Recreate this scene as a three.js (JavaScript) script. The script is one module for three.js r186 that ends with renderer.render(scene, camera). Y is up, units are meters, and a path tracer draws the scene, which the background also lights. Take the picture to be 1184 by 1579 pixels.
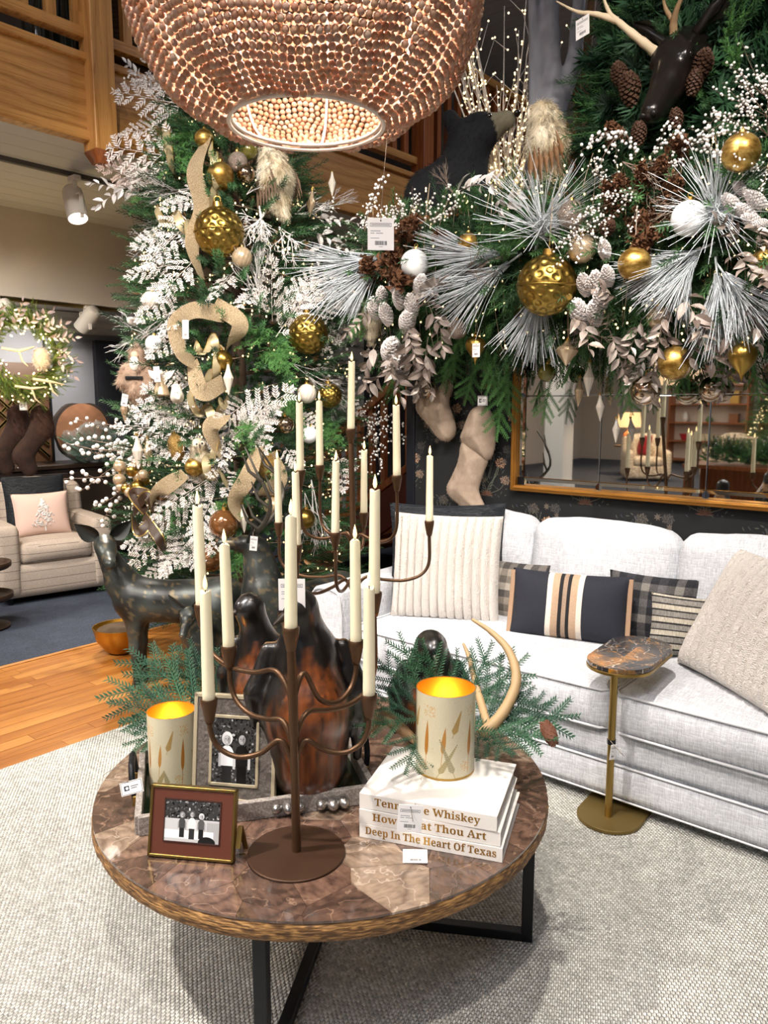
import * as THREE from 'three';
import { RoundedBoxGeometry } from 'three/addons/geometries/RoundedBoxGeometry.js';
import { mergeGeometries, mergeVertices, toCreasedNormals } from 'three/addons/utils/BufferGeometryUtils.js';
import { TextGeometry } from 'three/addons/geometries/TextGeometry.js';
import { FontLoader } from 'three/addons/loaders/FontLoader.js';
import { MeshSurfaceSampler } from 'three/addons/math/MeshSurfaceSampler.js';
import { RectAreaLightUniformsLib } from 'three/addons/lights/RectAreaLightUniformsLib.js';

// ---------------------------------------------------------------- camera, exposure, main lights
const scene = new THREE.Scene();
scene.background = new THREE.Color(0x050505);
const R = Math.PI / 180;
const YAW = 40.3 * R, PITCH = 8.05 * R, EYE = 1.55, FOC = 1186;
const camera = new THREE.PerspectiveCamera(2 * Math.atan(789.5 / FOC) / R, 1184 / 1579, 0.05, 80);
camera.rotation.order = 'YXZ';
camera.position.set(0, EYE, 0);
camera.rotation.set(-PITCH, YAW, 0);
scene.add(camera);
const renderer = new THREE.WebGLRenderer();
renderer.toneMapping = THREE.LinearToneMapping;
renderer.toneMappingExposure = 0.54;
renderer.shadowMap.enabled = true;
RectAreaLightUniformsLib.init();

const WARM = 0xfff5ea, COOL = 0xf3f4ff;
// added fill panels at the tall hall ceiling, out of view: [x, z, width, depth]
const FILL_PANELS = [[-2.6, 3.6, 1.2, 1.2], [0.6, 3.6, 1.2, 1.2], [-2.6, 0.6, 1.2, 1.2], [1.2, 0.6, 1.2, 1.2], [-2.9, 7.6, 1.2, 1.2], [0.6, 7.6, 1.2, 1.2], [-1.2, -6.6, 1.2, 1.2]];
const PANEL_POWER = 25;
// unseen track heads lighting sofa, garland, tree, table and rug: [x, y, z, aim x, y, z, candela, half cone degrees]
const UNSEEN_SPOTS = [
  [-1.15, 3.95, -1.75, -1.0, 0.5, -2.85, 66, 34],
  [0.3, 3.95, -1.6, -1.9, 2.1, -3.5, 55, 30],
  [-0.5, 3.95, -1.2, -2.6, 1.6, -3.4, 40, 32],
  [-2.3, 3.95, -0.9, -3.9, 2.0, -3.0, 64, 32],
  [-2.3, 3.95, -0.2, -3.7, 0.9, -2.6, 50, 30],
  [-0.1, 3.95, 0.2, -1.35, 0.5, -1.35, 45, 28],
  [-2.6, 3.95, 0.5, -2.3, 0.0, -0.9, 115, 36],
];

// ---------------------------------------------------------------- small tools
function mulberry(a) { return () => { a |= 0; a = a + 0x6D2B79F5 | 0; let t = Math.imul(a ^ a >>> 15, 1 | a); t = t + Math.imul(t ^ t >>> 7, 61 | t) ^ t; return ((t ^ t >>> 14) >>> 0) / 4294967296; }; }
let rnd = mulberry(7);
const rr = (a, b) => a + (b - a) * rnd();
const pick = a => a[Math.floor(rnd() * a.length)];
const V = (x, y, z) => new THREE.Vector3(x, y, z);
const clamp = (x, a, b) => Math.min(b, Math.max(a, x));
const sstep = (a, b, x) => { const t = clamp((x - a) / (b - a), 0, 1); return t * t * (3 - 2 * t); };
const mixn = (a, b, t) => a + (b - a) * t;
// surveying: where a sight line from the photographer's eye meets a depth or a plane of the room
const EYEP = V(0, EYE, 0);
const FWD = V(-Math.sin(YAW) * Math.cos(PITCH), -Math.sin(PITCH), -Math.cos(YAW) * Math.cos(PITCH));
const RT = V(Math.cos(YAW), 0, -Math.sin(YAW));
const UPV = RT.clone().cross(FWD);
const TO_CAM = V(Math.sin(YAW), 0, Math.cos(YAW));
const sight = (px, py) => FWD.clone().addScaledVector(RT, (px - 592) / FOC).addScaledVector(UPV, (789.5 - py) / FOC);
const at = (px, py, t) => EYEP.clone().addScaledVector(sight(px, py), t);
const onY = (px, py, h) => { const d = sight(px, py); return EYEP.clone().addScaledVector(d, (h - EYE) / d.y); };
const onZ = (px, py, z) => { const d = sight(px, py); return EYEP.clone().addScaledVector(d, z / d.z); };
const onX = (px, py, x) => { const d = sight(px, py); return EYEP.clone().addScaledVector(d, x / d.x); };
const toPx = p => { const v = p.clone().sub(EYEP), z = v.dot(FWD); return [592 + FOC * v.dot(RT) / z, 789.5 - FOC * v.dot(UPV) / z, z]; };

// noise
const PERM = (() => { const r = mulberry(99), p = []; for (let i = 0; i < 256; i++) p[i] = i; for (let i = 255; i > 0; i--) { const j = Math.floor(r() * (i + 1));[p[i], p[j]] = [p[j], p[i]]; } return p.concat(p); })();
function hash3(x, y, z) { return PERM[(PERM[(PERM[x & 255] + y) & 255] + z) & 255] / 255; }
function noise3(x, y, z = 0) {
  const xi = Math.floor(x), yi = Math.floor(y), zi = Math.floor(z); let u = x - xi, v = y - yi, w = z - zi;
  u = u * u * (3 - 2 * u); v = v * v * (3 - 2 * v); w = w * w * (3 - 2 * w);
  const L = mixn;
  return L(L(L(hash3(xi, yi, zi), hash3(xi + 1, yi, zi), u), L(hash3(xi, yi + 1, zi), hash3(xi + 1, yi + 1, zi), u), v),
    L(L(hash3(xi, yi, zi + 1), hash3(xi + 1, yi, zi + 1), u), L(hash3(xi, yi + 1, zi + 1), hash3(xi + 1, yi + 1, zi + 1), u), v), w);
}
function fbm(x, y, z = 0, o = 4) { let s = 0, a = 0.5, n = 0; for (let i = 0; i < o; i++) { s += a * noise3(x, y, z + i * 7); n += a; a *= 0.5; x *= 2.03; y *= 2.03; z *= 2.03; } return s / n; }

// computed textures; fn(u, v) gives sRGB bytes
function tex(w, h, fn, size = [1, 1], srgb = true) {
  const d = new Uint8Array(w * h * 4);
  for (let j = 0; j < h; j++) for (let i = 0; i < w; i++) {
    const c = fn(i / w, j / h), k = (j * w + i) * 4;
    if (typeof c === 'number') d[k] = d[k + 1] = d[k + 2] = c; else { d[k] = c[0]; d[k + 1] = c[1]; d[k + 2] = c[2]; }
    d[k + 3] = 255;
  }
  const t = new THREE.DataTexture(d, w, h, THREE.RGBAFormat);
  t.magFilter = THREE.LinearFilter; t.minFilter = THREE.LinearFilter; t.wrapS = t.wrapT = THREE.RepeatWrapping;
  t.repeat.set(1 / size[0], 1 / size[1]); if (srgb) t.colorSpace = THREE.SRGBColorSpace; t.needsUpdate = true;
  return t;
}
function canvasTex(w, h, draw) {
  const c = document.createElement('canvas'); c.width = w; c.height = h; draw(c.getContext('2d'), w, h);
  const t = new THREE.CanvasTexture(c); t.colorSpace = THREE.SRGBColorSpace; t.wrapS = t.wrapT = THREE.RepeatWrapping; return t;
}
const std = (color, roughness = 0.7, extra = {}) => new THREE.MeshStandardMaterial({ color, roughness, ...extra });
const phys = (color, roughness = 0.7, extra = {}) => new THREE.MeshPhysicalMaterial({ color, roughness, ...extra });

// scene bookkeeping
const used = {};
function numbered(n) { const k = used[n] = (used[n] || 0) + 1; return k === 1 ? n : n + '_' + String(k - 1).padStart(3, '0'); }
function sh(o) { o.traverse(c => { if (c.isMesh) { c.castShadow = true; c.receiveShadow = true; } }); return o; }
function tag(o, label, category, group) { o.userData.label = label; o.userData.category = category; if (group) o.userData.group = group; return o; }
function thing(name, label, category, pos = [0, 0, 0], turn = 0, group) {
  const o = new THREE.Group(); o.name = numbered(name); scene.add(o);
  if (pos.isVector3) o.position.copy(pos); else o.position.set(...pos);
  o.rotation.y = turn; return tag(o, label, category, group);
}
function part(name, geo, mat, parent, label) {
  const m = new THREE.Mesh(Array.isArray(geo) ? merge(geo) : geo, mat); m.name = name; m.castShadow = m.receiveShadow = true;
  if (label) m.userData.label = label; parent.add(m); return m;
}
function solo(name, geo, mat, label, category, group) { const m = part(numbered(name), geo, mat, scene); return tag(m, label, category, group); }
function struct(name, geo, mat, parent = scene) { const m = part(name, geo, mat, parent); if (parent === scene) m.userData.kind = 'structure'; return m; }
function structGroup(name) { const g = new THREE.Group(); g.name = name; g.userData.kind = 'structure'; scene.add(g); return g; }
function merge(list) {
  list = list.map(g => { g = g.index ? g.toNonIndexed() : g; for (const k of Object.keys(g.attributes)) if (!['position', 'normal', 'uv', 'color'].includes(k)) g.deleteAttribute(k); if (!g.attributes.uv) g.setAttribute('uv', new THREE.BufferAttribute(new Float32Array(g.attributes.position.count * 2), 2)); return g; });
  if (list.some(g => g.attributes.color)) for (const g of list) if (!g.attributes.color) g.setAttribute('color', new THREE.BufferAttribute(new Float32Array(g.attributes.position.count * 3).fill(1), 3));
  return mergeGeometries(list);
}
// uv in metres from the face direction
function metreUV(g, turn = 0, off = [0, 0]) {
  g = g.index ? g.toNonIndexed() : g; const p = g.attributes.position, uv = new Float32Array(p.count * 2);
  const a = V(), b = V(), c = V();
  for (let i = 0; i < p.count; i += 3) {
    a.fromBufferAttribute(p, i); b.fromBufferAttribute(p, i + 1); c.fromBufferAttribute(p, i + 2);
    const n = b.clone().sub(a).cross(c.clone().sub(a)); const x = Math.abs(n.x), y = Math.abs(n.y), z = Math.abs(n.z);
    [a, b, c].forEach((q, k) => { let u, v; if (x >= y && x >= z) { u = q.z; v = q.y; } else if (y >= z) { u = q.x; v = q.z; } else { u = q.x; v = q.y; } if (turn) [u, v] = [v, -u]; uv[(i + k) * 2] = u + off[0]; uv[(i + k) * 2 + 1] = v + off[1]; });
  }
  g.setAttribute('uv', new THREE.BufferAttribute(uv, 2)); return g;
}
function box(w, h, d, x = 0, y = 0, z = 0, r = 0, turn = 0, off) {
  const g = r ? new RoundedBoxGeometry(w, h, d, 2, Math.min(r, w / 2.01, h / 2.01, d / 2.01)) : new THREE.BoxGeometry(w, h, d);
  return metreUV(g, turn, off).translate(x, y, z);
}
const boxTo = (x0, x1, y0, y1, z0, z1, r = 0, turn = 0, off) => box(x1 - x0, y1 - y0, z1 - z0, (x0 + x1) / 2, (y0 + y1) / 2, (z0 + z1) / 2, r, turn, off);
function tube(pts, r, seg = 0, rad = 8, closed = false) {
  const c = pts.length === 2 ? new THREE.LineCurve3(pts[0], pts[1]) : new THREE.CatmullRomCurve3(pts, closed, 'centripetal');
  return new THREE.TubeGeometry(c, seg || Math.max(2, pts.length * 5), r, rad, closed);
}
// tapered limb along points with radii
function limb(pts, radii, rad = 6) {
  const n = pts.length, pos = [], idx = []; let prev = null;
  for (let i = 0; i < n; i++) {
    const tng = (i < n - 1 ? pts[i + 1].clone().sub(pts[i]) : pts[i].clone().sub(pts[i - 1])).normalize();
    let u = prev ? prev.clone().addScaledVector(tng, -prev.dot(tng)) : (Math.abs(tng.y) < 0.9 ? V(0, 1, 0).cross(tng) : V(1, 0, 0).cross(tng)); u.normalize(); prev = u; const w = tng.clone().cross(u);
    for (let k = 0; k < rad; k++) { const a = k / rad * 2 * Math.PI; const q = pts[i].clone().addScaledVector(u, Math.cos(a) * radii[i]).addScaledVector(w, Math.sin(a) * radii[i]); pos.push(q.x, q.y, q.z); }
  }
  for (let i = 0; i < n - 1; i++) for (let k = 0; k < rad; k++) { const a = i * rad + k, b = i * rad + (k + 1) % rad; idx.push(a, b, a + rad, b, b + rad, a + rad); }
  for (const [e, s] of [[0, -1], [n - 1, 1]]) { const c = pos.length / 3; pos.push(pts[e].x, pts[e].y, pts[e].z); for (let k = 0; k < rad; k++) { const a = e * rad + k, b = e * rad + (k + 1) % rad; s < 0 ? idx.push(c, b, a) : idx.push(c, a, b); } }
  const g = new THREE.BufferGeometry(); g.setAttribute('position', new THREE.Float32BufferAttribute(pos, 3)); g.setIndex(idx); g.computeVertexNormals(); return g;
}
function lathe(profile, seg = 32) { return new THREE.LatheGeometry(profile.map(p => new THREE.Vector2(...p)), seg); }
function instanced(name, geo, mat, mats, parent, colors) {
  const m = new THREE.InstancedMesh(geo, mat, mats.length); m.name = name; mats.forEach((x, i) => m.setMatrixAt(i, x));
  if (colors) colors.forEach((c, i) => m.setColorAt(i, c)); m.userData.kind = 'stuff'; m.castShadow = m.receiveShadow = true; parent.add(m); return m;
}
const UPY = V(0, 1, 0);
function aim(pos, dir, scale = 1, roll = 0, up = UPY) { // local +y runs along dir
  const q = new THREE.Quaternion().setFromUnitVectors(UPY, dir.clone().normalize());
  if (roll) q.multiply(new THREE.Quaternion().setFromAxisAngle(UPY, roll));
  return new THREE.Matrix4().compose(pos, q, typeof scale === 'number' ? V(scale, scale, scale) : scale);
}
function place(o, pos, dir, scale = 1, roll = 0) { aim(pos, dir, scale, roll).decompose(o.position, o.quaternion, o.scale); return o; }

// soft bodies: a distance field meshed with surface nets; colour(p) gives linear rgb
function sculpt(sdf, lo, hi, cell, color) {
  const nx = Math.ceil((hi[0] - lo[0]) / cell) + 1, ny = Math.ceil((hi[1] - lo[1]) / cell) + 1, nz = Math.ceil((hi[2] - lo[2]) / cell) + 1;
  const f = new Float32Array(nx * ny * nz), id = (i, j, k) => (k * ny + j) * nx + i;
  for (let k = 0; k < nz; k++) for (let j = 0; j < ny; j++) for (let i = 0; i < nx; i++) f[id(i, j, k)] = sdf(lo[0] + i * cell, lo[1] + j * cell, lo[2] + k * cell);
  const vid = new Int32Array(nx * ny * nz).fill(-1), pos = [], idx = [];
  const E = [[0, 1], [2, 3], [4, 5], [6, 7], [0, 2], [1, 3], [4, 6], [5, 7], [0, 4], [1, 5], [2, 6], [3, 7]];
  for (let k = 0; k < nz - 1; k++) for (let j = 0; j < ny - 1; j++) for (let i = 0; i < nx - 1; i++) {
    const v = []; let m = 0; for (let c = 0; c < 8; c++) { const q = f[id(i + (c & 1), j + (c >> 1 & 1), k + (c >> 2))]; v.push(q); if (q < 0) m |= 1 << c; }
    if (m === 0 || m === 255) continue;
    let x = 0, y = 0, z = 0, n = 0;
    for (const [a, b] of E) if ((v[a] < 0) !== (v[b] < 0)) { const t = v[a] / (v[a] - v[b]); x += (a & 1) + t * ((b & 1) - (a & 1)); y += (a >> 1 & 1) + t * ((b >> 1 & 1) - (a >> 1 & 1)); z += (a >> 2) + t * ((b >> 2) - (a >> 2)); n++; }
    vid[id(i, j, k)] = pos.length / 3; pos.push(lo[0] + (i + x / n) * cell, lo[1] + (j + y / n) * cell, lo[2] + (k + z / n) * cell);
  }
  const quad = (a, b, c, d, flip) => { if (a < 0 || b < 0 || c < 0 || d < 0) return; flip ? idx.push(a, c, b, a, d, c) : idx.push(a, b, c, a, c, d); };
  for (let k = 1; k < nz - 1; k++) for (let j = 1; j < ny - 1; j++) for (let i = 1; i < nx - 1; i++) {
    const s = f[id(i, j, k)] < 0;
    if (s !== f[id(i + 1, j, k)] < 0) quad(vid[id(i, j - 1, k - 1)], vid[id(i, j, k - 1)], vid[id(i, j, k)], vid[id(i, j - 1, k)], !s);
    if (s !== f[id(i, j + 1, k)] < 0) quad(vid[id(i - 1, j, k - 1)], vid[id(i - 1, j, k)], vid[id(i, j, k)], vid[id(i, j, k - 1)], !s);
    if (s !== f[id(i, j, k + 1)] < 0) quad(vid[id(i - 1, j - 1, k)], vid[id(i, j - 1, k)], vid[id(i, j, k)], vid[id(i - 1, j, k)], !s);
  }
  const g = new THREE.BufferGeometry(); g.setAttribute('position', new THREE.Float32BufferAttribute(pos, 3)); g.setIndex(idx); g.computeVertexNormals();
  const uv = new Float32Array(pos.length / 3 * 2); for (let i = 0; i < pos.length / 3; i++) { uv[2 * i] = pos[3 * i] + pos[3 * i + 2]; uv[2 * i + 1] = pos[3 * i + 1]; } g.setAttribute('uv', new THREE.BufferAttribute(uv, 2));
  if (color) { const c = []; for (let i = 0; i < pos.length; i += 3) c.push(...color(pos[i], pos[i + 1], pos[i + 2])); g.setAttribute('color', new THREE.Float32BufferAttribute(c, 3)); }
  return g;
}
const smin = (a, b, k) => { const h = clamp(0.5 + 0.5 * (b - a) / k, 0, 1); return b + (a - b) * h - k * h * (1 - h); };
// tapered capsules [ax,ay,az,ra, bx,by,bz,rb] joined smoothly
function bones(list, k) {
  return (x, y, z) => {
    let d = 1e3;
    for (const [ax, ay, az, ra, bx, by, bz, rb] of list) {
      const ux = bx - ax, uy = by - ay, uz = bz - az, l = ux * ux + uy * uy + uz * uz || 1e-9; const t = clamp(((x - ax) * ux + (y - ay) * uy + (z - az) * uz) / l, 0, 1);
      const q = Math.hypot(x - ax - ux * t, y - ay - uy * t, z - az - uz * t) - (ra + (rb - ra) * t); d = d > 900 ? q : smin(d, q, k);
    } return d;
  };
}
const lin = hex => { const c = new THREE.Color(hex); return [c.r, c.g, c.b]; };
const mix3 = (a, b, t) => [mixn(a[0], b[0], t), mixn(a[1], b[1], t), mixn(a[2], b[2], t)];
// stuffed box with rounded edges and a swollen middle
function softBox(w, h, d, r, puff = 0.02, n = 16, wrinkle = 0.002, seed = 0) {
  const g = new THREE.BoxGeometry(w, h, d, n, Math.max(4, Math.round(n * h / Math.max(w, d))), Math.max(4, Math.round(n * d / Math.max(w, h)))); const p = g.attributes.position, v = V();
  for (let i = 0; i < p.count; i++) {
    v.fromBufferAttribute(p, i); const x = v.x, y = v.y, z = v.z; const c = V(clamp(x, -w / 2 + r, w / 2 - r), clamp(y, -h / 2 + r, h / 2 - r), clamp(z, -d / 2 + r, d / 2 - r));
    const o = v.clone().sub(c); if (o.lengthSq() > 1e-12) { o.normalize(); v.copy(c).addScaledVector(o, r); }
    const fx = 1 - (2 * x / w) ** 2, fy = 1 - (2 * y / h) ** 2, fz = 1 - (2 * z / d) ** 2;
    v.x += Math.sign(x) * puff * 0.4 * fy * fz * Math.pow(Math.abs(2 * x / w), 4); v.y += Math.sign(y) * puff * fx * fz * Math.pow(Math.abs(2 * y / h), 4); v.z += Math.sign(z) * puff * fx * fy * Math.pow(Math.abs(2 * z / d), 4);
    const q = (fbm(x * 9 + seed, y * 9, z * 9, 3) - 0.5) * 2 * wrinkle; v.addScaledVector(o.lengthSq() > 0 ? o : UPY, q);
    p.setXYZ(i, v.x, v.y, v.z);
  }
  g.deleteAttribute('uv'); g.deleteAttribute('normal'); let m = mergeVertices(g, 1e-5); m.computeVertexNormals(); return smoothUV(m);
}
// metre uv that keeps smooth normals
function smoothUV(g, turn = 0) {
  g = g.toNonIndexed(); const p = g.attributes.position, uv = new Float32Array(p.count * 2), a = V(), b = V(), c = V();
  for (let i = 0; i < p.count; i += 3) {
    a.fromBufferAttribute(p, i); b.fromBufferAttribute(p, i + 1); c.fromBufferAttribute(p, i + 2); const n = b.clone().sub(a).cross(c.clone().sub(a)); const x = Math.abs(n.x), y = Math.abs(n.y), z = Math.abs(n.z);
    [a, b, c].forEach((q, k) => { let u, v; if (x >= y && x >= z) { u = q.z; v = q.y; } else if (y >= z) { u = q.x; v = q.z; } else { u = q.x; v = q.y; } if (turn) [u, v] = [v, -u]; uv[(i + k) * 2] = u; uv[(i + k) * 2 + 1] = v; });
  } g.setAttribute('uv', new THREE.BufferAttribute(uv, 2)); return g;
}
// throw pillow in the xy plane, uv in metres from its centre
function pillowGeo(w, h, t, { n = 40, relief = null, pinch = 0.06 } = {}) {
  const pos = [], uv = [], idx = []; const m = Math.round(n * h / w);
  for (const s of [1, -1]) {
    const o = pos.length / 3;
    for (let j = 0; j <= m; j++) for (let i = 0; i <= n; i++) {
      const u = i / n * 2 - 1, v = j / m * 2 - 1; const e = Math.pow((1 - Math.pow(Math.abs(u), 2.6)) * (1 - Math.pow(Math.abs(v), 2.6)), 0.55);
      const x = u * w / 2 * (1 - pinch * (1 - v * v)), y = v * h / 2 * (1 - pinch * (1 - u * u)); const rel = relief ? relief(u * w / 2, v * h / 2, s) * Math.min(1, e * 3 + 0.35) : 0;
      pos.push(x, y, s * (t / 2 * e + rel)); uv.push(u * w / 2, v * h / 2);
    }
    for (let j = 0; j < m; j++) for (let i = 0; i < n; i++) { const a = o + j * (n + 1) + i, b = a + 1, c = a + n + 1, d = c + 1; s > 0 ? idx.push(a, b, d, a, d, c) : idx.push(a, d, b, a, c, d); }
  }
  const g = new THREE.BufferGeometry(); g.setAttribute('position', new THREE.Float32BufferAttribute(pos, 3)); g.setAttribute('uv', new THREE.Float32BufferAttribute(uv, 2)); g.setIndex(idx); g.computeVertexNormals(); return g;
}
// ---------------------------------------------------------------- materials
const stretch = (u, v, fu, fv, o = 4, s = 0) => fbm(u * fu + s, v * fv + s, s, o);
function woodTex(dark, light, seed, ring = 9) {
  return tex(512, 1024, (u, v) => {
    const warp = fbm(u * 3 + seed, v * 1.6, seed, 3) * 2.2; const g = Math.abs(Math.sin((u * ring + warp) * 3.1)); const fine = stretch(u, v, 120, 5, 3, seed), pore = stretch(u, v, 220, 14, 2, seed + 9);
    let t = 0.25 + 0.45 * Math.pow(g, 0.6) + 0.3 * (fine - 0.5) * 1.6 - (pore > 0.68 ? 0.2 : 0); return mix3(dark, light, clamp(t, 0, 1));
  }, [0.6, 1.2]);
}
const oakTex = woodTex([158, 104, 46], [222, 168, 100], 3);
const oakTexB = woodTex([118, 60, 26], [176, 104, 54], 13);
const plankTexs = [woodTex([150, 92, 38], [214, 152, 78], 21, 5), woodTex([160, 100, 44], [222, 164, 90], 27, 4), woodTex([140, 82, 30], [202, 138, 66], 34, 6)];
const M = {};
M.oak = std(0xffffff, 0.42, { map: oakTex });
M.oakRed = std(0xffffff, 0.38, { map: oakTexB });
M.planks = plankTexs.map(t => std(0xd6d0c4, 0.3, { map: t }));
M.groove = std(0x2a1a0c, 0.9);
M.white = std(0xe6e4e0, 0.6);
M.cream = std(0xd9cfc2, 0.75);
const plasterTex = tex(256, 256, (u, v) => 120 + 90 * fbm(u * 40, v * 40, 1, 3), [0.5, 0.5], false);
M.plaster = std(0xcabfb2, 0.85, { bumpMap: plasterTex, bumpScale: 0.0015 });
M.soffit = std(0xd8d5d2, 0.7, { bumpMap: plasterTex, bumpScale: 0.001 });
M.greyWall = std(0x8d8f94, 0.9, { bumpMap: plasterTex, bumpScale: 0.0015 });
M.navyPanel = std(0x11131c, 0.8);
M.hall = std(0xb9b2aa, 0.85, { bumpMap: plasterTex, bumpScale: 0.001 });
M.hallCeiling = std(0xd5d5d6, 0.8);
M.darkTrim = std(0x10131c, 0.45);
const carpetTex = tex(512, 512, (u, v) => { const n = fbm(u * 160, v * 160, 2, 2), m = fbm(u * 8, v * 8, 5, 3); const t = 0.35 + 0.9 * (n - 0.5) + 0.3 * (m - 0.5); return mix3([30, 36, 48], [72, 80, 96], clamp(t, 0, 1)); }, [0.8, 0.8]);
M.carpet = std(0xffffff, 0.97, { map: carpetTex, bumpMap: tex(256, 256, (u, v) => 255 * fbm(u * 90, v * 90, 3, 2), [0.4, 0.4], false), bumpScale: 0.004 });
// rug of looped cords: rows along x of the texture, each loop an oval
function loopH(u, v, nu, nv) { const row = Math.floor(v * nv), off = (row % 2) * 0.5; const fu = (u * nu + off) % 1 - 0.5, fv = v * nv % 1 - 0.5; const k = hash3(Math.floor(u * nu + off) % nu, row, 3); const a = fu * 1.0 + fv * 0.35; return [Math.max(0, 1 - Math.pow(a * a * 3.6 + fv * fv * 3.9, 1.1)), k]; }
M.rug = std(0xffffff, 0.95, {
  map: tex(1024, 1024, (u, v) => { const [h, k] = loopH(u, v, 40, 56); const big = fbm(u * 6, v * 6, 4, 3); const strand = fbm(u * 300, v * 40, 8, 2); const t = 0.62 + 0.5 * (k - 0.5) + 0.7 * (strand - 0.5) + 0.16 * (big - 0.5); return mix3([150, 148, 141], [238, 238, 230], clamp(t, 0, 1)); }, [0.56, 0.56]),
  bumpMap: tex(1024, 1024, (u, v) => { const [h, k] = loopH(u, v, 40, 56); return 255 * clamp(Math.sqrt(h) * (0.75 + 0.25 * k), 0, 1); }, [0.56, 0.56], false), bumpScale: 0.011
});
// linen of the sofa: crossed slubby threads
const linenH = (u, v) => { const a = fbm(u * 14, v * 300, 1, 2), b = fbm(u * 300, v * 14, 6, 2); return (a + b) / 2; };
M.linen = phys(0xffffff, 0.9, { map: tex(512, 512, (u, v) => { const h = linenH(u, v); return mix3([176, 179, 185], [230, 232, 236], clamp(0.5 + (h - 0.5) * 2.6, 0, 1)); }, [0.3, 0.3]), bumpMap: tex(512, 512, (u, v) => 255 * clamp(0.5 + (linenH(u, v) - 0.5) * 2, 0, 1), [0.3, 0.3], false), bumpScale: 0.0012, sheen: 0.2 });
M.linenPipe = std(0xcfd0d3, 0.9);
M.plush = phys(0xe9e2da, 0.95, { bumpMap: tex(512, 512, (u, v) => 255 * clamp(0.5 + 1.6 * (fbm(u * 60, v * 60, 3, 3) - 0.5), 0, 1), [0.16, 0.16], false), bumpScale: 0.006, sheen: 0.4, sheenRoughness: 0.6 });
M.blackFur = phys(0x0d141c, 0.6, { bumpMap: tex(256, 256, (u, v) => 255 * fbm(u * 8, v * 70, 3, 3), [0.2, 0.2], false), bumpScale: 0.01, sheen: 1, sheenRoughness: 0.35, sheenColor: 0x1c2c38 });
M.bronze = std(0x5e4632, 0.42, { metalness: 0.75 });
M.bronzeDisc = std(0x4a3324, 0.5, { metalness: 0.55 });
M.wax = phys(0xf2e8c6, 0.5, { sheen: 0.2 });
M.wick = std(0x221a14, 0.9);
M.flame = new THREE.MeshStandardMaterial({ color: 0xfff2c8, emissive: 0xffd790, emissiveIntensity: 3.2, roughness: 0.4 });
M.bulb = new THREE.MeshStandardMaterial({ color: 0xfff2d0, emissive: 0xffdca0, emissiveIntensity: 6 });
M.wire = std(0xb9a58a, 0.5, { metalness: 0.4 });
M.blackMetal = std(0x14161a, 0.45, { metalness: 0.4 });
M.brass = std(0x9a8048, 0.34, { metalness: 0.95 });
M.brassDull = std(0x7f6c40, 0.5, { metalness: 0.8 });
M.goldFrame = std(0xb07a34, 0.38, { metalness: 0.7 });
M.mirror = std(0xdfe2e2, 0.02, { metalness: 1 });
M.gold = std(0x9c8240, 0.34, { metalness: 1 });
const leafTexGold = tex(256, 256, (u, v) => { const n = fbm(u * 9, v * 9, 2, 5), s = fbm(u * 50, v * 50, 7, 2); return mix3([132, 98, 40], [214, 180, 104], clamp(0.5 + (n - 0.5) * 2.6 + (s - 0.5) * 0.6, 0, 1)); });
M.goldLeaf = std(0xffffff, 0.38, { metalness: 0.85, map: leafTexGold });
M.goldSatin = std(0xa98a44, 0.3, { metalness: 1 });
M.pearl = phys(0xddd3c4, 0.22, { clearcoat: 0.8 });
M.whiteBall = phys(0xf4f6f6, 0.3, { clearcoat: 0.6 });
M.mint = phys(0xc4dccf, 0.2, { clearcoat: 0.8 });
M.champagne = phys(0xcbb493, 0.25, { metalness: 0.5, clearcoat: 0.5 });
const glitTex = (a, b) => tex(256, 256, (u, v) => mix3(a, b, Math.pow(hash3(Math.floor(u * 256), Math.floor(v * 256), 2), 2.2)));
const glitBump = tex(256, 256, (u, v) => 255 * hash3(Math.floor(u * 128), Math.floor(v * 128), 5), [1, 1], false);
M.glitter = std(0xffffff, 0.35, { metalness: 0.6, map: glitTex([128, 110, 98], [250, 238, 226]), bumpMap: glitBump, bumpScale: 0.004 });
M.glitterGold = std(0xffffff, 0.35, { metalness: 0.7, map: glitTex([140, 104, 48], [250, 220, 150]), bumpMap: glitBump, bumpScale: 0.003 });
M.mercury = std(0xb8a48c, 0.12, { metalness: 1 });
M.amber = phys(0x8a5c34, 0.1, { metalness: 0.55, clearcoat: 1 });
M.olive = phys(0x6f6a2c, 0.15, { metalness: 0.35, clearcoat: 1 });
M.capGold = std(0xb9954e, 0.35, { metalness: 1 });
M.frost = std(0xf1efee, 0.75);
M.fern = std(0xe4ddd6, 0.7, { side: THREE.DoubleSide });
M.fernPink = std(0xcbb4a8, 0.75, { side: THREE.DoubleSide });
M.frostNeedle = std(0xc8ced2, 0.7);
M.twig = std(0xc9c6c4, 0.8);
M.twigBrown = std(0x8a7a6c, 0.85);
M.coral = std(0xefebe6, 0.7);
M.taupeLeaf = [0x7d7068, 0x94877d, 0x675a52, 0xa89d95].map(c => std(c, 0.45, { metalness: 0.25, side: THREE.DoubleSide }));
M.silverLeaf = [0xd8d4d0, 0xc4beb8, 0xe4e1dd].map(c => std(c, 0.45, { metalness: 0.2, side: THREE.DoubleSide }));
M.berry = phys(0xf5f1ec, 0.35, { clearcoat: 0.4 });
M.berryStem = std(0x6e5a4c, 0.85);
M.rust = std(0x5c3a20, 0.85, { side: THREE.DoubleSide });
M.cone = std(0x4a3020, 0.75);
M.coneTip = std(0x7a5236, 0.8);
M.coneFrost = std(0xded7d4, 0.8);
M.needle = std(0xffffff, 0.7, { side: THREE.DoubleSide });
M.cedar = std(0x4a7a3a, 0.7, { side: THREE.DoubleSide });
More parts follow.
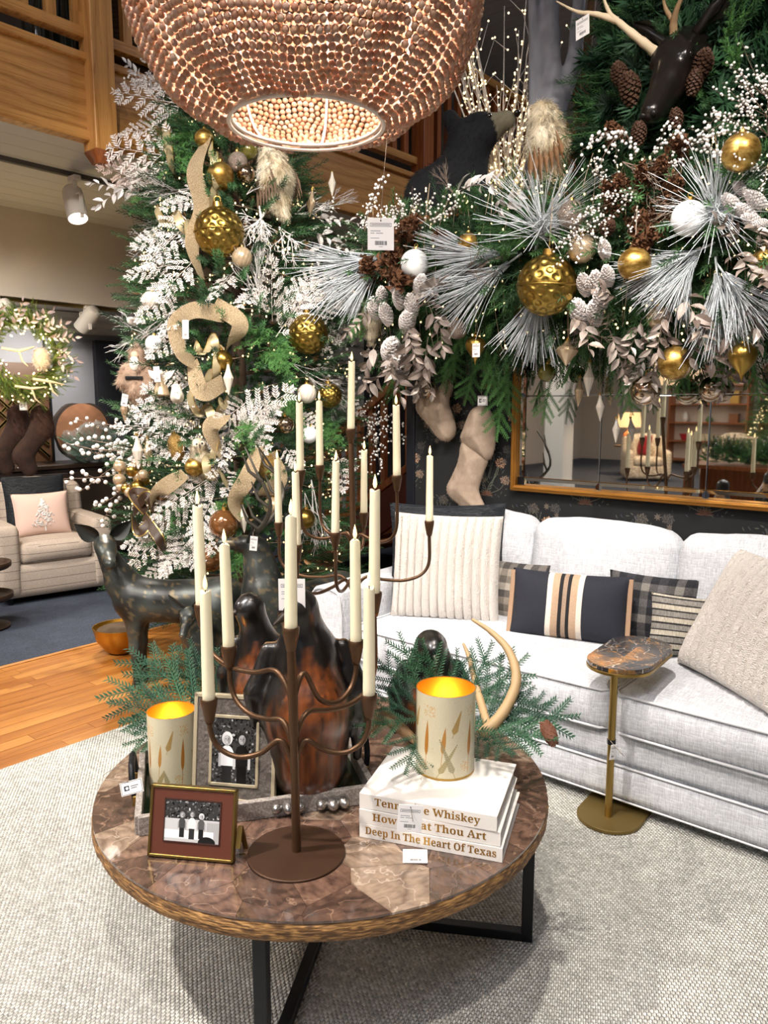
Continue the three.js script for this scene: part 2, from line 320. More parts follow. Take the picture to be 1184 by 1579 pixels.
M.bark = std(0x4c3a2c, 0.9);
M.ribbonGold = std(0xffffff, 0.36, { metalness: 0.3, side: THREE.DoubleSide, map: tex(128, 128, (u, v) => mix3([172, 148, 112], [252, 238, 208], Math.pow(hash3(Math.floor(u * 96), Math.floor(v * 96), 4), 3))), bumpMap: glitBump, bumpScale: 0.004 });
M.ribbonCream = std(0xb0a27e, 0.45, { metalness: 0.25, side: THREE.DoubleSide });
M.ribbonEdge = std(0xc8a860, 0.35, { metalness: 0.8, side: THREE.DoubleSide });
M.ribbonDark = std(0x3c2a1c, 0.5, { side: THREE.DoubleSide });
M.paper = std(0xf4f2ef, 0.7);
M.string = std(0x9a8f80, 0.9);
M.plastic = phys(0xffffff, 0.1, { transmission: 1, thickness: 0 });
M.statue = phys(0xffffff, 0.42, { vertexColors: true, metalness: 0.45 });
M.blackStatue = phys(0x1a1614, 0.28, { metalness: 0.35, clearcoat: 0.5 });
M.furMat = phys(0xffffff, 0.9, { vertexColors: true, sheen: 0.3 });
M.lacquer = phys(0xffffff, 0.35, { vertexColors: true, clearcoat: 0.7, clearcoatRoughness: 0.2 });
M.antler = std(0xffffff, 0.7, { vertexColors: true });
M.eye = phys(0x0a0806, 0.1, { clearcoat: 1 });
// ---------------------------------------------------------------- the building
struct('floor', boxTo(-10, 5, -0.2, -0.012, -9.5, 13), std(0x6b5b4a, 0.8));
{ // oak strip floor between rug and carpet
  const g = structGroup('floor_oak_strip'); part('subfloor', boxTo(-4.56, -3.26, -0.014, -0.0085, -9.4, 4), M.groove, g);
  rnd = mulberry(41); const n = 15, w = 1.3 / n;
  for (let i = 0; i < n; i++) { let z = -4.6 - rr(0, 0.9); while (z < 0.9) { const l = rr(0.7, 1.5); part('plank', boxTo(-4.56 + i * w + 0.0012, -4.56 + (i + 1) * w - 0.0012, -0.0086, -0.0035 + rr(-0.0004, 0.0004), z + 0.001, z + l - 0.001, 0, 0, [rr(0, 3), rr(0, 3)]), pick(M.planks), g); z += l; } }
  part('threshold_strip', boxTo(-4.585, -4.55, -0.01, 0.002, -9.4, 4, 0.003), M.planks[1], g);
}
struct('floor_carpet', boxTo(-9.9, -4.585, -0.014, -0.003, -9.4, 12.9), M.carpet);
struct('floor_carpet_rear', boxTo(-4.58, 4.9, -0.0135, -0.004, 2.2, 12.9), M.carpet);
tag(part(numbered('woven_rug'), boxTo(-3.26, 2.6, -0.0115, 0, -3.78, 2.1, 0.004, 1), M.rug, scene), 'pale grey looped wool rug under the coffee table and sofa', 'rug');
{ // planked soffit under the balcony
  const g = structGroup('ceiling_soffit'); part('backing', boxTo(-10, -4.64, 3.16, 3.3, -9.4, 12.9), M.cream, g);
  for (let i = 0; i < 10; i++) part('board', boxTo(-6.6 + i * 0.196, -6.6 + (i + 1) * 0.196 - 0.005, 3.14, 3.165, -9.2, 6), M.soffit, g);
  part('board_edge', boxTo(-10, -6.605, 3.14, 3.165, 1.25, 12.9), M.soffit, g);
}
{ // balcony front
  const g = structGroup('wall_balcony'); const x = -4.6;
  part('fascia_panel', boxTo(x - 0.04, x, 3.18, 3.6, -5.95, 12, 0, 1), M.oak, g); part('fascia_panel', boxTo(x - 0.04, x, 3.14, 3.24, -9.4, -5.95, 0, 1), M.oakRed, g);
  part('bottom_trim', boxTo(x - 0.06, x + 0.025, 3.135, 3.195, -5.95, 12, 0.006, 1), M.oak, g);
  part('cap_trim', boxTo(x - 0.07, x + 0.03, 3.59, 3.635, -5.95, 12, 0.006, 1), M.oak, g);
  part('lower_rail', boxTo(x - 0.06, x + 0.02, 3.72, 3.785, -5.95, 12, 0.006, 1), M.oak, g);
  part('hand_rail', boxTo(x - 0.09, x + 0.05, 4.74, 4.82, -9.3, 12, 0.02, 1), M.oak, g);
  for (let z = -9.2, i = 0; z < 1.5; z += 0.165, i++) part('baluster', box(0.045, z < -5.95 ? 1.5 : 0.97, 0.06, x - 0.02, z < -5.95 ? 3.99 : 4.265, z, 0, 0, [i * 0.17, i * 0.31]), z < -5.4 ? M.oakRed : M.oak, g);
  const pz = onX(148, 120, x).z; for (const z of [pz, -5.95]) { part('newel_post', box(0.15, 2.1, 0.15, x + 0.02, 4.13, z, 0.008, 0, [z, 0]), z < -5 ? M.oakRed : M.oak, g); }
  part('newel_foot', new THREE.CylinderGeometry(0.106, 0.06, 0.07, 4, 1).rotateY(Math.PI / 4).translate(x + 0.02, 3.045, pz), M.oakRed, g);
  // upper floor behind the rail
  part('upper_floor', boxTo(-10, x - 0.04, 3.3, 3.6, -9.4, 12.9), M.cream, g);
}
struct('wall_upper', boxTo(-7.6, -7.45, 3.6, 5.6, -9.4, 12.9), std(0x6f665d, 0.9));
{ // bulkhead and the recess behind the armchair
  struct('wall_bulkhead', boxTo(-6.74, -6.6, 2.425, 3.16, -7, 1.25), M.plaster);
  struct('ceiling_recess', boxTo(-7.75, -6.735, 2.46, 2.6, -7, 1.25), M.soffit);
  struct('wall_alcove', boxTo(-7.75, -7.6, 0, 2.47, -7, 1.25), M.greyWall);
  struct('wall_alcove_side', boxTo(-7.75, -6.6, 0, 3.16, 1.15, 1.28), M.plaster);
  const s = new THREE.Shape([[0, 0], [0.03, 0.01], [0.035, 0.05], [0.06, 0.07], [0.07, 0.12], [0.11, 0.15], [0.13, 0.2], [0, 0.2]].map(p => new THREE.Vector2(...p)));
  struct('trim_crown', new THREE.ExtrudeGeometry(s, { depth: 8.2, bevelEnabled: false }).translate(-7.6, 2.25, -7), M.white);
}
// outer shell
struct('wall_left', boxTo(-10.2, -10, -0.2, 5.7, -9.6, 13.1), M.hall); struct('wall_right', boxTo(5, 5.2, -0.2, 5.7, -9.6, 13.1), M.hall);
struct('wall_far', boxTo(-10.2, 5.2, -0.2, 5.7, -9.7, -9.5), M.hall); struct('wall_near', boxTo(-10.2, 5.2, -0.2, 5.7, 13, 13.2), M.hall);
{ const g = structGroup('ceiling'); part('ceiling_slab', boxTo(-10.2, 5.2, 5.62, 5.8, -9.7, 13.2), M.hallCeiling, g); for (let i = 0; i < 40; i++) part('ceiling_board', boxTo(-7.4, 5, 5.6, 5.625, -9.4 + i * 0.2, -9.4 + i * 0.2 + 0.192), M.hallCeiling, g); }
// display wall with patterned paper, a deep ledge on top
const WALLZ = -3.8, LEDGE = 2.62;
const paperTex = canvasTex(1024, 1024, (c, w, h) => {
  c.fillStyle = '#0f1113'; c.fillRect(0, 0, w, h); const r = mulberry(5);
  const leaf = (x, y, a, l, b, col) => { c.save(); c.translate(x, y); c.rotate(a); c.fillStyle = col; c.beginPath(); c.moveTo(0, 0); c.quadraticCurveTo(l * 0.45, -b, l, 0); c.quadraticCurveTo(l * 0.45, b, 0, 0); c.fill(); c.strokeStyle = 'rgba(20,22,24,.6)'; c.lineWidth = 2; c.beginPath(); c.moveTo(0, 0); c.lineTo(l, 0); c.stroke(); c.restore(); };
  const cluster = (x, y, s, col) => { for (let i = 0; i < 26; i++) { const a = i * 2.4, d = s * Math.sqrt(i) * 0.95; const px = x + Math.cos(a) * d, py = y + Math.sin(a) * d * 0.8; c.fillStyle = col[i % col.length]; c.beginPath(); c.arc(px, py, s * 0.75, 0, 7); c.fill(); c.fillStyle = '#2a2320'; c.beginPath(); c.arc(px, py, s * 0.22, 0, 7); c.fill(); } };
  const stem = (pts, col, lw) => { c.strokeStyle = col; c.lineWidth = lw; c.beginPath(); c.moveTo(...pts[0]); c.bezierCurveTo(...pts[1], ...pts[2], ...pts[3]); c.stroke(); };
  for (const [ox, oy] of [[0, 0], [512, 512], [1024, 0], [0, 1024], [1024, 1024], [512, -512], [-512, 512]]) {
    for (const s of [-1, 1]) {
      const X = x => ox + 256 + s * x, Y = y => oy + y;
      stem([[X(0), Y(470)], [X(10), Y(300)], [X(120), Y(330)], [X(130), Y(180)]], '#6a6a58', 6); stem([[X(0), Y(470)], [X(60), Y(420)], [X(170), Y(430)], [X(190), Y(330)]], '#6a6a58', 5);
      stem([[X(0), Y(330)], [X(30), Y(220)], [X(60), Y(150)], [X(30), Y(70)]], '#74745f', 4);
      for (let i = 0; i < 9; i++) { const t = i / 9; leaf(X(t * 120), Y(440 - t * 240), s > 0 ? -0.4 - t : Math.PI + 0.4 + t, 54, 13, i % 2 ? '#566058' : '#666858'); leaf(X(20 + t * 60), Y(300 - t * 230), s > 0 ? -1.2 : Math.PI + 1.2, 40, 10, '#50584e'); }
      for (let i = 0; i < 12; i++) { const a = r() * 6.28; leaf(X(40 + r() * 190), Y(40 + r() * 430), a, 30 + r() * 20, 8, ['#4a5048', '#565a50', '#404854'][i % 3]); }
      cluster(X(150), Y(150), 12, ['#b08a6a', '#8e6c56', '#c29a78']); cluster(X(205), Y(310), 11, ['#8a7664', '#9c8068', '#74665a']);
      for (let i = 0; i < 5; i++) leaf(X(0), Y(470), (s > 0 ? -0.1 : Math.PI + 0.1) + s * -i * 0.3, 80 - i * 6, 14, i % 2 ? '#5a3a2c' : '#6e4632');
    }
    cluster(ox + 256, oy + 40, 12, ['#4a4640', '#5e564c']); cluster(ox + 20, oy + 230, 12, ['#96745c', '#b08a6a', '#7e6656']); cluster(ox + 480, oy + 20, 11, ['#4c4742', '#3e3d3c']); for (let i = 0; i < 60; i++) leaf(ox + r() * 512, oy + r() * 512, r() * 6.28, 26 + r() * 34, 9, ['#454c48', '#50564e', '#5c5e50', '#3c4250'][i % 4]); for (let i = 0; i < 5; i++) { const fx = ox + r() * 512, fy = oy + r() * 512; for (let k = 0; k < 7; k++) leaf(fx, fy, k * 0.9, 34, 10, '#74685a'); }
  }
});
paperTex.repeat.set(1 / 0.62, 1 / 0.62);
M.paperWall = std(0xffffff, 0.8, { map: paperTex });
{ const g = structGroup('wall_back'); part('core', boxTo(-2.98, 4, -0.012, LEDGE, -4.6, WALLZ - 0.01), M.darkTrim, g); part('wallpaper', boxTo(-2.98, 4, 0, LEDGE - 0.02, WALLZ - 0.012, WALLZ), M.paperWall, g); part('corner_trim', boxTo(-3.03, -2.965, -0.012, LEDGE, -4.6, WALLZ + 0.012, 0.004), M.darkTrim, g); part('ledge_board', boxTo(-3.05, 4, LEDGE - 0.02, LEDGE + 0.02, -4.65, WALLZ + 0.06, 0.006), M.oakRed, g); }
// the big mirror in panes
{
  const zb = WALLZ + 0.002, zf = WALLZ + 0.03; const p0 = onZ(787, 756, zf), x0 = p0.x, y0 = p0.y, x1 = 0.9, y1 = 2.5;
  const t = thing('wall_mirror', 'large gold framed mirror divided into panes above the white sofa', 'mirror', [0, 0, 0]);
  const fr = (a, b, c, d) => boxTo(a, b, c, d, zb, zf + 0.012, 0.008); const fw = 0.034;
  part('frame', [fr(x0, x0 + fw, y0, y1), fr(x1 - fw, x1, y0, y1), fr(x0 + fw * 0.6, x1 - fw * 0.6, y0, y0 + fw), fr(x0 + fw * 0.6, x1 - fw * 0.6, y1 - fw, y1), boxTo(x0 + fw * 0.45, x0 + fw * 0.75, y0 + 0.02, y1, zf, zf + 0.02, 0.004), boxTo(x0 + 0.02, x1 - 0.02, y0 + fw * 0.45, y0 + fw * 0.75, zf, zf + 0.02, 0.004)], M.goldFrame, t);
  part('backing', boxTo(x0 + 0.02, x1 - 0.02, y0 + 0.02, y1 - 0.02, zb, zb + 0.008), M.blackMetal, t);
  const pane = (a, b, c, d, bev) => { const q = [[a, c], [b, c], [b, d], [a, d]], z0 = zb + 0.009, z1 = z0 + 0.005, pos = [], add = (...v) => v.forEach(w => pos.push(...w)); const s = [[1, 1], [-1, 1], [-1, -1], [1, -1]]; const i4 = q.map((e, i) => [e[0] + s[i][0] * bev, e[1] + s[i][1] * bev, z1]), o4 = q.map(e => [...e, z0 + 0.0022]), bk = q.map(e => [...e, z0]); add(i4[0], i4[1], i4[2], i4[0], i4[2], i4[3]); for (let i = 0; i < 4; i++) { const j = (i + 1) % 4; add(o4[i], o4[j], i4[j], o4[i], i4[j], i4[i], bk[i], bk[j], o4[j], bk[i], o4[j], o4[i]); } const g = new THREE.BufferGeometry(); g.setAttribute('position', new THREE.Float32BufferAttribute(pos, 3)); g.computeVertexNormals(); return g; };
  const xi = x0 + fw * 0.8, yi = y0 + fw * 0.8, st = 0.05; const vx = [xi + st, onZ(925, 650, zf).x, onZ(1093, 650, zf).x, onZ(1093, 650, zf).x + 0.6, x1 - fw], hy = [yi + st, onZ(925, 610, zf).y, 2.05, y1 - fw]; const gp = 0.0012;
  for (let i = 0; i < vx.length - 1; i++) for (let j = 0; j < hy.length - 1; j++) part('pane', pane(vx[i] + gp, vx[i + 1] - gp, hy[j] + gp, hy[j + 1] - gp, 0.003), M.mirror, t);
  for (let i = 0; i < vx.length - 1; i++) part('border_pane', pane(vx[i] + gp, vx[i + 1] - gp, yi, yi + st - gp, 0.016), M.mirror, t);
  for (let j = 0; j < hy.length - 1; j++) part('border_pane', pane(xi, xi + st - gp, hy[j] + gp, hy[j + 1] - gp, 0.016), M.mirror, t);
}
{ // staircase seen past the wall's end
  const g = structGroup('trim_staircase'); const z = -5.0, a = onZ(556, 640, z), b = onZ(640, 566, z), m = (b.y - a.y) / (b.x - a.x), Yr = x => a.y + (x - a.x) * m; const sl = Math.atan(m);
  const beam = (dy, w, h, mat, n) => { const L = 3.2, x = -3.6; part(n, box(L / Math.cos(sl), h, w, 0, 0, 0, 0.01).rotateZ(sl).translate(x, Yr(x) + dy, z), mat, g); };
  beam(0, 0.09, 0.07, M.oakRed, 'hand_rail'); beam(-0.78, 0.07, 0.06, M.oakRed, 'lower_rail'); beam(-1.0, 0.05, 0.3, std(0x5a1e14, 0.5), 'stringer');
  for (let x = -5.05; x < -2.1; x += 0.135) part('baluster', box(0.045, 0.76, 0.045, x, Yr(x) - 0.4, z, 0, 0, [x * 3, x]), M.oakRed, g);
  for (let i = 0; i < 12; i++) { const x = -5.0 + i * 0.26; part('tread', box(0.3, 0.04, 1.0, x, Yr(x) - 0.98, z - 0.52), M.oakRed, g); }
  struct('wall_stair', boxTo(-7.6, 0, -0.012, 3.14, -6.8, -6.7), M.greyWall);
  const d = structGroup('door_1'); const dp = onZ(622, 660, -6.7); part('door_slab', boxTo(dp.x - 0.55, dp.x + 0.4, 0, 2.3, -6.7, -6.66), M.navyPanel, d); for (let i = 0; i < 2; i++) for (let j = 0; j < 4; j++) part('door_panel', boxTo(dp.x - 0.47 + i * 0.44, dp.x - 0.1 + i * 0.44, 0.15 + j * 0.52, 0.58 + j * 0.52, -6.66, -6.645, 0.01), M.navyPanel, d); part('door_handle', new THREE.SphereGeometry(0.03, 16, 12).translate(dp.x - 0.48, 1.0, -6.62), M.brass, d);
}
// ---------------------------------------------------------------- added fill panels and unseen lamps of the hall
for (const [x, z, w, d] of FILL_PANELS) {
  const t = thing('added_light_panel', `added white fill panel at the hall ceiling ${z < -3 ? 'beyond the display wall' : z > 6 ? 'over the rear aisle' : z > 3 ? 'behind the photographer' : 'over the seating area'}, ${x < -0.5 ? 'balcony' : 'far'} side`, 'fill light', [x, 5.6, z], 0, 'added hall fill panels');
  part('panel_frame', [boxTo(-w / 2 - 0.04, w / 2 + 0.04, -0.03, 0, -d / 2 - 0.04, -d / 2), boxTo(-w / 2 - 0.04, w / 2 + 0.04, -0.03, 0, d / 2, d / 2 + 0.04), boxTo(-w / 2 - 0.04, -w / 2, -0.03, 0, -d / 2, d / 2), boxTo(w / 2, w / 2 + 0.04, -0.03, 0, -d / 2, d / 2)], M.white, t);
  part('fill_diffuser', boxTo(-w / 2, w / 2, -0.02, 0, -d / 2, d / 2), new THREE.MeshStandardMaterial({ color: 0xffffff, emissive: COOL, emissiveIntensity: 2 }), t);
  const L = new THREE.RectAreaLight(COOL, PANEL_POWER, w, d); L.position.set(x, 5.565, z); L.lookAt(x, 0, z); scene.add(L);
}
const canGeo = (() => { const p = [[0, 0.17], [0.05, 0.165], [0.066, 0.14], [0.07, 0.1], [0.07, -0.08], [0.064, -0.08], [0.064, -0.03], [0, -0.03]]; return lathe(p, 28); })();
const lensGeo = new THREE.CylinderGeometry(0.063, 0.063, 0.006, 28).translate(0, -0.06, 0);
M.can = std(0xe4ddd4, 0.5);
function trackHead(pos, target, cd, cone, label, group, glow = 6, lit = true, color = WARM, drop = 0.2, soft = 3) {
  const t = thing('track_light', label, 'track light', pos, 0, group); const dir = target.clone().sub(pos).normalize(), q = new THREE.Quaternion().setFromUnitVectors(V(0, -1, 0), dir);
  const c = part('can', canGeo, M.can, t); c.quaternion.copy(q);
  const l = part('light_lens', lensGeo, new THREE.MeshStandardMaterial({ color: 0xffffff, emissive: color, emissiveIntensity: glow }), t); l.quaternion.copy(q);
  part('yoke', [box(0.022, drop, 0.03, 0, drop / 2 + 0.05, 0, 0.004), box(0.1, 0.035, 0.05, 0, drop + 0.04, 0, 0.006), box(0.012, 0.16, 0.028, 0.077, 0.01, 0, 0.003), box(0.012, 0.16, 0.028, -0.077, 0.01, 0, 0.003), box(0.17, 0.012, 0.028, 0, 0.09, 0, 0.003)], M.can, t);
  if (lit) { const s = new THREE.SpotLight(color, cd, 0, cone * R, 0.6, 2); s.position.copy(pos).addScaledVector(dir, 0.085); s.target.position.copy(target); s.castShadow = true; s.shadow.radius = soft; scene.add(s, s.target); }
  return t;
}
UNSEEN_SPOTS.forEach(([x, y, z, ax, ay, az, cd, cone], i) => trackHead(V(x, y, z), V(ax, ay, az), cd, cone, `unseen track spotlight above the seating area aimed at the ${['sofa end', 'garland', 'stockings', 'tree top', 'tree foot', 'coffee table', 'rug'][i]}`, undefined, 8));
{ const t = thing('light_track', 'unseen white lighting track hung over the seating area', 'track', [0, 4.2, 0]); for (const z of [-1.75, 0]) part('rail', boxTo(-3.2, 1, -0.015, 0.02, z - 0.02, z + 0.02), M.white, t); for (const [x, z] of [[-3, -1.75], [0.8, -1.75], [-3, 0], [0.8, 0]]) part('hanger_rod', new THREE.CylinderGeometry(0.006, 0.006, 1.4, 8).translate(x, 0.7, z), M.white, t); for (const x of [-2.3, -0.5]) part('cross_rail', boxTo(x - 0.02, x + 0.02, -0.015, 0.02, -1.73, 0.5), M.white, t); }  // unseen track, carries the overhead spots
// unseen lamps under the balcony, placed to light armchair, alcove, floor and soffit
for (const [z, a, cd] of [[-1.7, V(-6.5, 0.9, -3.2), 34], [-0.7, V(-6.4, 0.2, -1.8), 26], [0.4, V(-4.0, 0.0, -1.6), 45], [1.4, V(-5.9, 2.4, 3.5), 40]]) trackHead(V(-5.3, 2.92, z), a, cd, 48, `unseen track light under the balcony aimed at the ${z < -1 ? 'armchair' : z < 0 ? 'alcove wall' : z < 1 ? 'oak floor strip' : 'rear soffit'}`, undefined, 6, true, WARM, 0.14);
for (const [x, z] of [[-7.4, 3.6], [-7.4, 6.6], [-7.4, 9.8], [-5.6, 8.2], [-5.6, 11.2]]) { const w = 0.9, t = thing('added_light_panel', `added fill panel at the low soffit ${z < 5 ? 'next to the column' : z < 7 ? 'ahead of the rear armchairs' : z < 9 ? 'over the rear armchairs' : z < 10 ? 'over the back corner' : 'by the back wall'}`, 'fill light', [x, 3.14, z], 0, 'added soffit fill panels'); part('panel_frame', boxTo(-w / 2 - 0.03, w / 2 + 0.03, -0.012, 0, -w / 2 - 0.03, w / 2 + 0.03), M.white, t); part('fill_diffuser', boxTo(-w / 2, w / 2, -0.02, -0.011, -w / 2, w / 2), new THREE.MeshStandardMaterial({ color: 0xffffff, emissive: WARM, emissiveIntensity: 2 }), t); const L = new THREE.RectAreaLight(WARM, 16, w, w); L.position.set(x, 3.1, z); L.lookAt(x, 0, z); scene.add(L); }  // added fill panels, brighten the rear aisle and the mirror view
// track under the balcony
{ const t = thing('light_track', 'thin dark lighting track along the planked balcony soffit', 'track', [-5.3, 3.14, -2]); part('rail', boxTo(-0.018, 0.018, -0.03, 0, -4, 5), std(0x55504c, 0.6), t); }
{ const p = onY(112, 322, 2.9); p.copy(at(117, 322, 5.32)); trackHead(p, V(-4.3, 0.9, -2.7), 70, 34, 'glowing white track light can under the balcony soffit', undefined, 14, true, WARM, 0.16); }
{ const p = onX(132, 497, -6.68); trackHead(p, p.clone().add(V(-0.75, -0.7, 0.25)), 16, 62, 'white track light turned toward the grey alcove wall', undefined, 6, true, WARM, 2.37 - p.y); }
{ const p = onX(-6, 487, -6.68); trackHead(p, p.clone().add(V(-0.7, -0.7, 0.5)), 14, 62, 'white track light above the lit wreath at the picture edge', undefined, 6, true, WARM, 2.37 - p.y); }
{ const t = thing('light_track', 'brass coloured lighting track under the alcove bulkhead', 'track', [-6.68, 2.424, -2]); part('rail', boxTo(-0.02, 0.02, -0.03, 0, -4, 3), M.brassDull, t); }
// ---------------------------------------------------------------- sofa
function loopXZ(w, d, y, r, rad) { const p = []; for (const [sx, sz] of [[1, 1], [-1, 1], [-1, -1], [1, -1]]) for (let k = 0; k <= 3; k++) { const a = Math.atan2(sz, sx) - Math.PI / 4 + k / 3 * Math.PI / 2; p.push(V(sx * (w / 2 - r) + Math.cos(a) * r, y, sz * (d / 2 - r) + Math.sin(a) * r)); } return tube(p, rad, 80, 6, true); }
function basis(o, c, right, up) { const x = right.clone().normalize(), y = up.clone().addScaledVector(x, -up.dot(x)).normalize(), z = x.clone().cross(y); o.matrix.makeBasis(x, y, z).setPosition(c); o.matrix.decompose(o.position, o.quaternion, o.scale); return o; }
{
  const t = thing('sofa', 'long white linen sofa with loose back cushions under the mirror', 'sofa', [-2.7, 0, -2.68]); // local x to the east, z toward wall is negative
  const W = 3.3;
  part('base_rail', softBox(W - 0.02, 0.13, 0.98, 0.012, 0, 40, 0.001).translate(W / 2, 0.25, -0.5), M.linen, t);
  part('skirt_rail', softBox(W, 0.14, 1.0, 0.014, 0, 40, 0.001).translate(W / 2, 0.118, -0.5), M.linen, t);
  part('piping', [tube([V(0, 0.187, 0.001), V(W, 0.187, 0.001)], 0.0045, 2, 6), tube([V(0, 0.052, 0.001), V(W, 0.052, 0.001)], 0.004, 2, 6)], M.linenPipe, t);
  for (const x of [0.08, W - 0.08]) for (const z of [-0.08, -0.92]) part('leg', new THREE.CylinderGeometry(0.03, 0.022, 0.06, 12).translate(x, 0.03, z), M.blackMetal, t);
  for (const x of [0.105, W - 0.105]) { part('arm', softBox(0.22, 0.58, 1.02, 0.03, 0.008, 22, 0.002, x).translate(x, 0.358, -0.45), M.linen, t); const yy = 0.365; part('arm_piping', tube([V(x - 0.09, 0.08, 0.058), V(x - 0.1, 0.56, 0.06), V(x - 0.08, 0.635, 0.06), V(x + 0.08, 0.635, 0.06), V(x + 0.1, 0.56, 0.06), V(x + 0.09, 0.08, 0.058)], 0.0045, 50, 6), M.linenPipe, t); }
  part('back_frame', softBox(W - 0.02, 0.78, 0.16, 0.04, 0, 30).translate(W / 2, 0.47, -1.0), M.linen, t);
  const sx = [0.225, 1.562, W - 0.225];
  for (let i = 0; i < 2; i++) { const w = sx[i + 1] - sx[i] - 0.008, c = part('seat_cushion', softBox(w, 0.17, 0.74, 0.035, 0.022, 30, 0.003, i * 3).translate(0, 0.398, 0), M.linen, t); c.position.set((sx[i] + sx[i + 1]) / 2, 0, -0.345); part('piping', [loopXZ(w - 0.012, 0.728, 0.474, 0.03, 0.0055), loopXZ(w - 0.012, 0.728, 0.324, 0.03, 0.0055)], M.linenPipe, c); }
  const bx = [0.22, 0.76, 1.5, 2.25, W - 0.22];
  for (let i = 0; i < 4; i++) { const w = bx[i + 1] - bx[i] - 0.008, h = 0.5, c = part('back_cushion', softBox(w, h, 0.19, 0.07, 0.03, 24, 0.006, i * 5 + 2), M.linen, t); c.position.set((bx[i] + bx[i + 1]) / 2, 0.71, -0.83); c.rotation.x = -0.14; part('piping', loopXZ(w - 0.02, h - 0.02, 0.052, 0.06, 0.005).rotateX(Math.PI / 2), M.linenPipe, c); }
}
// throw pillows
const ribbed = n => (x, y) => 0.027 * Math.sqrt(Math.max(0, 1 - (2 * ((((x / 0.55 * n + 0.5) % 1) + 1) % 1) - 1) ** 2)) - 0.01 + 0.004 * (fbm(x * 40, y * 40, 2, 2) - 0.5);
const ribGeo = pillowGeo(0.55, 0.53, 0.17, { n: 208, relief: ribbed(13), pinch: 0.04 });
function pillow(name, geo, mat, label, bl, br, up, lift = 0) { const h = geo.h, o = new THREE.Group(); o.name = numbered(name); scene.add(o); tag(o, label, 'pillow'); const r = br.clone().sub(bl), c = bl.clone().add(br).multiplyScalar(0.5).addScaledVector(up.clone().normalize(), h / 2 + lift); basis(o, c, r, up); part('cover', geo, mat, o); return o; }
ribGeo.h = 0.52;
pillow('throw_pillow', ribGeo, M.plush, 'cream ribbed plush pillow propped in the sofa corner by the candles', V(-2.42, 0.485, -2.92), V(-1.95, 0.485, -3.12), V(-0.03, 1, -0.16));
{ const o = pillow('throw_pillow', ribGeo, M.plush, 'large cream ribbed plush pillow slumped behind the black marble side table', V(-1.06, 0.5, -3.12), V(-0.57, 0.5, -2.72), V(0.2, 0.5, -0.2)); o.scale.set(1.16, 1.0, 1.0); }
{ const g = pillowGeo(0.5, 0.46, 0.2, { n: 36 }); g.h = 0.46; const o = pillow('throw_pillow', g, M.blackFur, 'glossy black fur pillow tucked behind the cream ribbed pillow', V(-2.46, 0.49, -2.98), V(-2.02, 0.49, -3.32), V(-0.02, 1, -0.2), 0.03); o.position.add(V(-0.06, 0.03, -0.03)); o.scale.set(1.22, 1.14, 1); }
const navyTex = tex(512, 256, (u, v) => { const x = (u - 0.5) * 0.54; const n = (fbm(u * 200, v * 100, 2, 2) - 0.5) * 26; const a = Math.abs(x + 0.012); let c = [26, 29, 40]; if (a < 0.082) c = a < 0.010 ? [150, 128, 108] : a < 0.026 ? [18, 18, 20] : a < 0.058 ? [176, 148, 122] : [214, 204, 190]; return c.map(k => clamp(k + n * (c[0] < 60 ? 0.4 : 1), 0, 255)); }, [0.54, 0.34]); navyTex.offset.set(0.5, 0.5);
{ const g = pillowGeo(0.53, 0.31, 0.15, { n: 40 }); g.h = 0.31; const o = pillow('lumbar_pillow', g, std(0xffffff, 0.85, { map: navyTex }), 'navy lumbar pillow with tan and black stripes down its middle', V(-1.8, 0.492, -3.0), V(-1.31, 0.49, -3.16), V(0.0, 1, -0.3));
  for (const s of [-1, 1]) part('edge_flange', box(0.022, 0.29, 0.012, s * 0.262, 0, 0, 0.004), std(0x9a7c62, 0.7), o, 'tan flange along the short edge'); }
const plaidTex = (bg, cols, s) => tex(256, 256, (u, v) => { let c = bg; const bu = Math.floor(u * 8), bv = Math.floor(v * 8); const cu = cols[bu % cols.length], cv = cols[(bv + s) % cols.length]; c = mix3(cu, cv, (Math.floor(u * 256) + Math.floor(v * 256)) % 2 ? 0.35 : 0.65); const n = (fbm(u * 120, v * 120, 4, 2) - 0.5) * 40; return c.map(k => clamp(k + n, 0, 255)); }, [0.3, 0.3]);
{ const g = pillowGeo(0.4, 0.3, 0.12, { n: 28 }); g.h = 0.3; pillow('throw_pillow', g, std(0xffffff, 0.9, { map: plaidTex([30, 30, 34], [[26, 26, 32], [60, 60, 66], [24, 24, 28], [120, 116, 110]], 1) }), 'dark charcoal plaid pillow peeking out behind the navy pillow', V(-1.46, 0.49, -3.3), V(-1.08, 0.49, -3.34), V(0.0, 1, -0.25));
  const tx = tex(256, 256, (u, v) => { const k = v * 6 % 1; let c = k < 0.12 ? [34, 32, 32] : k < 0.5 ? [176, 168, 152] : k < 0.6 ? [44, 42, 42] : [128, 124, 118]; const n = (fbm(u * 160, v * 30, 2, 2) - 0.5) * 60; return c.map(q => clamp(q + n, 0, 255)); }, [0.34, 0.34]); const g2 = pillowGeo(0.36, 0.26, 0.11, { n: 28 }); g2.h = 0.26; pillow('throw_pillow', g2, std(0xffffff, 0.9, { map: tx }), 'beige and black striped pillow between dark plaid and ribbed pillow', V(-1.2, 0.49, -3.16), V(-0.86, 0.49, -3.24), V(-0.05, 1, -0.3));
  const g3 = pillowGeo(0.4, 0.3, 0.12, { n: 28 }); g3.h = 0.3; pillow('throw_pillow', g3, std(0xffffff, 0.9, { map: plaidTex([90, 86, 80], [[150, 140, 128], [50, 48, 50], [196, 190, 178], [90, 84, 78]], 2) }), 'grey beige plaid pillow between the ribbed pillow and the navy pillow', V(-2.15, 0.47, -3.24), V(-1.78, 0.47, -3.28), V(0, 1, -0.25)); }
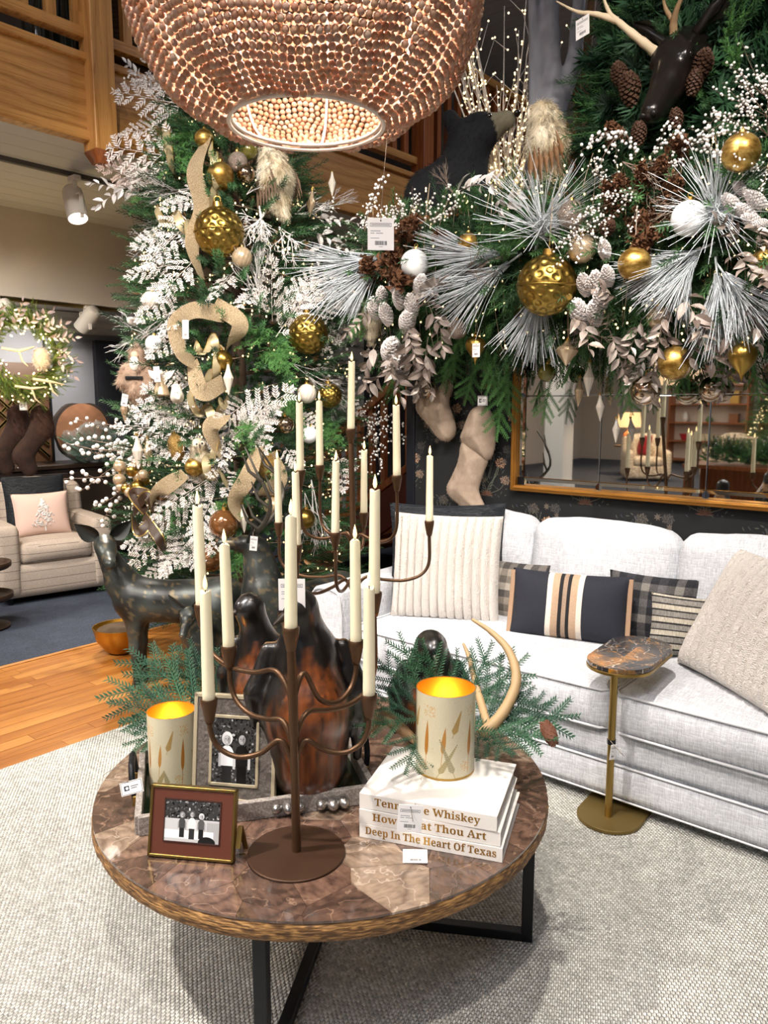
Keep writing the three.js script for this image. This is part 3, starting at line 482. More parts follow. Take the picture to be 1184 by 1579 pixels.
// ---------------------------------------------------------------- coffee table
const TC = V(-1.523, 0, -1.525), TT = 0.455, TR = 0.648;
const stoneTexs = [[[70, 52, 44], [124, 96, 80], [186, 160, 138], 2], [[84, 64, 52], [140, 112, 94], [206, 184, 162], 12], [[58, 44, 37], [104, 80, 67], [170, 142, 118], 23], [[104, 86, 72], [160, 138, 118], [210, 194, 176], 31]].map(([a, b, c, s]) => tex(512, 512, (u, v) => { const w = fbm(u * 3 + s, v * 3, s, 4); const band = Math.abs(Math.sin((u * 2 + v * 5 + w * 4) * 4 + s)); const f = fbm(u * 30 + s, v * 60, 3, 3), vein = Math.abs(fbm(u * 7 + s, v * 7, 9, 4) - 0.5); let q = mix3(a, b, clamp(0.15 + band * 0.6 + (f - 0.5) * 0.9, 0, 1)); if (vein < 0.014) q = mix3(c, q, 0.35 + 0.65 * vein / 0.014); return q; }, [0.5, 0.5]));
M.stone = stoneTexs.map(t => phys(0xffffff, 0.22, { map: t, clearcoat: 0.8, clearcoatRoughness: 0.03 }));
{
  const t = thing('coffee_table', 'round coffee table with polished brown stone mosaic top and black frame', 'table', TC);
  const edgeTex = tex(1024, 64, (u, v) => { const n = fbm(u * 260, v * 16, 3, 4), m = fbm(u * 40, v * 4, 8, 3); return mix3([86, 58, 30], [190, 144, 86], clamp(0.42 + (n - 0.5) * 2.2 + (m - 0.5) * 1.0, 0, 1)); }); const prof = []; for (let i = 0; i <= 4; i++) prof.push([TR - 0.006 * (i === 0 || i === 4 ? 1 : 0), TT - 0.052 + 0.049 * i / 4]);
  const eg = new THREE.LatheGeometry(prof.map(p => new THREE.Vector2(...p)), 160); { const p = eg.attributes.position; for (let i = 0; i < p.count; i++) { const a = Math.atan2(p.getZ(i), p.getX(i)); const k = 1 + (fbm(Math.cos(a) * 22, Math.sin(a) * 22, p.getY(i) * 40, 3) - 0.5) * 0.012; p.setX(i, p.getX(i) * k); p.setZ(i, p.getZ(i) * k); } eg.computeVertexNormals(); }
  const edgeMat = std(0xffffff, 0.7, { map: edgeTex, bumpMap: tex(512, 64, (u, v) => 255 * fbm(u * 160, v * 14, 3, 4), [1, 1], false), bumpScale: 0.004 });
  part('raw_edge', [eg, new THREE.CylinderGeometry(TR - 0.006, TR - 0.006, 0.046, 96).translate(0, TT - 0.028, 0)], edgeMat, t, 'rough gold brown raw stone edge');
  rnd = mulberry(77); const seeds = []; while (seeds.length < 74) { const a = rr(0, 6.283), q = TR * 1.02 * Math.sqrt(rnd()); const x = Math.cos(a) * q, z = Math.sin(a) * q; if (seeds.every(s => Math.hypot(s[0] - x, s[1] - z) > 0.085)) seeds.push([x, z]); }
  seeds.forEach(([sx, sz], i) => {
    let poly = []; for (let k = 0; k < 140; k++) poly.push([Math.cos(k / 140 * 6.2832) * (TR - 0.002), Math.sin(k / 140 * 6.2832) * (TR - 0.002)]);
    seeds.forEach(([ox, oz], j) => { if (j === i) return; const nx = ox - sx, nz = oz - sz, L = Math.hypot(nx, nz), d = (nx * (sx + ox) + nz * (sz + oz)) / 2 / L - 0.0005, out = []; for (let k = 0; k < poly.length; k++) { const A = poly[k], B = poly[(k + 1) % poly.length], da = (A[0] * nx + A[1] * nz) / L - d, db = (B[0] * nx + B[1] * nz) / L - d; if (da <= 0) out.push(A); if ((da < 0) !== (db < 0)) { const q = da / (da - db); out.push([A[0] + (B[0] - A[0]) * q, A[1] + (B[1] - A[1]) * q]); } } poly = out; });
    if (poly.length < 3) return; const s = new THREE.Shape(poly.map(p => new THREE.Vector2(p[0], -p[1]))); const g = new THREE.ExtrudeGeometry(s, { depth: 0.006, bevelEnabled: false }).rotateX(-Math.PI / 2).translate(0, TT - 0.006, 0);
    const a = rr(0, 6.28), uv = g.attributes.uv, p = g.attributes.position, ou = rr(0, 2), ov = rr(0, 2); for (let k = 0; k < uv.count; k++) uv.setXY(k, p.getX(k) * Math.cos(a) - p.getZ(k) * Math.sin(a) + ou, p.getX(k) * Math.sin(a) + p.getZ(k) * Math.cos(a) + ov);
    part('stone_tile', g, M.stone[[0, 1, 2, 0, 1, 0, 2, 3][i % 8]], t);
  });
  const bar = (x0, z0, y0, x1, z1, y1) => { const a = V(x0, y0, z0), b = V(x1, y1, z1), L = a.distanceTo(b), d = b.clone().sub(a), g = Math.abs(d.y) > 0.1 ? box(0.05, L, 0.02, 0, 0, 0, 0.003) : box(L, 0.02, 0.05, 0, 0, 0, 0.003); return [g, a, b, d]; };
  for (const [ux, uz] of [[0.858, -0.513], [0.513, 0.858]]) {
    const yaw = Math.atan2(-uz, ux), r = 0.6;
    for (const s of [-1, 1]) part('leg', box(0.032, TT - 0.052, 0.032, 0, 0, 0, 0.003).rotateY(yaw).translate(s * ux * r, (TT - 0.052) / 2, s * uz * r), M.blackMetal, t);
    part('floor_bar', box(1.2, 0.028, 0.032, 0, 0, 0, 0.003).rotateY(yaw).translate(0, ux > 0.6 ? 0.015 : 0.0145, 0), M.blackMetal, t); part('top_bar', box(1.18, 0.02, 0.05, 0, 0, 0, 0.003).rotateY(yaw).translate(0, TT - 0.064, 0), M.blackMetal, t);
  }
}
// ---------------------------------------------------------------- oval side table
const stadium = (w, l) => { const s = new THREE.Shape(), r = w / 2, h = l / 2 - r; s.absarc(0, h, r, 0, Math.PI); s.absarc(0, -h, r, Math.PI, 2 * Math.PI); return s; };
{
  const t = thing('side_table', 'slim brass side table with oval black and gold marble top', 'side table', [-1.115, 0, -2.77], 0.06);
  const marbleTex = tex(512, 512, (u, v) => { const w = fbm(u * 4, v * 4, 3, 4) * 1.4; const vn = Math.abs(fbm(u * 5 + w, v * 8 + w, 6, 5) - 0.5), wv = Math.abs(fbm(u * 9 + w, v * 3 - w, 16, 4) - 0.5), gold = fbm(u * 3.2, v * 3.2, 21, 5); let c = [30, 29, 32]; c = mix3(c, [62, 58, 56], fbm(u * 18, v * 18, 4, 3) * 0.6); if (gold > 0.56) c = mix3(c, [176, 116, 40], clamp((gold - 0.56) * 9, 0, 0.85) * (0.5 + fbm(u * 40, v * 40, 3, 2))); if (vn < 0.018) c = mix3([196, 136, 56], c, vn / 0.018); if (wv < 0.01) c = mix3([236, 228, 214], c, wv / 0.01); return c.map(q => clamp(q, 0, 255)); }, [0.5, 0.5]);
  const ex = (s, d, b) => new THREE.ExtrudeGeometry(s, { depth: d, bevelEnabled: b > 0, bevelSize: b, bevelThickness: b, bevelSegments: 2, curveSegments: 24 }).rotateX(-Math.PI / 2);
  part('marble_top', smoothlessUV(ex(stadium(0.232, 0.452), 0.012, 0.003)).translate(0, 0.595, 0), phys(0xffffff, 0.3, { map: marbleTex, clearcoat: 0.35, clearcoatRoughness: 0.05 }), t);
  part('top_rim', ex(stadium(0.238, 0.458), 0.008, 0.002).translate(0, 0.583, 0), M.brass, t);
  part('pole', [new THREE.CylinderGeometry(0.0135, 0.0135, 0.57, 20).translate(0, 0.3, 0.165)], M.brass, t); part('pole_collar', new THREE.CylinderGeometry(0.0155, 0.0155, 0.018, 20).translate(0, 0.31, 0.165), M.blackMetal, t);
  part('base_plate', ex(stadium(0.232, 0.5), 0.008, 0.003).translate(0, 0.004, 0.02), M.brassDull, t);
}
function smoothlessUV(g) { return metreUV(g); }
// ---------------------------------------------------------------- striped armchair by the alcove
function stripeTex(base, dark) { return tex(256, 256, (u, v) => { const s = (v * 5) % 1; const n = (fbm(u * 120, v * 160, 3, 2) - 0.5) * 46; let c = s < 0.05 ? dark : base; c = c.map(q => clamp(q + n, 0, 255)); return c; }, [0.3, 0.34]); }
function armchair(pos, turn, label, mat, round = 0.04) {
  const t = thing('armchair', label, 'armchair', pos, turn);
  part('base', softBox(0.86, 0.26, 0.82, 0.02, 0.004, 18).translate(0, 0.18, 0), mat, t); part('seat_cushion', softBox(0.56, 0.17, 0.68, 0.05, 0.02, 18, 0.003).translate(0, 0.39, 0.08), mat, t);
  for (const s of [-1, 1]) part('arm', softBox(0.17, 0.56, 0.84, round, 0.01, 18, 0.003, s).translate(s * 0.36, 0.34, 0.0), mat, t);
  part('back', softBox(0.86, 0.5, 0.2, 0.06, 0.02, 18, 0.003).rotateX(-0.12).translate(0, 0.62, -0.34), mat, t); part('back_cushion', softBox(0.54, 0.46, 0.16, 0.06, 0.03, 18, 0.004).rotateX(-0.14).translate(0, 0.68, -0.18), mat, t);
  for (const x of [-0.36, 0.36]) for (const z of [-0.34, 0.36]) part('leg', new THREE.CylinderGeometry(0.025, 0.02, 0.05, 10).translate(x, 0.024, z), M.blackMetal, t);
  return t;
}
const stripeMat = std(0xffffff, 0.9, { map: stripeTex([168, 154, 140], [92, 82, 76]) });
armchair([-6.27, -0.003, -2.98], 80 * R, 'grey beige pinstriped armchair in front of the alcove', stripeMat);
{ // its two pillows
  const g = pillowGeo(0.5, 0.5, 0.16, { n: 30 }); g.h = 0.5; const f = V(0.985, 0, 0.17), rt = V(0.17, 0, -0.985); const c0 = V(-6.27, 0.485, -2.98); const b = c0.clone().addScaledVector(f, -0.03);
  pillow('throw_pillow', g, M.blackFur, 'black fur pillow at the back of the pinstriped armchair', b.clone().addScaledVector(rt, -0.27), b.clone().addScaledVector(rt, 0.25), V(-0.2, 1, -0.03), -0.02);
  const g2 = pillowGeo(0.44, 0.36, 0.14, { n: 30 }); g2.h = 0.36; const b2 = c0.clone().addScaledVector(f, 0.14); const o = pillow('throw_pillow', g2, std(0xcdb0a2, 0.9), 'dusty pink pillow with a silver sequin tree on the armchair', b2.clone().addScaledVector(rt, -0.24), b2.clone().addScaledVector(rt, 0.2), V(-0.22, 1, -0.04), -0.01);
  rnd = mulberry(3); const seq = []; for (let i = 0; i < 190; i++) { const v = rnd(), tier = v * 3 % 1; const w = (1 - v) * 0.1 * (0.62 + 0.5 * (1 - tier)) + 0.006; const x = rr(-w, w), y = -0.1 + v * 0.22; const e = Math.pow((1 - Math.pow(Math.abs(x / 0.22), 2.6)) * (1 - Math.pow(Math.abs(y / 0.18), 2.6)), 0.55); seq.push(new THREE.SphereGeometry(0.0075, 5, 4).scale(1, 1, 0.5).translate(x, y, 0.07 * e + 0.002)); } for (let i = 0; i < 4; i++) seq.push(new THREE.SphereGeometry(0.007, 5, 4).scale(1, 1, 0.5).translate(0, -0.115 - i * 0.008, 0.066)); part('sequin_tree', seq, std(0xe8e4e0, 0.3, { metalness: 0.6 }), o, 'silver sequin tree applique');
}
// ---------------------------------------------------------------- beaded chandelier
{
  const c = at(473, 187, 1.9); const t = thing('bead_chandelier', 'large basket chandelier strung with rows of brown wooden beads', 'chandelier', c);
  const prof = new THREE.CatmullRomCurve3([V(0.2, 0.0, 0), V(0.285, 0.03, 0), V(0.352, 0.09, 0), V(0.402, 0.19, 0), V(0.428, 0.31, 0), V(0.43, 0.42, 0), V(0.36, 0.53, 0), V(0.22, 0.6, 0), V(0.13, 0.68, 0), V(0.1, 0.8, 0)]);
  const bead = new THREE.SphereGeometry(0.0084, 10, 8); M.bead = std(0xffffff, 0.6); rnd = mulberry(11); const L = prof.getLength(), rows = Math.floor(L / 0.0187);
  for (let i = 0; i < rows; i++) { const p = prof.getPointAt(i / (rows - 1)), n = Math.floor(2 * Math.PI * p.x / 0.0168), ms = [], cs = [], ph = rnd(); for (let k = 0; k < n; k++) { const a = (k + ph) / n * 2 * Math.PI; const fold = Math.cos(a * 14 + Math.sin(a * 3) * 1.5); const r = p.x * (1 + 0.014 * fold) + rr(-0.0015, 0.0015), y = p.y - 0.006 * fold + 0.006 * Math.sin(a * 5 + i * 0.12) + rr(-0.0016, 0.0016); ms.push(new THREE.Matrix4().compose(V(Math.cos(a) * r, y, Math.sin(a) * r), new THREE.Quaternion(), V(1, 1, 1).multiplyScalar(rr(0.93, 1.07)))); cs.push(new THREE.Color().setHSL(rr(0.055, 0.075), rr(0.25, 0.37), rr(0.5, 0.63), THREE.SRGBColorSpace)); } instanced('bead_row', bead, M.bead, ms, t, cs); }
  const wire = std(0xe9e0d2, 0.7);
  for (let k = 0; k < 10; k++) { const a = k / 10 * 2 * Math.PI + 0.3; part('rib', tube(Array.from({ length: 14 }, (_, i) => { const p = prof.getPointAt(i / 13); return V(Math.cos(a) * (p.x - 0.016), p.y + 0.004, Math.sin(a) * (p.x - 0.016)); }), 0.0042, 40, 6), wire, t); }
  part('bottom_ring', [new THREE.TorusGeometry(0.186, 0.005, 8, 80).rotateX(Math.PI / 2).translate(0, 0.002, 0), new THREE.TorusGeometry(0.19, 0.005, 8, 80).rotateX(Math.PI / 2).translate(0, -0.009, 0)], wire, t, 'white wrapped ring at the bottom opening');
  part('chain', new THREE.CylinderGeometry(0.007, 0.007, 5.6 - c.y - 0.78, 8).translate(0, 0.78 + (5.6 - c.y - 0.78) / 2, 0), M.brassDull, t); part('lamp_socket', new THREE.CylinderGeometry(0.02, 0.025, 0.4, 12).translate(0, 0.6, 0), M.brassDull, t);
  part('bulb', new THREE.SphereGeometry(0.045, 16, 12).translate(0, 0.36, 0), new THREE.MeshStandardMaterial({ color: 0xffffff, emissive: 0xffe8cc, emissiveIntensity: 5 }), t);
  const l = new THREE.PointLight(0xfff2e6, 5); l.position.copy(c).add(V(0, 0.36, 0)); l.castShadow = true; l.shadow.radius = 2.2; scene.add(l);
}
// ---------------------------------------------------------------- candles and candelabra
const candleGeos = [0, 1, 2].map(s => { const H = 0.262, p = []; const n = 10; for (let i = 0; i <= n; i++) p.push([0.0148 - 0.0022 * i / n, H * i / n]); p.push([0.0105, H + 0.001], [0.004, H - 0.003], [0, H - 0.003]); const g = lathe([[0, 0], ...p], 18); const q = g.attributes.position; for (let i = 0; i < q.count; i++) { const y = q.getY(i); if (y > H * 0.97) q.setY(i, y + 0.003 * Math.sin(Math.atan2(q.getZ(i), q.getX(i)) * 2 + s * 2)); } g.computeVertexNormals(); return g; });
const wickGeo = new THREE.CylinderGeometry(0.0012, 0.0012, 0.012, 6).translate(0, 0.264, 0);
const flameGeo = lathe([[0, 0.266], [0.0035, 0.27], [0.0054, 0.277], [0.0042, 0.287], [0.0018, 0.296], [0, 0.302]], 12);
const cupGeo = (() => lathe([[0, -0.052], [0.009, -0.052], [0.0115, -0.044], [0.0185, -0.008], [0.0195, 0.0], [0.0192, 0.008], [0.0162, 0.008], [0.0155, -0.006], [0, -0.006]], 10))();
let candleN = 0;
const candleLabels = {};
function candelabra(name, label, base, baseR, stemTop, sockets, floorY, s = 1) {
  const t = thing(name, label, 'candelabra', [base.x, floorY, base.z]); const L = p => p.clone().sub(t.position); const top = L(stemTop);
  part('base_disc', lathe([[0, 0], [baseR, 0], [baseR, 0.004], [baseR - 0.003, 0.0065], [0.02, 0.008], [0, 0.008]], 64), M.bronzeDisc, t);
  part('stem', [limb([V(0, 0.006, 0), V(0, 0.2, 0), V(top.x * 0.5, top.y * 0.7, top.z * 0.5), V(top.x, top.y - 0.05, top.z)], [0.0115, 0.0105, 0.012, 0.011], 12)], M.bronze, t);
  const cups = [[stemTop, null]]; for (const k of sockets) cups.push([k[0], k[1], k[2]]);
  for (const [p, jy, lab] of cups) {
    const q = L(p); const cup = part('candle_cup', cupGeo, M.bronze, t); cup.position.copy(q); cup.scale.setScalar(s);
    if (jy !== null && jy !== undefined) { const j = V(top.x * 0.5, jy - t.position.y, top.z * 0.5), d = V(q.x - j.x, 0, q.z - j.z), r = d.length(); d.normalize(); const bot = q.y - 0.05 * s, dip = Math.min(j.y + 0.03, bot - 0.085); const at_ = (f, y) => V(j.x + d.x * r * f, y, j.z + d.z * r * f); part('arm', tube([at_(0.01, j.y - 0.05), at_(0.035, j.y), at_(0.16, j.y + 0.045), at_(0.4, mixn(j.y + 0.045, dip, 0.75)), at_(0.68, dip), at_(0.9, dip + 0.022), at_(0.99, dip + 0.06), at_(1, bot + 0.004)], 0.0058 * s + 0.0006, 48, 8), M.bronze, t); }
  }
  cups.forEach(([p, jy, lab], i) => { const c = thing('taper_candle', lab || `ivory taper candle at the centre of the ${label.split(' with ')[0]}`, 'candle', p.clone().add(V(0, -0.0035, 0)), 0, 'ivory flameless tapers'); c.scale.setScalar(s); part('wax', candleGeos[candleN++ % 3], M.wax, c); part('wick', wickGeo, M.wick, c); part('flame', flameGeo, M.flame, c); c.rotation.set(((i * 37) % 7 - 3) * 0.004, 0, ((i * 53) % 7 - 3) * 0.004); });
  return t;
}
{
  const b = V(-1.298, TT, -1.198); const up = (px, py, t) => at(px, py, t);
  candelabra('candelabra', 'bronze table candelabra with curved arms on the stone coffee table', b, 0.12, V(-1.306, at(449, 962, 1.87).y, -1.2), [
    [up(322, 1082, 1.86), 0.70, 'ivory taper on the low arm in front of the beige glitter frame'], [up(569, 1075, 1.86), 0.70, 'ivory taper on the low arm beside the white books'],
    [up(353, 1000, 1.98), 0.74, 'short looking ivory taper before the fawn and the smaller penguin'], [up(577, 918, 1.98), 0.76, 'ivory taper reaching highest before the sofa arm'],
    [up(311, 936, 2.05), 0.86, 'ivory taper rising in front of the standing doe statue'], [up(549, 992, 2.0), 0.86, 'ivory taper just behind the one beside the books']], TT, 1.05);
  const s = at(548, 900, 2.95); const st = at(541, 664, 2.95); const y1 = at(548, 842, 2.95).y, y2 = at(548, 912, 2.95).y;
  candelabra('floor_candelabra', 'tall bronze floor candelabra with two tiers of curved arms', s, 0.1, st, [
    [up(463, 728, 2.9), y1, 'upper tier taper in front of the pearl ornament of the tree'], [up(493, 720, 3.05), y1, 'upper tier taper beside the small white ball of the tree'], [up(612, 736, 2.8), y1, 'upper tier taper in front of the staircase balusters'], [up(561, 793, 3.12), y1, 'upper tier taper behind the tall bronze stem'],
    [up(430, 808, 3.1), y2, 'lower tier taper above the stag head'], [up(458, 843, 2.68), y2, 'lower tier taper rising behind the central table candle'], [up(517, 824, 2.72), y2, 'lower tier taper next to the stem above the sofa arm'], [up(662, 806, 2.98), y2, 'lower tier taper in front of the cream ribbed pillow']], 0, 1.0);
}
// ---------------------------------------------------------------- tray, frames, jars, books
const TA = V(-0.562, 0, 0.827), TB = V(-0.827, 0, -0.562), TL0 = V(-1.525, TT, -1.2);
{
  const len = 0.62, dep = 0.40; const c = TL0.clone().addScaledVector(TA, -0.06).addScaledVector(TB, dep / 2); const t = thing('serving_tray', 'grey shagreen tray with dark mirrored bottom under the penguins', 'tray', c, Math.atan2(-TA.z, TA.x)); // local x along TA
  const shag = std(0xffffff, 0.6, { map: tex(256, 256, (u, v) => { const n = fbm(u * 60, v * 60, 4, 3); return mix3([120, 112, 106], [176, 168, 160], clamp(0.5 + (n - 0.5) * 2, 0, 1)); }, [0.2, 0.2]) });
  part('tray_floor', boxTo(-len / 2, len / 2, 0, 0.008, -dep / 2, dep / 2), std(0x22301f, 0.08, { metalness: 0.6 }), t);
  for (const s of [-1, 1]) { part('tray_wall', boxTo(-len / 2, len / 2, 0, 0.052, s * dep / 2 - 0.009, s * dep / 2 + 0.009, 0.003), shag, t); part('tray_wall', boxTo(s * len / 2 - 0.009, s * len / 2 + 0.009, 0, 0.052, -dep / 2, dep / 2, 0.003), shag, t); part('tray_handle', tube([V(s * (len / 2 + 0.012), 0.03, -0.07), V(s * (len / 2 + 0.018), 0.075, -0.065), V(s * (len / 2 + 0.02), 0.11, -0.04), V(s * (len / 2 + 0.02), 0.115, 0), V(s * (len / 2 + 0.02), 0.11, 0.04), V(s * (len / 2 + 0.018), 0.075, 0.065), V(s * (len / 2 + 0.012), 0.03, 0.07)], 0.009, 40, 8), M.blackMetal, t); for (const z of [-0.07, 0.07]) part('handle_bracket', box(0.014, 0.03, 0.024, s * (len / 2 + 0.012), 0.03, z, 0.003), M.brass, t); }
}
const bw = (draw) => canvasTex(384, 288, draw);
function person(c, x, y, s, hair, shirt, legs, arm) { c.fillStyle = legs; c.fillRect(x - s * 0.5, y + s * 2.1, s, s * 2.4); c.fillStyle = shirt; c.beginPath(); c.moveTo(x - s * 0.75, y + s * 2.6); c.quadraticCurveTo(x - s * 0.9, y + s * 0.7, x, y + s * 0.6); c.quadraticCurveTo(x + s * 0.9, y + s * 0.7, x + s * 0.75, y + s * 2.6); c.fill(); c.fillStyle = arm; c.fillRect(x + s * 0.62, y + s * 1.4, s * 0.26, s * 1.5); c.fillStyle = hair; c.beginPath(); c.ellipse(x, y - s * 0.06, s * 0.56, s * 0.66, 0, 0, 7); c.fill(); c.fillStyle = '#bdbdbd'; c.beginPath(); c.ellipse(x, y + s * 0.08, s * 0.36, s * 0.48, 0, 0, 7); c.fill(); c.fillStyle = '#333'; for (const k of [-1, 1]) { c.beginPath(); c.arc(x + k * s * 0.14, y, s * 0.05, 0, 7); c.fill(); } c.fillStyle = '#8a8a8a'; c.fillRect(x - s * 0.03, y + s * 0.02, s * 0.06, s * 0.18); c.fillStyle = '#eaeaea'; c.fillRect(x - s * 0.11, y + s * 0.28, s * 0.22, s * 0.05); c.fillStyle = 'rgba(60,60,60,.35)'; c.beginPath(); c.ellipse(x + s * 0.2, y + s * 0.1, s * 0.16, s * 0.4, 0, 0, 7); c.fill(); c.fillRect(x - s * 0.1, y + s * 0.5, s * 0.2, s * 0.2); c.fillStyle = arm; c.fillRect(x - s * 0.86, y + s * 1.4, s * 0.24, s * 1.3); }
const leafy = (c, w, h, n, seed) => { const r = mulberry(seed); c.fillStyle = '#3a3a3a'; c.fillRect(0, 0, w, h); for (let i = 0; i < n; i++) { const g = Math.floor(r() * r() * 230 + 10); c.fillStyle = `rgb(${g},${g},${g})`; c.beginPath(); c.ellipse(r() * w, r() * h, 3 + r() * 9, 2 + r() * 6, r() * 3, 0, 7); c.fill(); } };
function frameAt(name, label, bl, br, h, lean, build) { const o = new THREE.Group(); o.name = numbered(name); scene.add(o); tag(o, label, 'picture frame'); const r = br.clone().sub(bl), n = r.clone().normalize().cross(UPY).negate(); const up = UPY.clone().addScaledVector(V(r.z, 0, -r.x).normalize(), lean); basis(o, bl.clone().add(br).multiplyScalar(0.5).addScaledVector(up.clone().normalize(), 0.002), r, up); build(o, r.length()); return o; }
{
  // brown leather frame, photo of three people on a sofa
  const bl = onY(229, 1319, TT), br = onY(361, 1331, TT); bl.y = br.y = TT;
  frameAt('photo_frame', 'brown leather photo frame with gold rim on the table edge', bl, br, 0.165, 0.24, (o, w) => {
    const h = w * 0.78; part('leather_mat', box(w - 0.008, h - 0.008, 0.012, 0, h / 2, 0, 0.002), std(0x5c2f20, 0.5), o, 'reddish brown leather mat');
    part('gold_rim', [box(w, 0.007, 0.02, 0, 0.0035, 0, 0.002), box(w, 0.007, 0.02, 0, h - 0.0035, 0, 0.002), box(0.007, h, 0.02, -w / 2 + 0.0035, h / 2, 0, 0.002), box(0.007, h, 0.02, w / 2 - 0.0035, h / 2, 0, 0.002)], M.brass, o);
    const tx = bw((c, W, H) => { leafy(c, W, H * 0.55, 220, 4); c.fillStyle = '#c9c9c9'; c.fillRect(0, H * 0.45, W, H); c.fillStyle = '#8a8a8a'; for (let i = 0; i < 9; i++) c.fillRect(W * 0.78 + i * 9, H * 0.5, 4, H * 0.5); c.fillStyle = '#f0f0f0'; c.fillRect(0, H * 0.72, W * 0.9, H * 0.2); person(c, W * 0.32, H * 0.36, 34, '#888', '#4a4a4a', '#2a2a2a', '#999'); person(c, W * 0.5, H * 0.33, 38, '#555', '#e8e8e8', '#333', '#ddd'); person(c, W * 0.67, H * 0.37, 34, '#ddd', '#5a5a5a', '#222', '#aaa'); c.fillStyle = '#1e1e1e'; c.beginPath(); c.ellipse(W * 0.78, H * 0.98, 60, 40, 0, 0, 7); c.fill(); });
    part('photo', new THREE.PlaneGeometry(w * 0.64, h * 0.58).translate(0, h * 0.52, 0.0068), std(0xffffff, 0.25, { map: tx }), o, 'black and white photo of three people seated together'); part('photo_bevel', [box(w * 0.66, 0.003, 0.004, 0, h * 0.52 - h * 0.295, 0.006), box(w * 0.66, 0.003, 0.004, 0, h * 0.52 + h * 0.295, 0.006), box(0.003, h * 0.6, 0.004, -w * 0.325, h * 0.52, 0.006), box(0.003, h * 0.6, 0.004, w * 0.325, h * 0.52, 0.006)], std(0x3a1c12, 0.6), o);
    part('easel_leg', [box(0.012, h * 0.56, 0.004).rotateX(0.62).translate(w * 0.5 + 0.008, h * 0.25, -0.04), box(0.012, h * 0.3, 0.004).rotateX(-0.2).translate(w * 0.5 + 0.008, h * 0.34, -0.004), box(0.014, 0.004, 0.05, w * 0.5 + 0.008, 0.006, -0.06)], M.brass, o);
  });
  const bl2 = onY(297, 1232, TT + 0.01), br2 = onY(424, 1243, TT + 0.01);
  frameAt('photo_frame', 'upright beige framed photo of two women with glittery grey mat', bl2, br2, 0.26, 0.16, (o, w) => {
    const h = w * 1.24, b = w * 0.045; const mat = std(0xffffff, 0.5, { metalness: 0.3, map: glitTex([70, 64, 60], [190, 180, 170]), bumpMap: glitBump, bumpScale: 0.002 }); mat.map.repeat.set(8, 8);
    part('glitter_mat', box(w - 0.004, h - 0.004, 0.012, 0, h / 2, 0, 0.002), mat, o); const bg = std(0xb5a88c, 0.45, { metalness: 0.2 }); const rim = (W, H, y, t, z, d) => [box(W, t, d, 0, y - H / 2 + t / 2, z, 0.0015), box(W, t, d, 0, y + H / 2 - t / 2, z, 0.0015), box(t, H, d, -W / 2 + t / 2, y, z, 0.0015), box(t, H, d, W / 2 - t / 2, y, z, 0.0015)];
    part('outer_rim', rim(w, h, h / 2, b, 0, 0.018), bg, o); part('inner_rim', rim(w * 0.6, h * 0.66, h * 0.48, b * 0.8, 0.006, 0.008), bg, o);
    const tx = canvasTex(288, 400, (c, W, H) => { leafy(c, W, H, 420, 9); person(c, W * 0.34, H * 0.32, 64, '#e6e6e6', '#efefef', '#2a2a2a', '#c8c8c8'); person(c, W * 0.68, H * 0.31, 64, '#2c2c2c', '#1c1c1c', '#161616', '#cfcfcf'); }); part('photo', new THREE.PlaneGeometry(w * 0.53, h * 0.6).translate(0, h * 0.48, 0.0078), std(0xffffff, 0.25, { map: tx }), o, 'black and white photo of two women standing'); part('easel_leg', box(0.05, h * 0.7, 0.004).rotateX(0.3).translate(0, h * 0.35, -0.05), M.blackMetal, o);
  });
}
const jarTex = canvasTex(1024, 512, (c, W, H) => {
  c.fillStyle = '#cfc6a8'; c.fillRect(0, 0, W, H); const r = mulberry(8); for (let i = 0; i < 1500; i++) { c.fillStyle = r() < 0.5 ? 'rgba(150,136,96,.25)' : 'rgba(236,228,200,.3)'; c.fillRect(r() * W, r() * H, 2 + r() * 4, 2 + r() * 4); }
  const frond = (x, y, l, a, col) => { c.save(); c.translate(x, y); c.rotate(a); c.strokeStyle = col; c.fillStyle = col; c.lineWidth = 3; c.beginPath(); c.moveTo(0, 0); c.lineTo(0, -l); c.stroke(); for (let k = 0.15; k < 1; k += 0.055) for (const s of [-1, 1]) { c.save(); c.translate(0, -l * k); c.rotate(s * 0.6); const q = 34 * (1.1 - k); c.beginPath(); c.ellipse(0, -q / 2, 4, q / 2, 0, 0, 7); c.fill(); c.restore(); } c.restore(); };
  const wheat = (x, y, l, a, col) => { c.save(); c.translate(x, y); c.rotate(a); c.fillStyle = col; c.strokeStyle = col; c.lineWidth = 3; c.beginPath(); c.moveTo(0, 0); c.lineTo(0, -l * 0.5); c.stroke(); c.beginPath(); c.moveTo(0, -l); c.quadraticCurveTo(18, -l * 0.6, 10, -l * 0.4); c.lineTo(0, -l * 0.3); c.lineTo(-10, -l * 0.4); c.quadraticCurveTo(-18, -l * 0.6, 0, -l); c.fill(); c.restore(); };
  for (let i = 0; i < 4; i++) { const x = i * 256; wheat(x + 120, 480, 330, 0.05, '#a9702a'); frond(x + 40, 500, 260, -0.35, '#8f8560'); frond(x + 190, 500, 240, 0.5, '#9a8a5c'); wheat(x + 215, 420, 240, 0.1, '#b07c34'); frond(x + 20, 250, 170, 0.3, '#a98a50'); c.fillStyle = '#c48a3a'; for (let k = 0; k < 60; k++) c.fillRect(x + 110 + r() * 70, 60 + r() * 70, 4, 4); for (let k = 0; k < 60; k++) c.fillRect(x + 70 + r() * 60, 400 + r() * 60, 4, 4); }  // grass print; gold tones painted for candle glow through the glass
});
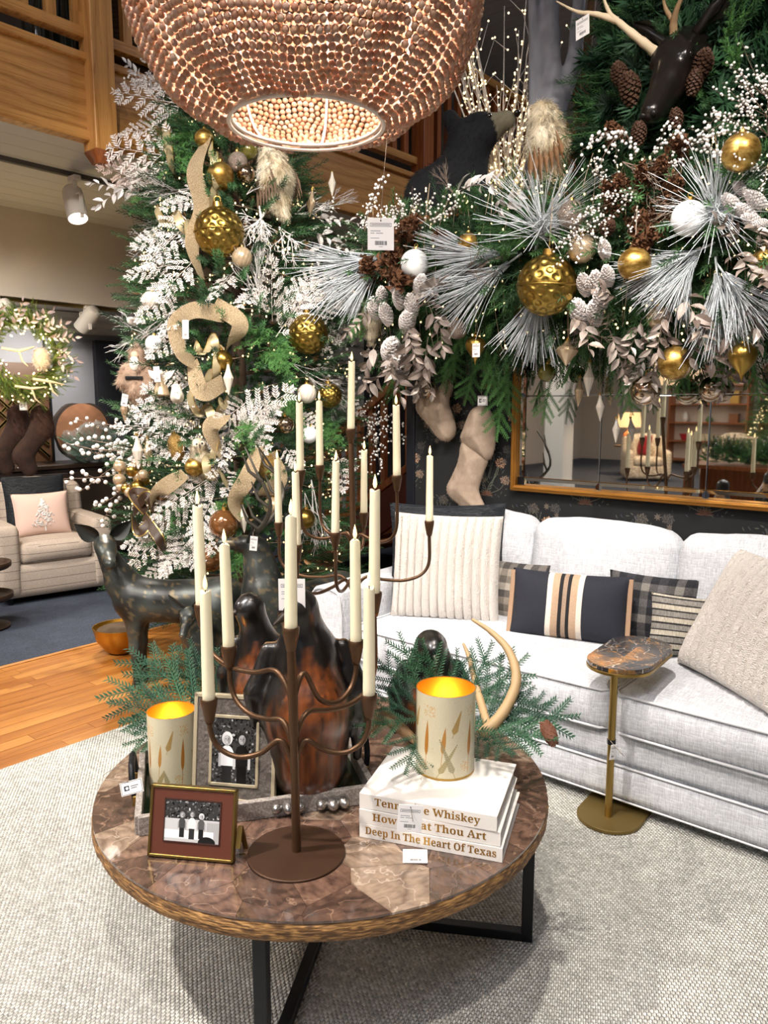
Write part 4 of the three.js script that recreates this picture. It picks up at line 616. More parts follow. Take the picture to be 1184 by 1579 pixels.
function jar(pos, r, h, label, turn) {
  const t = thing('candle_jar', label, 'candle holder', pos, turn);
  const g = new THREE.CylinderGeometry(r, r * 0.99, h, 64, 1, true).translate(0, h / 2, 0); part('glass_wall', g, phys(0xffffff, 0.35, { map: jarTex, clearcoat: 0.5 }), t, 'cream mercury glass, grasses painted in their backlit gold');
  part('gold_lining', [new THREE.CylinderGeometry(r - 0.003, r - 0.003, h - 0.002, 64, 1, true).translate(0, h / 2, 0), new THREE.RingGeometry(r - 0.003, r, 64).rotateX(-Math.PI / 2).translate(0, h, 0)], std(0xd99a34, 0.42, { metalness: 0.7, side: THREE.DoubleSide }), t, 'gold inner lining'); part('jar_base', new THREE.CylinderGeometry(r, r, 0.006, 48).translate(0, 0.003, 0), M.goldLeaf, t);
  const ch = h * 0.62, cr = r * 0.5; part('pillar_candle', lathe([[0, 0.007], [cr, 0.007], [cr, ch], [cr * 0.85, ch + 0.002], [cr * 0.5, ch - 0.006], [0, ch - 0.008]], 28), phys(0xf3e4cf, 0.5), t); part('candle_wick', new THREE.CylinderGeometry(0.002, 0.002, 0.012, 6).translate(0, ch, 0), M.wick, t);
  part('flame', lathe([[0, 0], [0.006, 0.006], [0.007, 0.012], [0.003, 0.024], [0, 0.03]], 10).translate(0, ch + 0.004, 0), M.flame, t);
  const l = new THREE.PointLight(0xffb45a, 0.14); l.position.copy(t.position).add(V(0, ch + 0.016, 0)); l.castShadow = true; l.shadow.radius = 0.3; scene.add(l);
}
{ const p = onY(268, 1203, TT + 0.009); jar([p.x, TT + 0.0085, p.z], 0.068, 0.215, 'small gold lined candle jar beside the picture frames', 0.6); }
// books
const BT = 22.2 * R, BC = V(-1.119, TT, -1.554); const font = await new FontLoader().loadAsync('fonts/droid/droid_serif_bold.typeface.json');
M.goldFoil = std(0xb48a3a, 0.35, { metalness: 0.9 }); M.bookCover = std(0xeae6df, 0.55, { bumpMap: tex(256, 256, (u, v) => 255 * linenH(u, v), [0.2, 0.2], false), bumpScale: 0.0004 }); M.pages = std(0xe6ddca, 0.9, { bumpMap: tex(8, 256, (u, v) => 255 * hash3(0, Math.floor(v * 256), 1), [1, 0.03], false), bumpScale: 0.0006 });
let by = TT; const BH = [0.0375, 0.038, 0.04];
[['Deep In The Heart Of Texas', 'lowest white book of the stack reading Deep In The Heart Of Texas', 0.365, 0.005, 0], ['How Great Thou Art', 'middle white book of the stack reading How Great Thou Art', 0.36, 0.0, 0.01], ['Tennessee Whiskey', 'topmost white book of the stack reading Tennessee Whiskey', 0.352, -0.002, -0.012]].forEach(([title, label, w, dx, dr], i) => {
  const d = 0.285, h = BH[i], t = thing('hardcover_book', label, 'book', [BC.x + dx, by + 0.0004, BC.z], BT + dr, 'white hardcover books'); by += h + 0.0006;
  part('cover', [box(w, 0.0035, d, 0, 0.00175, 0, 0.0012), box(w, 0.0035, d, 0, h - 0.00175, 0, 0.0012)], M.bookCover, t);
  const sg = new THREE.CylinderGeometry(h / 2, h / 2, w, 20, 1, false, 0, Math.PI).rotateZ(Math.PI / 2); part('spine', [box(w, h, 0.004, 0, h / 2, d / 2 - 0.001, 0.001)], M.bookCover, t); part('page_block', boxTo(-w / 2 + 0.006, w / 2 - 0.006, 0.0035, h - 0.0035, -d / 2 + 0.006, d / 2 - 0.004), M.pages, t);
  const size = 0.0195, tg = new TextGeometry(title, { font, size, depth: 0.0007, curveSegments: 3, bevelEnabled: false }); tg.computeBoundingBox(); const tw = tg.boundingBox.max.x; const want = [0.335, 0.29, 0.27][i]; tg.scale(want / tw, 1, 1).translate(-want / 2 + [0, 0.0, 0.0][i], h / 2 - size * 0.36, d / 2 + 0.0009); part('title_lettering', tg, M.goldFoil, t, `gold lettering ${title}`);
});
{ const p = onY(686, 1183, by); jar([p.x, by, p.z], 0.0795, 0.228, 'larger gold lined candle jar standing on the white books', 2.3); }
// ---------------------------------------------------------------- carved penguins
function penguin(label, pos, turn, H, head, wide = 1, hunch = 0) {
  const t = thing('wooden_penguin', label, 'figurine', pos, turn); const w = H * wide; const hx = head[0] * H, hz = head[1] * H, hy = head[2] * H;
  const f0 = bones([[0, 0.16 * H, 0, 0.185 * w, 0, 0.42 * H, 0.0, 0.205 * w], [0, 0.42 * H, 0, 0.205 * w, 0, 0.68 * H, -0.01 * H, 0.135 * w], [0, 0.68 * H, -0.01 * H, 0.135 * w, hx * 0.3, 0.8 * H, hz * 0.3, 0.075 * H], [hx * 0.3, 0.8 * H, hz * 0.3, 0.078 * H, hx * 0.75, hy, hz * 0.75, 0.082 * H], [hx * 0.75, hy, hz * 0.75, 0.072 * H, hx * 1.1, hy - 0.012 * H, hz * 1.1, 0.06 * H], ...(hunch ? [[0, 0.6 * H, -0.03 * H, 0.15 * w, 0, hunch * H, -0.02 * H, 0.105 * w]] : [])], 0.06 * H);
  const wing = bones([[0.17 * w, 0.7 * H, -0.02 * H, 0.035 * H, 0.235 * w, 0.5 * H, 0.0, 0.052 * H], [0.235 * w, 0.5 * H, 0, 0.052 * H, 0.23 * w, 0.16 * H, 0.01 * H, 0.02 * H], [-0.17 * w, 0.7 * H, -0.02 * H, 0.035 * H, -0.235 * w, 0.5 * H, 0.0, 0.052 * H], [-0.235 * w, 0.5 * H, 0, 0.052 * H, -0.23 * w, 0.16 * H, 0.01 * H, 0.02 * H], [0, 0.12 * H, -0.16 * H, 0.06 * H, 0, 0.03 * H, -0.2 * H, 0.03 * H]], 0.02 * H);
  const sdf = (x, y, z) => Math.max(smin(f0(x, y, z), wing(x, y, z), 0.016 * H) - 0.006 * H * (fbm(x * 60, y * 8, z * 60, 2) - 0.5), 0.012 * H - y);
  const col = (x, y, z) => { const a = Math.atan2(x, z); const e = Math.abs(a) + (fbm(x * 26, y * 5, z * 26, 3) - 0.5) * 0.9 + sstep(0.6 * H, 0.72 * H, y) * 0.9; const st = fbm(x * 120, y * 6, z * 120, 3); const brown = mix3(lin(0x30160a), lin(0x8a4a1e), clamp((st - 0.25) * 1.9, 0, 1)); let c = mix3(brown, lin(0x0d0a09), sstep(0.66, 1.15, e)); if (y > 0.74 * H) c = lin(0x0e0c0c); if (y > 0.7 * H && y < 0.84 * H && z < -0.01 && fbm(x * 70, y * 70, z * 70, 2) > 0.4) c = lin(0x8a6a48); return c; };
  part('carved_body', sculpt(sdf, [-0.34 * w - 0.02, 0, -0.27 * H], [0.34 * w + 0.02, 1.05 * H, 0.28 * H].map((v, i) => i === 1 ? Math.max(v, hy + 0.1 * H) : v), H / 58, col), M.lacquer, t);
  const hd = V(hx, 0, hz).normalize(), hb = V(hx * 1.05, hy - 0.01 * H, hz * 1.05); part('beak', limb([hb.clone().addScaledVector(hd, 0.03 * H), hb.clone().addScaledVector(hd, 0.085 * H).add(V(0, -head[3] * 0.4 * H, 0)), hb.clone().addScaledVector(hd, 0.135 * H).add(V(0, -head[3] * H, 0))], [0.03 * H, 0.018 * H, 0.004 * H], 10), std(0x3c332c, 0.4, { metalness: 0.2 }), t);
  const side = V(hd.z, 0, -hd.x); for (const s of [-1, 1]) part('eye', new THREE.SphereGeometry(0.011 * H, 10, 8).translate(...V(hx * 0.95, hy + 0.012 * H, hz * 0.95).addScaledVector(side, s * 0.062 * H).toArray()), M.eye, t);
  for (const s of [-1, 1]) for (let k = -1; k <= 1; k++) part('silver_toe', new THREE.SphereGeometry(1, 14, 10).scale(0.03 * H, 0.03 * H, 0.055 * H).rotateY(k * 0.3).translate(s * 0.1 * H + k * 0.044 * H, 0.024 * H, 0.16 * H - Math.abs(k) * 0.012 * H), std(0xb8b4b0, 0.25, { metalness: 0.9 }), t);
  return t;
}
const facing = (dir) => Math.atan2(dir.x, dir.z);
{
  const p1 = at(474, 1100, 2.14), p2 = at(400, 1050, 2.4), p3 = at(664, 1060, 2.42); const tc = p => facing(V(-p.x, 0, -p.z));
  penguin('largest dark wooden penguin with brown belly on the tray', [p1.x, TT + 0.009, p1.z], tc(p1) + 0.05, 0.6, [-0.05, 0.05, 0.9, 0.03], 1.0);
  penguin('medium wooden penguin on the tray turning its beak aside', [p2.x, TT + 0.009, p2.z], tc(p2) - 0.1, at(394, 915, 2.4).y - TT, [-0.06, 0.035, 0.92, 0.015], 0.88);
  penguin('small wooden penguin with lowered beak behind the fir branches', [p3.x, TT, p3.z], tc(p3) + 0.1, at(664, 962, 2.42).y - TT, [0.01, 0.13, 0.86, 0.12], 1.2, 0.84);
}
// ---------------------------------------------------------------- price tags
const tagTex = canvasTex(256, 256, (c, w, h) => { c.fillStyle = '#efecea'; c.fillRect(0, 0, w, h); c.strokeStyle = '#444'; c.lineWidth = 4; c.strokeRect(24, 42, 208, 24); c.fillStyle = '#8a8a8e'; c.fillRect(34, 50, 188, 8); c.fillStyle = '#9a9a9e'; c.fillRect(26, 100, 100, 7); c.fillRect(26, 118, 40, 7); c.fillRect(80, 118, 70, 7); c.fillRect(26, 158, 86, 6); c.fillStyle = '#333'; const r = mulberry(2); for (let x = 70; x < 190; x += 4) c.fillRect(x, 184, 1 + r() * 3, 34); c.fillStyle = '#999'; c.fillRect(108, 228, 40, 5); c.fillStyle = '#222'; c.beginPath(); c.arc(128, 20, 7, 0, 7); c.fill(); });
const tagTex2 = canvasTex(256, 160, (c, w, h) => { c.fillStyle = '#f2f0ee'; c.fillRect(0, 0, w, h); c.strokeStyle = '#222'; c.lineWidth = 6; c.strokeRect(8, 8, w - 16, h - 16); c.fillStyle = '#1c2030'; c.fillRect(40, 50, 60, 60); c.fillStyle = '#f2f0ee'; c.beginPath(); c.arc(74, 80, 18, 0, 7); c.fill(); c.fillStyle = '#333'; c.fillRect(120, 60, 90, 10); c.fillRect(120, 84, 70, 10); });
M.tag = std(0xffffff, 0.6, { map: tagTex }); M.tag2 = std(0xffffff, 0.6, { map: tagTex2 });
function priceTag(c, w, h, normal, up, label, mat = M.tag, stringTo) {
  const o = new THREE.Group(); o.name = numbered('price_tag'); scene.add(o); tag(o, label, 'price tag', 'price tags'); const z = normal.clone().normalize(); const x = up.clone().cross(z).normalize(); basis(o, c, x, up);
  part('card', new THREE.BoxGeometry(w, h, 0.0012), M.paper, o); part('printed_face', new THREE.PlaneGeometry(w * 0.98, h * 0.98).translate(0, 0, 0.0008), mat, o);
  if (stringTo) { o.updateMatrixWorld(); const e = o.worldToLocal(stringTo.clone()); part('string', tube([V(0, h * 0.42, 0.001), V(e.x * 0.4, h * 0.42 + (e.y - h * 0.42) * 0.5, 0.002), e], 0.0008, 8, 5), M.string, o); }
  return o;
}
priceTag(at(632, 1262, 1.72), 0.055, 0.062, TO_CAM.clone().add(V(0, 0.25, 0)), V(0, 1, -0.1), 'white price tag hanging in front of the book spines', M.tag, onY(640, 1238, by - 0.002));
{ const p = onY(640, 1322, TT); p.y = TT + 0.003; priceTag(p, 0.06, 0.055, V(0.04, 1, 0.06), V(-0.6, 0.02, -0.75), 'white price tag lying on the stone tabletop below the books'); }
priceTag(at(203, 1214, 1.76), 0.052, 0.03, TO_CAM.clone().add(V(-0.2, 0.7, 0)), V(-0.45, 1, -0.1), 'white price tag hanging from the tray handle', M.tag2, TL0.clone().addScaledVector(TA, 0.275).addScaledVector(TB, 0.2).add(V(0, 0.112, 0)));
priceTag(at(450, 917, 2.02), 0.07, 0.085, TO_CAM, V(0, 1, 0), 'white price tag hung at the neck of the largest penguin', M.tag, at(455, 880, 2.1));
priceTag(at(587, 361, 1.93), 0.066, 0.078, TO_CAM.clone().add(V(0.1, -0.1, 0)), V(0, 1, 0), 'white price tag dangling on a thread below the chandelier', M.tag, at(598, 200, 1.93));
priceTag(at(945, 1160, 2.62), 0.022, 0.055, TO_CAM.clone().add(V(0.6, 0, 0)), V(0.1, 1, 0), 'small white price tag tied to the brass table pole', M.tag, V(-1.105, 0.318, -2.592));
// ---------------------------------------------------------------- plant and ornament shapes
function triSoup(pos) { const g = new THREE.BufferGeometry(); g.setAttribute('position', new THREE.Float32BufferAttribute(pos, 3)); g.computeVertexNormals(); return g; }
function bladeTo(pos, b, d, l, w, side, lift = 0.15) { // folded leaf: b base, d direction, side across
  const n = d.clone().cross(side).normalize(), m = b.clone().addScaledVector(d, l * 0.45), tip = b.clone().addScaledVector(d, l), L = m.clone().addScaledVector(side, w / 2).addScaledVector(n, w * lift), Q = m.clone().addScaledVector(side, -w / 2).addScaledVector(n, w * lift);
  for (const v of [b, L, tip, b, tip, Q]) pos.push(v.x, v.y, v.z);
}
function sprigGeo(len, nl, n, seed, spread = 1) { const r = mulberry(seed), pos = []; for (let i = 0; i < n; i++) { const t = i / n, a = i * 2.4 + r() * 0.5, d = V(Math.cos(a) * spread, 0.75 + r() * 0.4, Math.sin(a) * spread).normalize(); bladeTo(pos, V(0, len * (0.06 + 0.9 * t), 0), d, nl * (1.1 - 0.45 * t) * (0.8 + r() * 0.4), nl * 0.12, V(-Math.sin(a), 0, Math.cos(a))); } return merge([triSoup(pos), limb([V(0, 0, 0), V(0, len * 0.95, 0)], [0.003, 0.001], 4)]); }
function fernGeo(seed, len = 0.4, thin = 1) {
  const r = mulberry(seed), pos = [], stems = [], bend = (r() - 0.5) * 0.5; const P = t => V(Math.sin(bend * t) * t * len * 0.6, len * t, Math.sin(t * 2) * 0.03), pts = Array.from({ length: 8 }, (_, i) => P(i / 7)); stems.push(limb(pts, pts.map((_, i) => 0.0028 * (1 - i / 9)), 4));
  const frond = (b, d, l) => { const n = Math.max(4, Math.round(l / 0.0165)); const e = b.clone().addScaledVector(d, l); stems.push(limb([b, e], [0.0015, 0.0007], 3)); const nz = V((r() - 0.5) * 0.5, (r() - 0.5) * 0.3, 1).normalize(), s = nz.clone().cross(d).normalize(); for (let i = 0; i < n; i++) for (const k of [-1, 1]) { const q = b.clone().addScaledVector(d, l * (0.12 + 0.86 * i / n)), dd = d.clone().multiplyScalar(0.85).addScaledVector(s, k * 0.8).addScaledVector(nz, (r() - 0.4) * 0.7).normalize(); bladeTo(pos, q, dd, (0.033 - 0.013 * i / n) * (0.8 + r() * 0.4), 0.0085 * thin, nz.clone().cross(dd).normalize()); } };
  const m = 6; for (let i = 1; i <= m; i++) for (const k of [-1, 1]) { const t = (i - 0.5 * (k > 0)) / (m + 0.6), b = P(t), a = 0.75 + r() * 0.25, d = V(k * Math.sin(a), Math.cos(a), (r() - 0.35) * 0.5).normalize(); frond(b, d, len * (0.44 - 0.3 * t) * (0.8 + r() * 0.4)); }
  frond(P(0.93), V(bend * 0.4, 1, 0).normalize(), len * 0.14); return merge([triSoup(pos), ...stems]);
}
function needleBunchGeo(seed, len = 0.3, n = 110, cone = 0.55, th = 1) { const r = mulberry(seed), g = []; for (let i = 0; i < n; i++) { const a = r() * 6.283, q = Math.sqrt(r()) * cone, l = len * (0.7 + 0.35 * r()), d = V(Math.sin(q) * Math.cos(a), Math.cos(q), Math.sin(q) * Math.sin(a) * 0.7).normalize(), b = V((r() - 0.5) * 0.02, r() * 0.09, (r() - 0.5) * 0.02); const droop = V(0, 0, 0).addScaledVector(V(d.x, 0, d.z), 0.16 * l); g.push(limb([b, b.clone().addScaledVector(d, l * 0.55), b.clone().addScaledVector(d, l).add(droop)], [0.0021 * th, 0.0019 * th, 0.0009 * th], 3)); } g.push(limb([V(0, -0.06, 0), V(0, 0.1, 0)], [0.005, 0.003], 5)); return merge(g); }
const leafGeo = (() => { const s = []; const w = t => 0.42 * Math.sin(Math.PI * Math.pow(t, 0.8)) * 0.5; const pos = [], N = 5; const q = (t, k) => V(k * w(t), t, Math.abs(k) * w(t) * 0.45 + 0.12 * Math.sin(t * 2.6)); for (let i = 0; i < N; i++) { const a = i / N, b = (i + 1) / N; for (const k of [-1, 1]) { const A = q(a, 0), B = q(a, k), C = q(b, k), D = q(b, 0); for (const v of k > 0 ? [A, B, C, A, C, D] : [A, C, B, A, D, C]) pos.push(v.x, v.y, v.z); } } const g = triSoup(pos); return mergeVertices(g).toNonIndexed(); })();
function leafStem(t, seed, mats, len = 0.38, n = 13, size = 0.075) { // fills group t with a stem and single leaves
  const r = mulberry(seed), bend = (r() - 0.5) * 0.9, P = u => V(Math.sin(bend * u) * u * len * 0.6, len * u, 0.03 * Math.sin(u * 3)); part('stem', limb([0, 0.25, 0.5, 0.75, 1].map(P), [0.003, 0.0026, 0.0022, 0.0017, 0.001], 5), M.twigBrown, t);
  for (let i = 0; i < n; i++) { const u = 0.12 + 0.86 * i / (n - 1), k = i % 2 ? 1 : -1, a = i === n - 1 ? 0.1 : 0.5 + r() * 0.6; const d = V(k * Math.sin(a), Math.cos(a), (r() - 0.5) * 0.9).normalize(); const m = part('leaf', leafGeo, mats[Math.floor(r() * mats.length)], t); place(m, P(u), d, size * (0.75 + r() * 0.5) * (1.1 - 0.3 * u), (r() - 0.5) * 1.6); }
}
function berryGeos(seed, len = 0.36, stems = 5, per = 13, br = 0.0075) { const r = mulberry(seed), S = [], B = []; const ball = new THREE.IcosahedronGeometry(br, 1); for (let s = 0; s < stems; s++) { const a0 = (r() - 0.5) * 1.5, z0 = (r() - 0.5) * 0.8, l = len * (0.7 + r() * 0.4), cv = (r() - 0.5) * 0.6; const P = t => V(Math.sin(a0 + cv * t) * l * t, Math.cos(a0 + cv * t) * l * t, z0 * l * t * 0.7); S.push(limb([0, 0.33, 0.66, 1].map(P), [0.002, 0.0016, 0.0013, 0.0008], 4)); for (let i = 0; i < per; i++) { const t = 0.25 + 0.75 * i / (per - 1), p = P(t), o = V(r() - 0.5, r() - 0.5, r() - 0.5).normalize().multiplyScalar(0.012 + 0.018 * r()); S.push(limb([p, p.clone().add(o)], [0.0009, 0.0008], 3)); B.push(ball.clone().scale(1, 1, 1).translate(p.x + o.x, p.y + o.y, p.z + o.z)); } } return [merge(S), merge(B)]; }
function rustGeo(seed) { const r = mulberry(seed), pos = []; for (let i = 0; i < 150; i++) { const a = r() * 6.283, h = r(), q = 0.07 * Math.sqrt(r()) * (1.1 - h * 0.7), b = V(Math.cos(a) * q, h * 0.2, Math.sin(a) * q * 0.8); for (let k = 0; k < 2; k++) { const d = V(r() - 0.5, r() - 0.3, r() - 0.2).normalize(), s = V(r() - 0.5, r() - 0.5, r() - 0.5).cross(d).normalize(); bladeTo(pos, b, d, 0.022 + r() * 0.012, 0.02, s, 0.4); } } return triSoup(pos); }
function coneGeo(seed, h = 0.11, w = 0.036, scales = 90, open = 0.5) { const pos = [], r = mulberry(seed); for (let i = 0; i < scales; i++) { const t = i / scales, a = i * 2.39996, rad = w * Math.sin(Math.PI * (0.12 + 0.83 * t)) * 0.75, d = V(Math.cos(a), open * (1.2 - 0.2 * t) - 0.15, Math.sin(a)).normalize(), b = V(Math.cos(a) * rad * 0.4, h * t, Math.sin(a) * rad * 0.4), s = V(-Math.sin(a), 0, Math.cos(a)); const l = rad * 0.85 + 0.006, ww = 0.011 + rad * 0.25; const up = d.clone().cross(s).normalize(); const e = b.clone().addScaledVector(d, l), e1 = e.clone().addScaledVector(s, ww * 0.6), e2 = e.clone().addScaledVector(s, -ww * 0.6), u = e.clone().addScaledVector(up, -0.005).addScaledVector(d, 0.003), o = e.clone().addScaledVector(up, 0.006); for (const v of [b, e1, o, b, o, e2, b, u, e1, b, e2, u, e1, u, o, e2, o, u]) pos.push(v.x, v.y, v.z); } return merge([triSoup(pos), new THREE.SphereGeometry(w * 0.55, 10, 8).scale(1, h / w * 0.85, 1).translate(0, h / 2, 0)]); }
function twigGeo(seed, len = 0.4, thick = 0.0035, depth = 3, spread = 0.55) { const r = mulberry(seed), g = []; const grow = (b, d, l, w, k) => { const m = b.clone().addScaledVector(d, l * 0.5).add(V((r() - 0.5), (r() - 0.5), (r() - 0.5)).multiplyScalar(l * 0.08)), e = b.clone().addScaledVector(d, l); g.push(limb([b, m, e], [w, w * 0.85, w * 0.6], 4)); if (k <= 0) return; const n = 3; for (let i = 0; i < n; i++) { const o = V(r() - 0.5, r() - 0.2, r() - 0.5).normalize(), dd = d.clone().addScaledVector(o, spread).normalize(), bb = b.clone().lerp(e, 0.4 + 0.6 * (i + 1) / n); grow(bb, dd, l * (0.5 + r() * 0.25), w * 0.65, k - 1); } }; for (let i = 0; i < 3; i++) grow(V(0, 0, 0), V((r() - 0.5) * spread, 1, (r() - 0.5) * spread).normalize(), len * 0.45, thick, depth); return merge(g); }
function cedarGeo(seed, len = 0.3) { const r = mulberry(seed + 40), pos = [], st = []; const br = (b, d, l, k) => { st.push(limb([b, b.clone().addScaledVector(d, l)], [0.002, 0.001], 3)); const nz = V((r() - 0.5), (r() - 0.5) * 0.4, 1).normalize(), s = nz.clone().cross(d).normalize(), n = Math.round(l / 0.011); for (let i = 0; i < n; i++) for (const q of [-1, 1]) { const p = b.clone().addScaledVector(d, l * (i + 0.5) / n), dd = d.clone().multiplyScalar(0.9).addScaledVector(s, q * 0.6).normalize(); if (k > 0 && i % 4 === 1) br(p, dd.addScaledVector(nz, (r() - 0.5) * 0.9).normalize(), l * 0.36 * (1.15 - i / n), k - 1); else bladeTo(pos, p, dd, 0.0125, 0.0042, s, 0.3); } }; for (let i = 0; i < 4; i++) br(V(0, 0.02 * i, 0), V((r() - 0.5) * 1.1, 1, (r() - 0.5) * 0.7).normalize(), len * (0.7 + 0.3 * r()), 2); return merge([triSoup(pos), ...st]); }
function ribbonGeo(pts, w, tw = 0, n = 60, across = null) { const c = new THREE.CatmullRomCurve3(pts), pos = [], uv = [], idx = []; for (let i = 0; i <= n; i++) { const t = i / n, p = c.getPoint(t), tg = c.getTangent(t); let s = across ? across(t) : tg.clone().cross(V(Math.sin(tw * t), 0.2, Math.cos(tw * t))).normalize(); for (let k = -2; k <= 2; k++) { const q = p.clone().addScaledVector(s, w * k / 4); pos.push(q.x, q.y, q.z); uv.push(k / 4 * w * 6, t * c.getLength() * 6); } if (i < n) for (let k = 0; k < 4; k++) { const a = i * 5 + k; idx.push(a, a + 1, a + 6, a, a + 6, a + 5); } } const g = new THREE.BufferGeometry(); g.setAttribute('position', new THREE.Float32BufferAttribute(pos, 3)); g.setAttribute('uv', new THREE.Float32BufferAttribute(uv, 2)); g.setIndex(idx); g.computeVertexNormals(); return g; }
function firGeo(seed, len = 0.32) { const r = mulberry(seed), pos = [], st = []; const shoot = (b, d, l, k) => { const e = b.clone().addScaledVector(d, l); st.push(limb([b, e], [0.0028, 0.0012], 4)); const up = V(0, 0, 1), s = up.clone().cross(d).normalize(), n = Math.round(l / 0.0028); for (let i = 0; i < n; i++) { const u = i / n, q = i % 4, sd = q < 2 ? (q ? 1 : -1) : (q === 2 ? 0.55 : -0.55), dd = d.clone().multiplyScalar(0.55 + 0.3 * u).addScaledVector(s, sd).addScaledVector(up, q < 2 ? 0.1 : 0.55).normalize(); bladeTo(pos, b.clone().addScaledVector(d, l * u), dd, 0.024 * (1.08 - 0.4 * u) * (0.85 + 0.3 * r()), 0.0046, d.clone().cross(dd).cross(dd).normalize(), 0.2); } if (k > 0) for (let i = 0; i < 6; i++) { const u = 0.22 + 0.1 * i + 0.05 * r(), sd = i % 2 ? 1 : -1, dd = d.clone().addScaledVector(s, sd * (0.75 + 0.2 * r())).addScaledVector(up, (r() - 0.5) * 0.35).normalize(); shoot(b.clone().addScaledVector(d, l * u), dd, l * (0.48 - 0.36 * (u - 0.2)), k - 1); } }; shoot(V(0, 0, 0), V(0, 1, 0), len, 1); return merge([triSoup(pos), ...st]); }
M.firLight = std(0x4a7a3c, 0.65, { side: THREE.DoubleSide }); const firs = [1, 2, 3].map(s => firGeo(s)); M.fir = [0x28523a, 0x355f40, 0x1f4430].map(c => std(c, 0.6, { side: THREE.DoubleSide }));
// prototypes
const G = { fern: [1, 2, 3, 4].map(s => fernGeo(s)), bunch: [5, 6, 7].map(s => needleBunchGeo(s)), star: [8, 9].map(s => needleBunchGeo(s, 0.24, 140, 1.5, 0.7)), berry: [1, 2, 3].map(s => berryGeos(s)), rust: [1, 2].map(rustGeo), cone: [1, 2].map(s => coneGeo(s)), frostCone: [3, 4].map(s => coneGeo(s, 0.105, 0.025, 110, 0.25)), twig: [1, 2, 3].map(s => twigGeo(s)), coral: [4, 5].map(s => twigGeo(s, 0.3, 0.005, 3, 0.9)), cedar: [1, 2, 3].map(s => cedarGeo(s)), sprig: [1, 2, 3].map(s => sprigGeo(0.2, 0.034, 60, s)), tuft: [1, 2].map(s => sprigGeo(0.1, 0.1, 54, s, 1.3)) };
const LEN = { fir: 0.32, fern: 0.42, bunch: 0.3, star: 0.22, berry: 0.34, rust: 0.2, cone: 0.11, frostCone: 0.105, twig: 0.45, coral: 0.34, cedar: 0.3, taupe: 0.38, silver: 0.38 };
// labels are settled at the end from what stands next to each thing in view
const pendingLabels = [], landmarks = [];
function mark(px, py, name) { landmarks.push([px, py, name]); }
function later(o, desc, px, py, category, group) { o.userData.category = category; o.userData.group = group; pendingLabels.push([o, desc, px, py]); return o; }
function settleLabels() {
  const taken = {}; const rel = (dx, dy) => Math.abs(dy) > Math.abs(dx) ? (dy < 0 ? 'above' : 'below') : (dx < 0 ? 'left of' : 'right of');
  for (const [o, desc, px, py] of pendingLabels) {
    const near = landmarks.map(([x, y, n]) => [Math.hypot(px - x, py - y), n, rel(px - x, py - y)]).filter(n => n[0] > 24).sort((a, b) => a[0] - b[0]).slice(0, 5); let lab = null;
    const words = s => s.split(/[\s-]+/).length;
    for (const n of near.slice(0, 2)) { const l = `${desc} ${n[2]} the ${n[1]}`; if (!taken[l] && words(l) <= 16) { lab = l; break; } }
    if (!lab) for (let i = 0; i < 4 && !lab; i++) for (let j = i + 1; j < 5 && !lab; j++) { const l = `${desc} between the ${near[i][1]} and the ${near[j][1]}`; if (!taken[l] && words(l) <= 16) lab = l; }
    if (!lab) for (const n of near) { const l = `${desc} ${n[2]} the ${n[1]}`; if (!taken[l]) { lab = l; break; } }
    if (!lab) lab = `${desc} near the ${near[0][1]}`; taken[lab] = 1; o.userData.label = lab;
  }
}
// surfaces the picks are pushed into
const TREE = (() => { const p = at(372, 700, 5.1); return V(p.x, 0, p.z); })();
const treeR = y => y < 0.35 ? 0.62 : y < 2.2 ? mixn(0.74, 0.64, (y - 0.35) / 1.85) : Math.max(0.05, mixn(0.64, 0.14, Math.pow((y - 2.2) / 1.5, 1.2)));
function onTree(px, py, out = 0) { let t = 4.6; for (let i = 0; i < 6; i++) { const p = at(px, py, t), lat = (p.x - TREE.x) * RT.x + (p.z - TREE.z) * RT.z, r = treeR(p.y) + out; const c = at(px, py, 1).sub(EYEP), hz = -(c.x * TO_CAM.x + c.z * TO_CAM.z); const dc = -(TREE.x * TO_CAM.x + TREE.z * TO_CAM.z); t = (dc - Math.sqrt(Math.max(r * r - lat * lat, 0.01))) / hz; } return at(px, py, t); }
function onGarland(px, py, out = 0) { let z = -3.4; for (let i = 0; i < 5; i++) { const p = onZ(px, py, z); const k = clamp(1 - ((p.y - 2.28) / 0.62) ** 2, 0.03, 1); z = -3.74 + 0.4 * Math.sqrt(k) + out; } return onZ(px, py, z); }
const SURF = { t: onTree, g: onGarland, r: (px, py, out = 0) => { const z = -3.78 + 0.25 + out; return onZ(px, py, z); } };
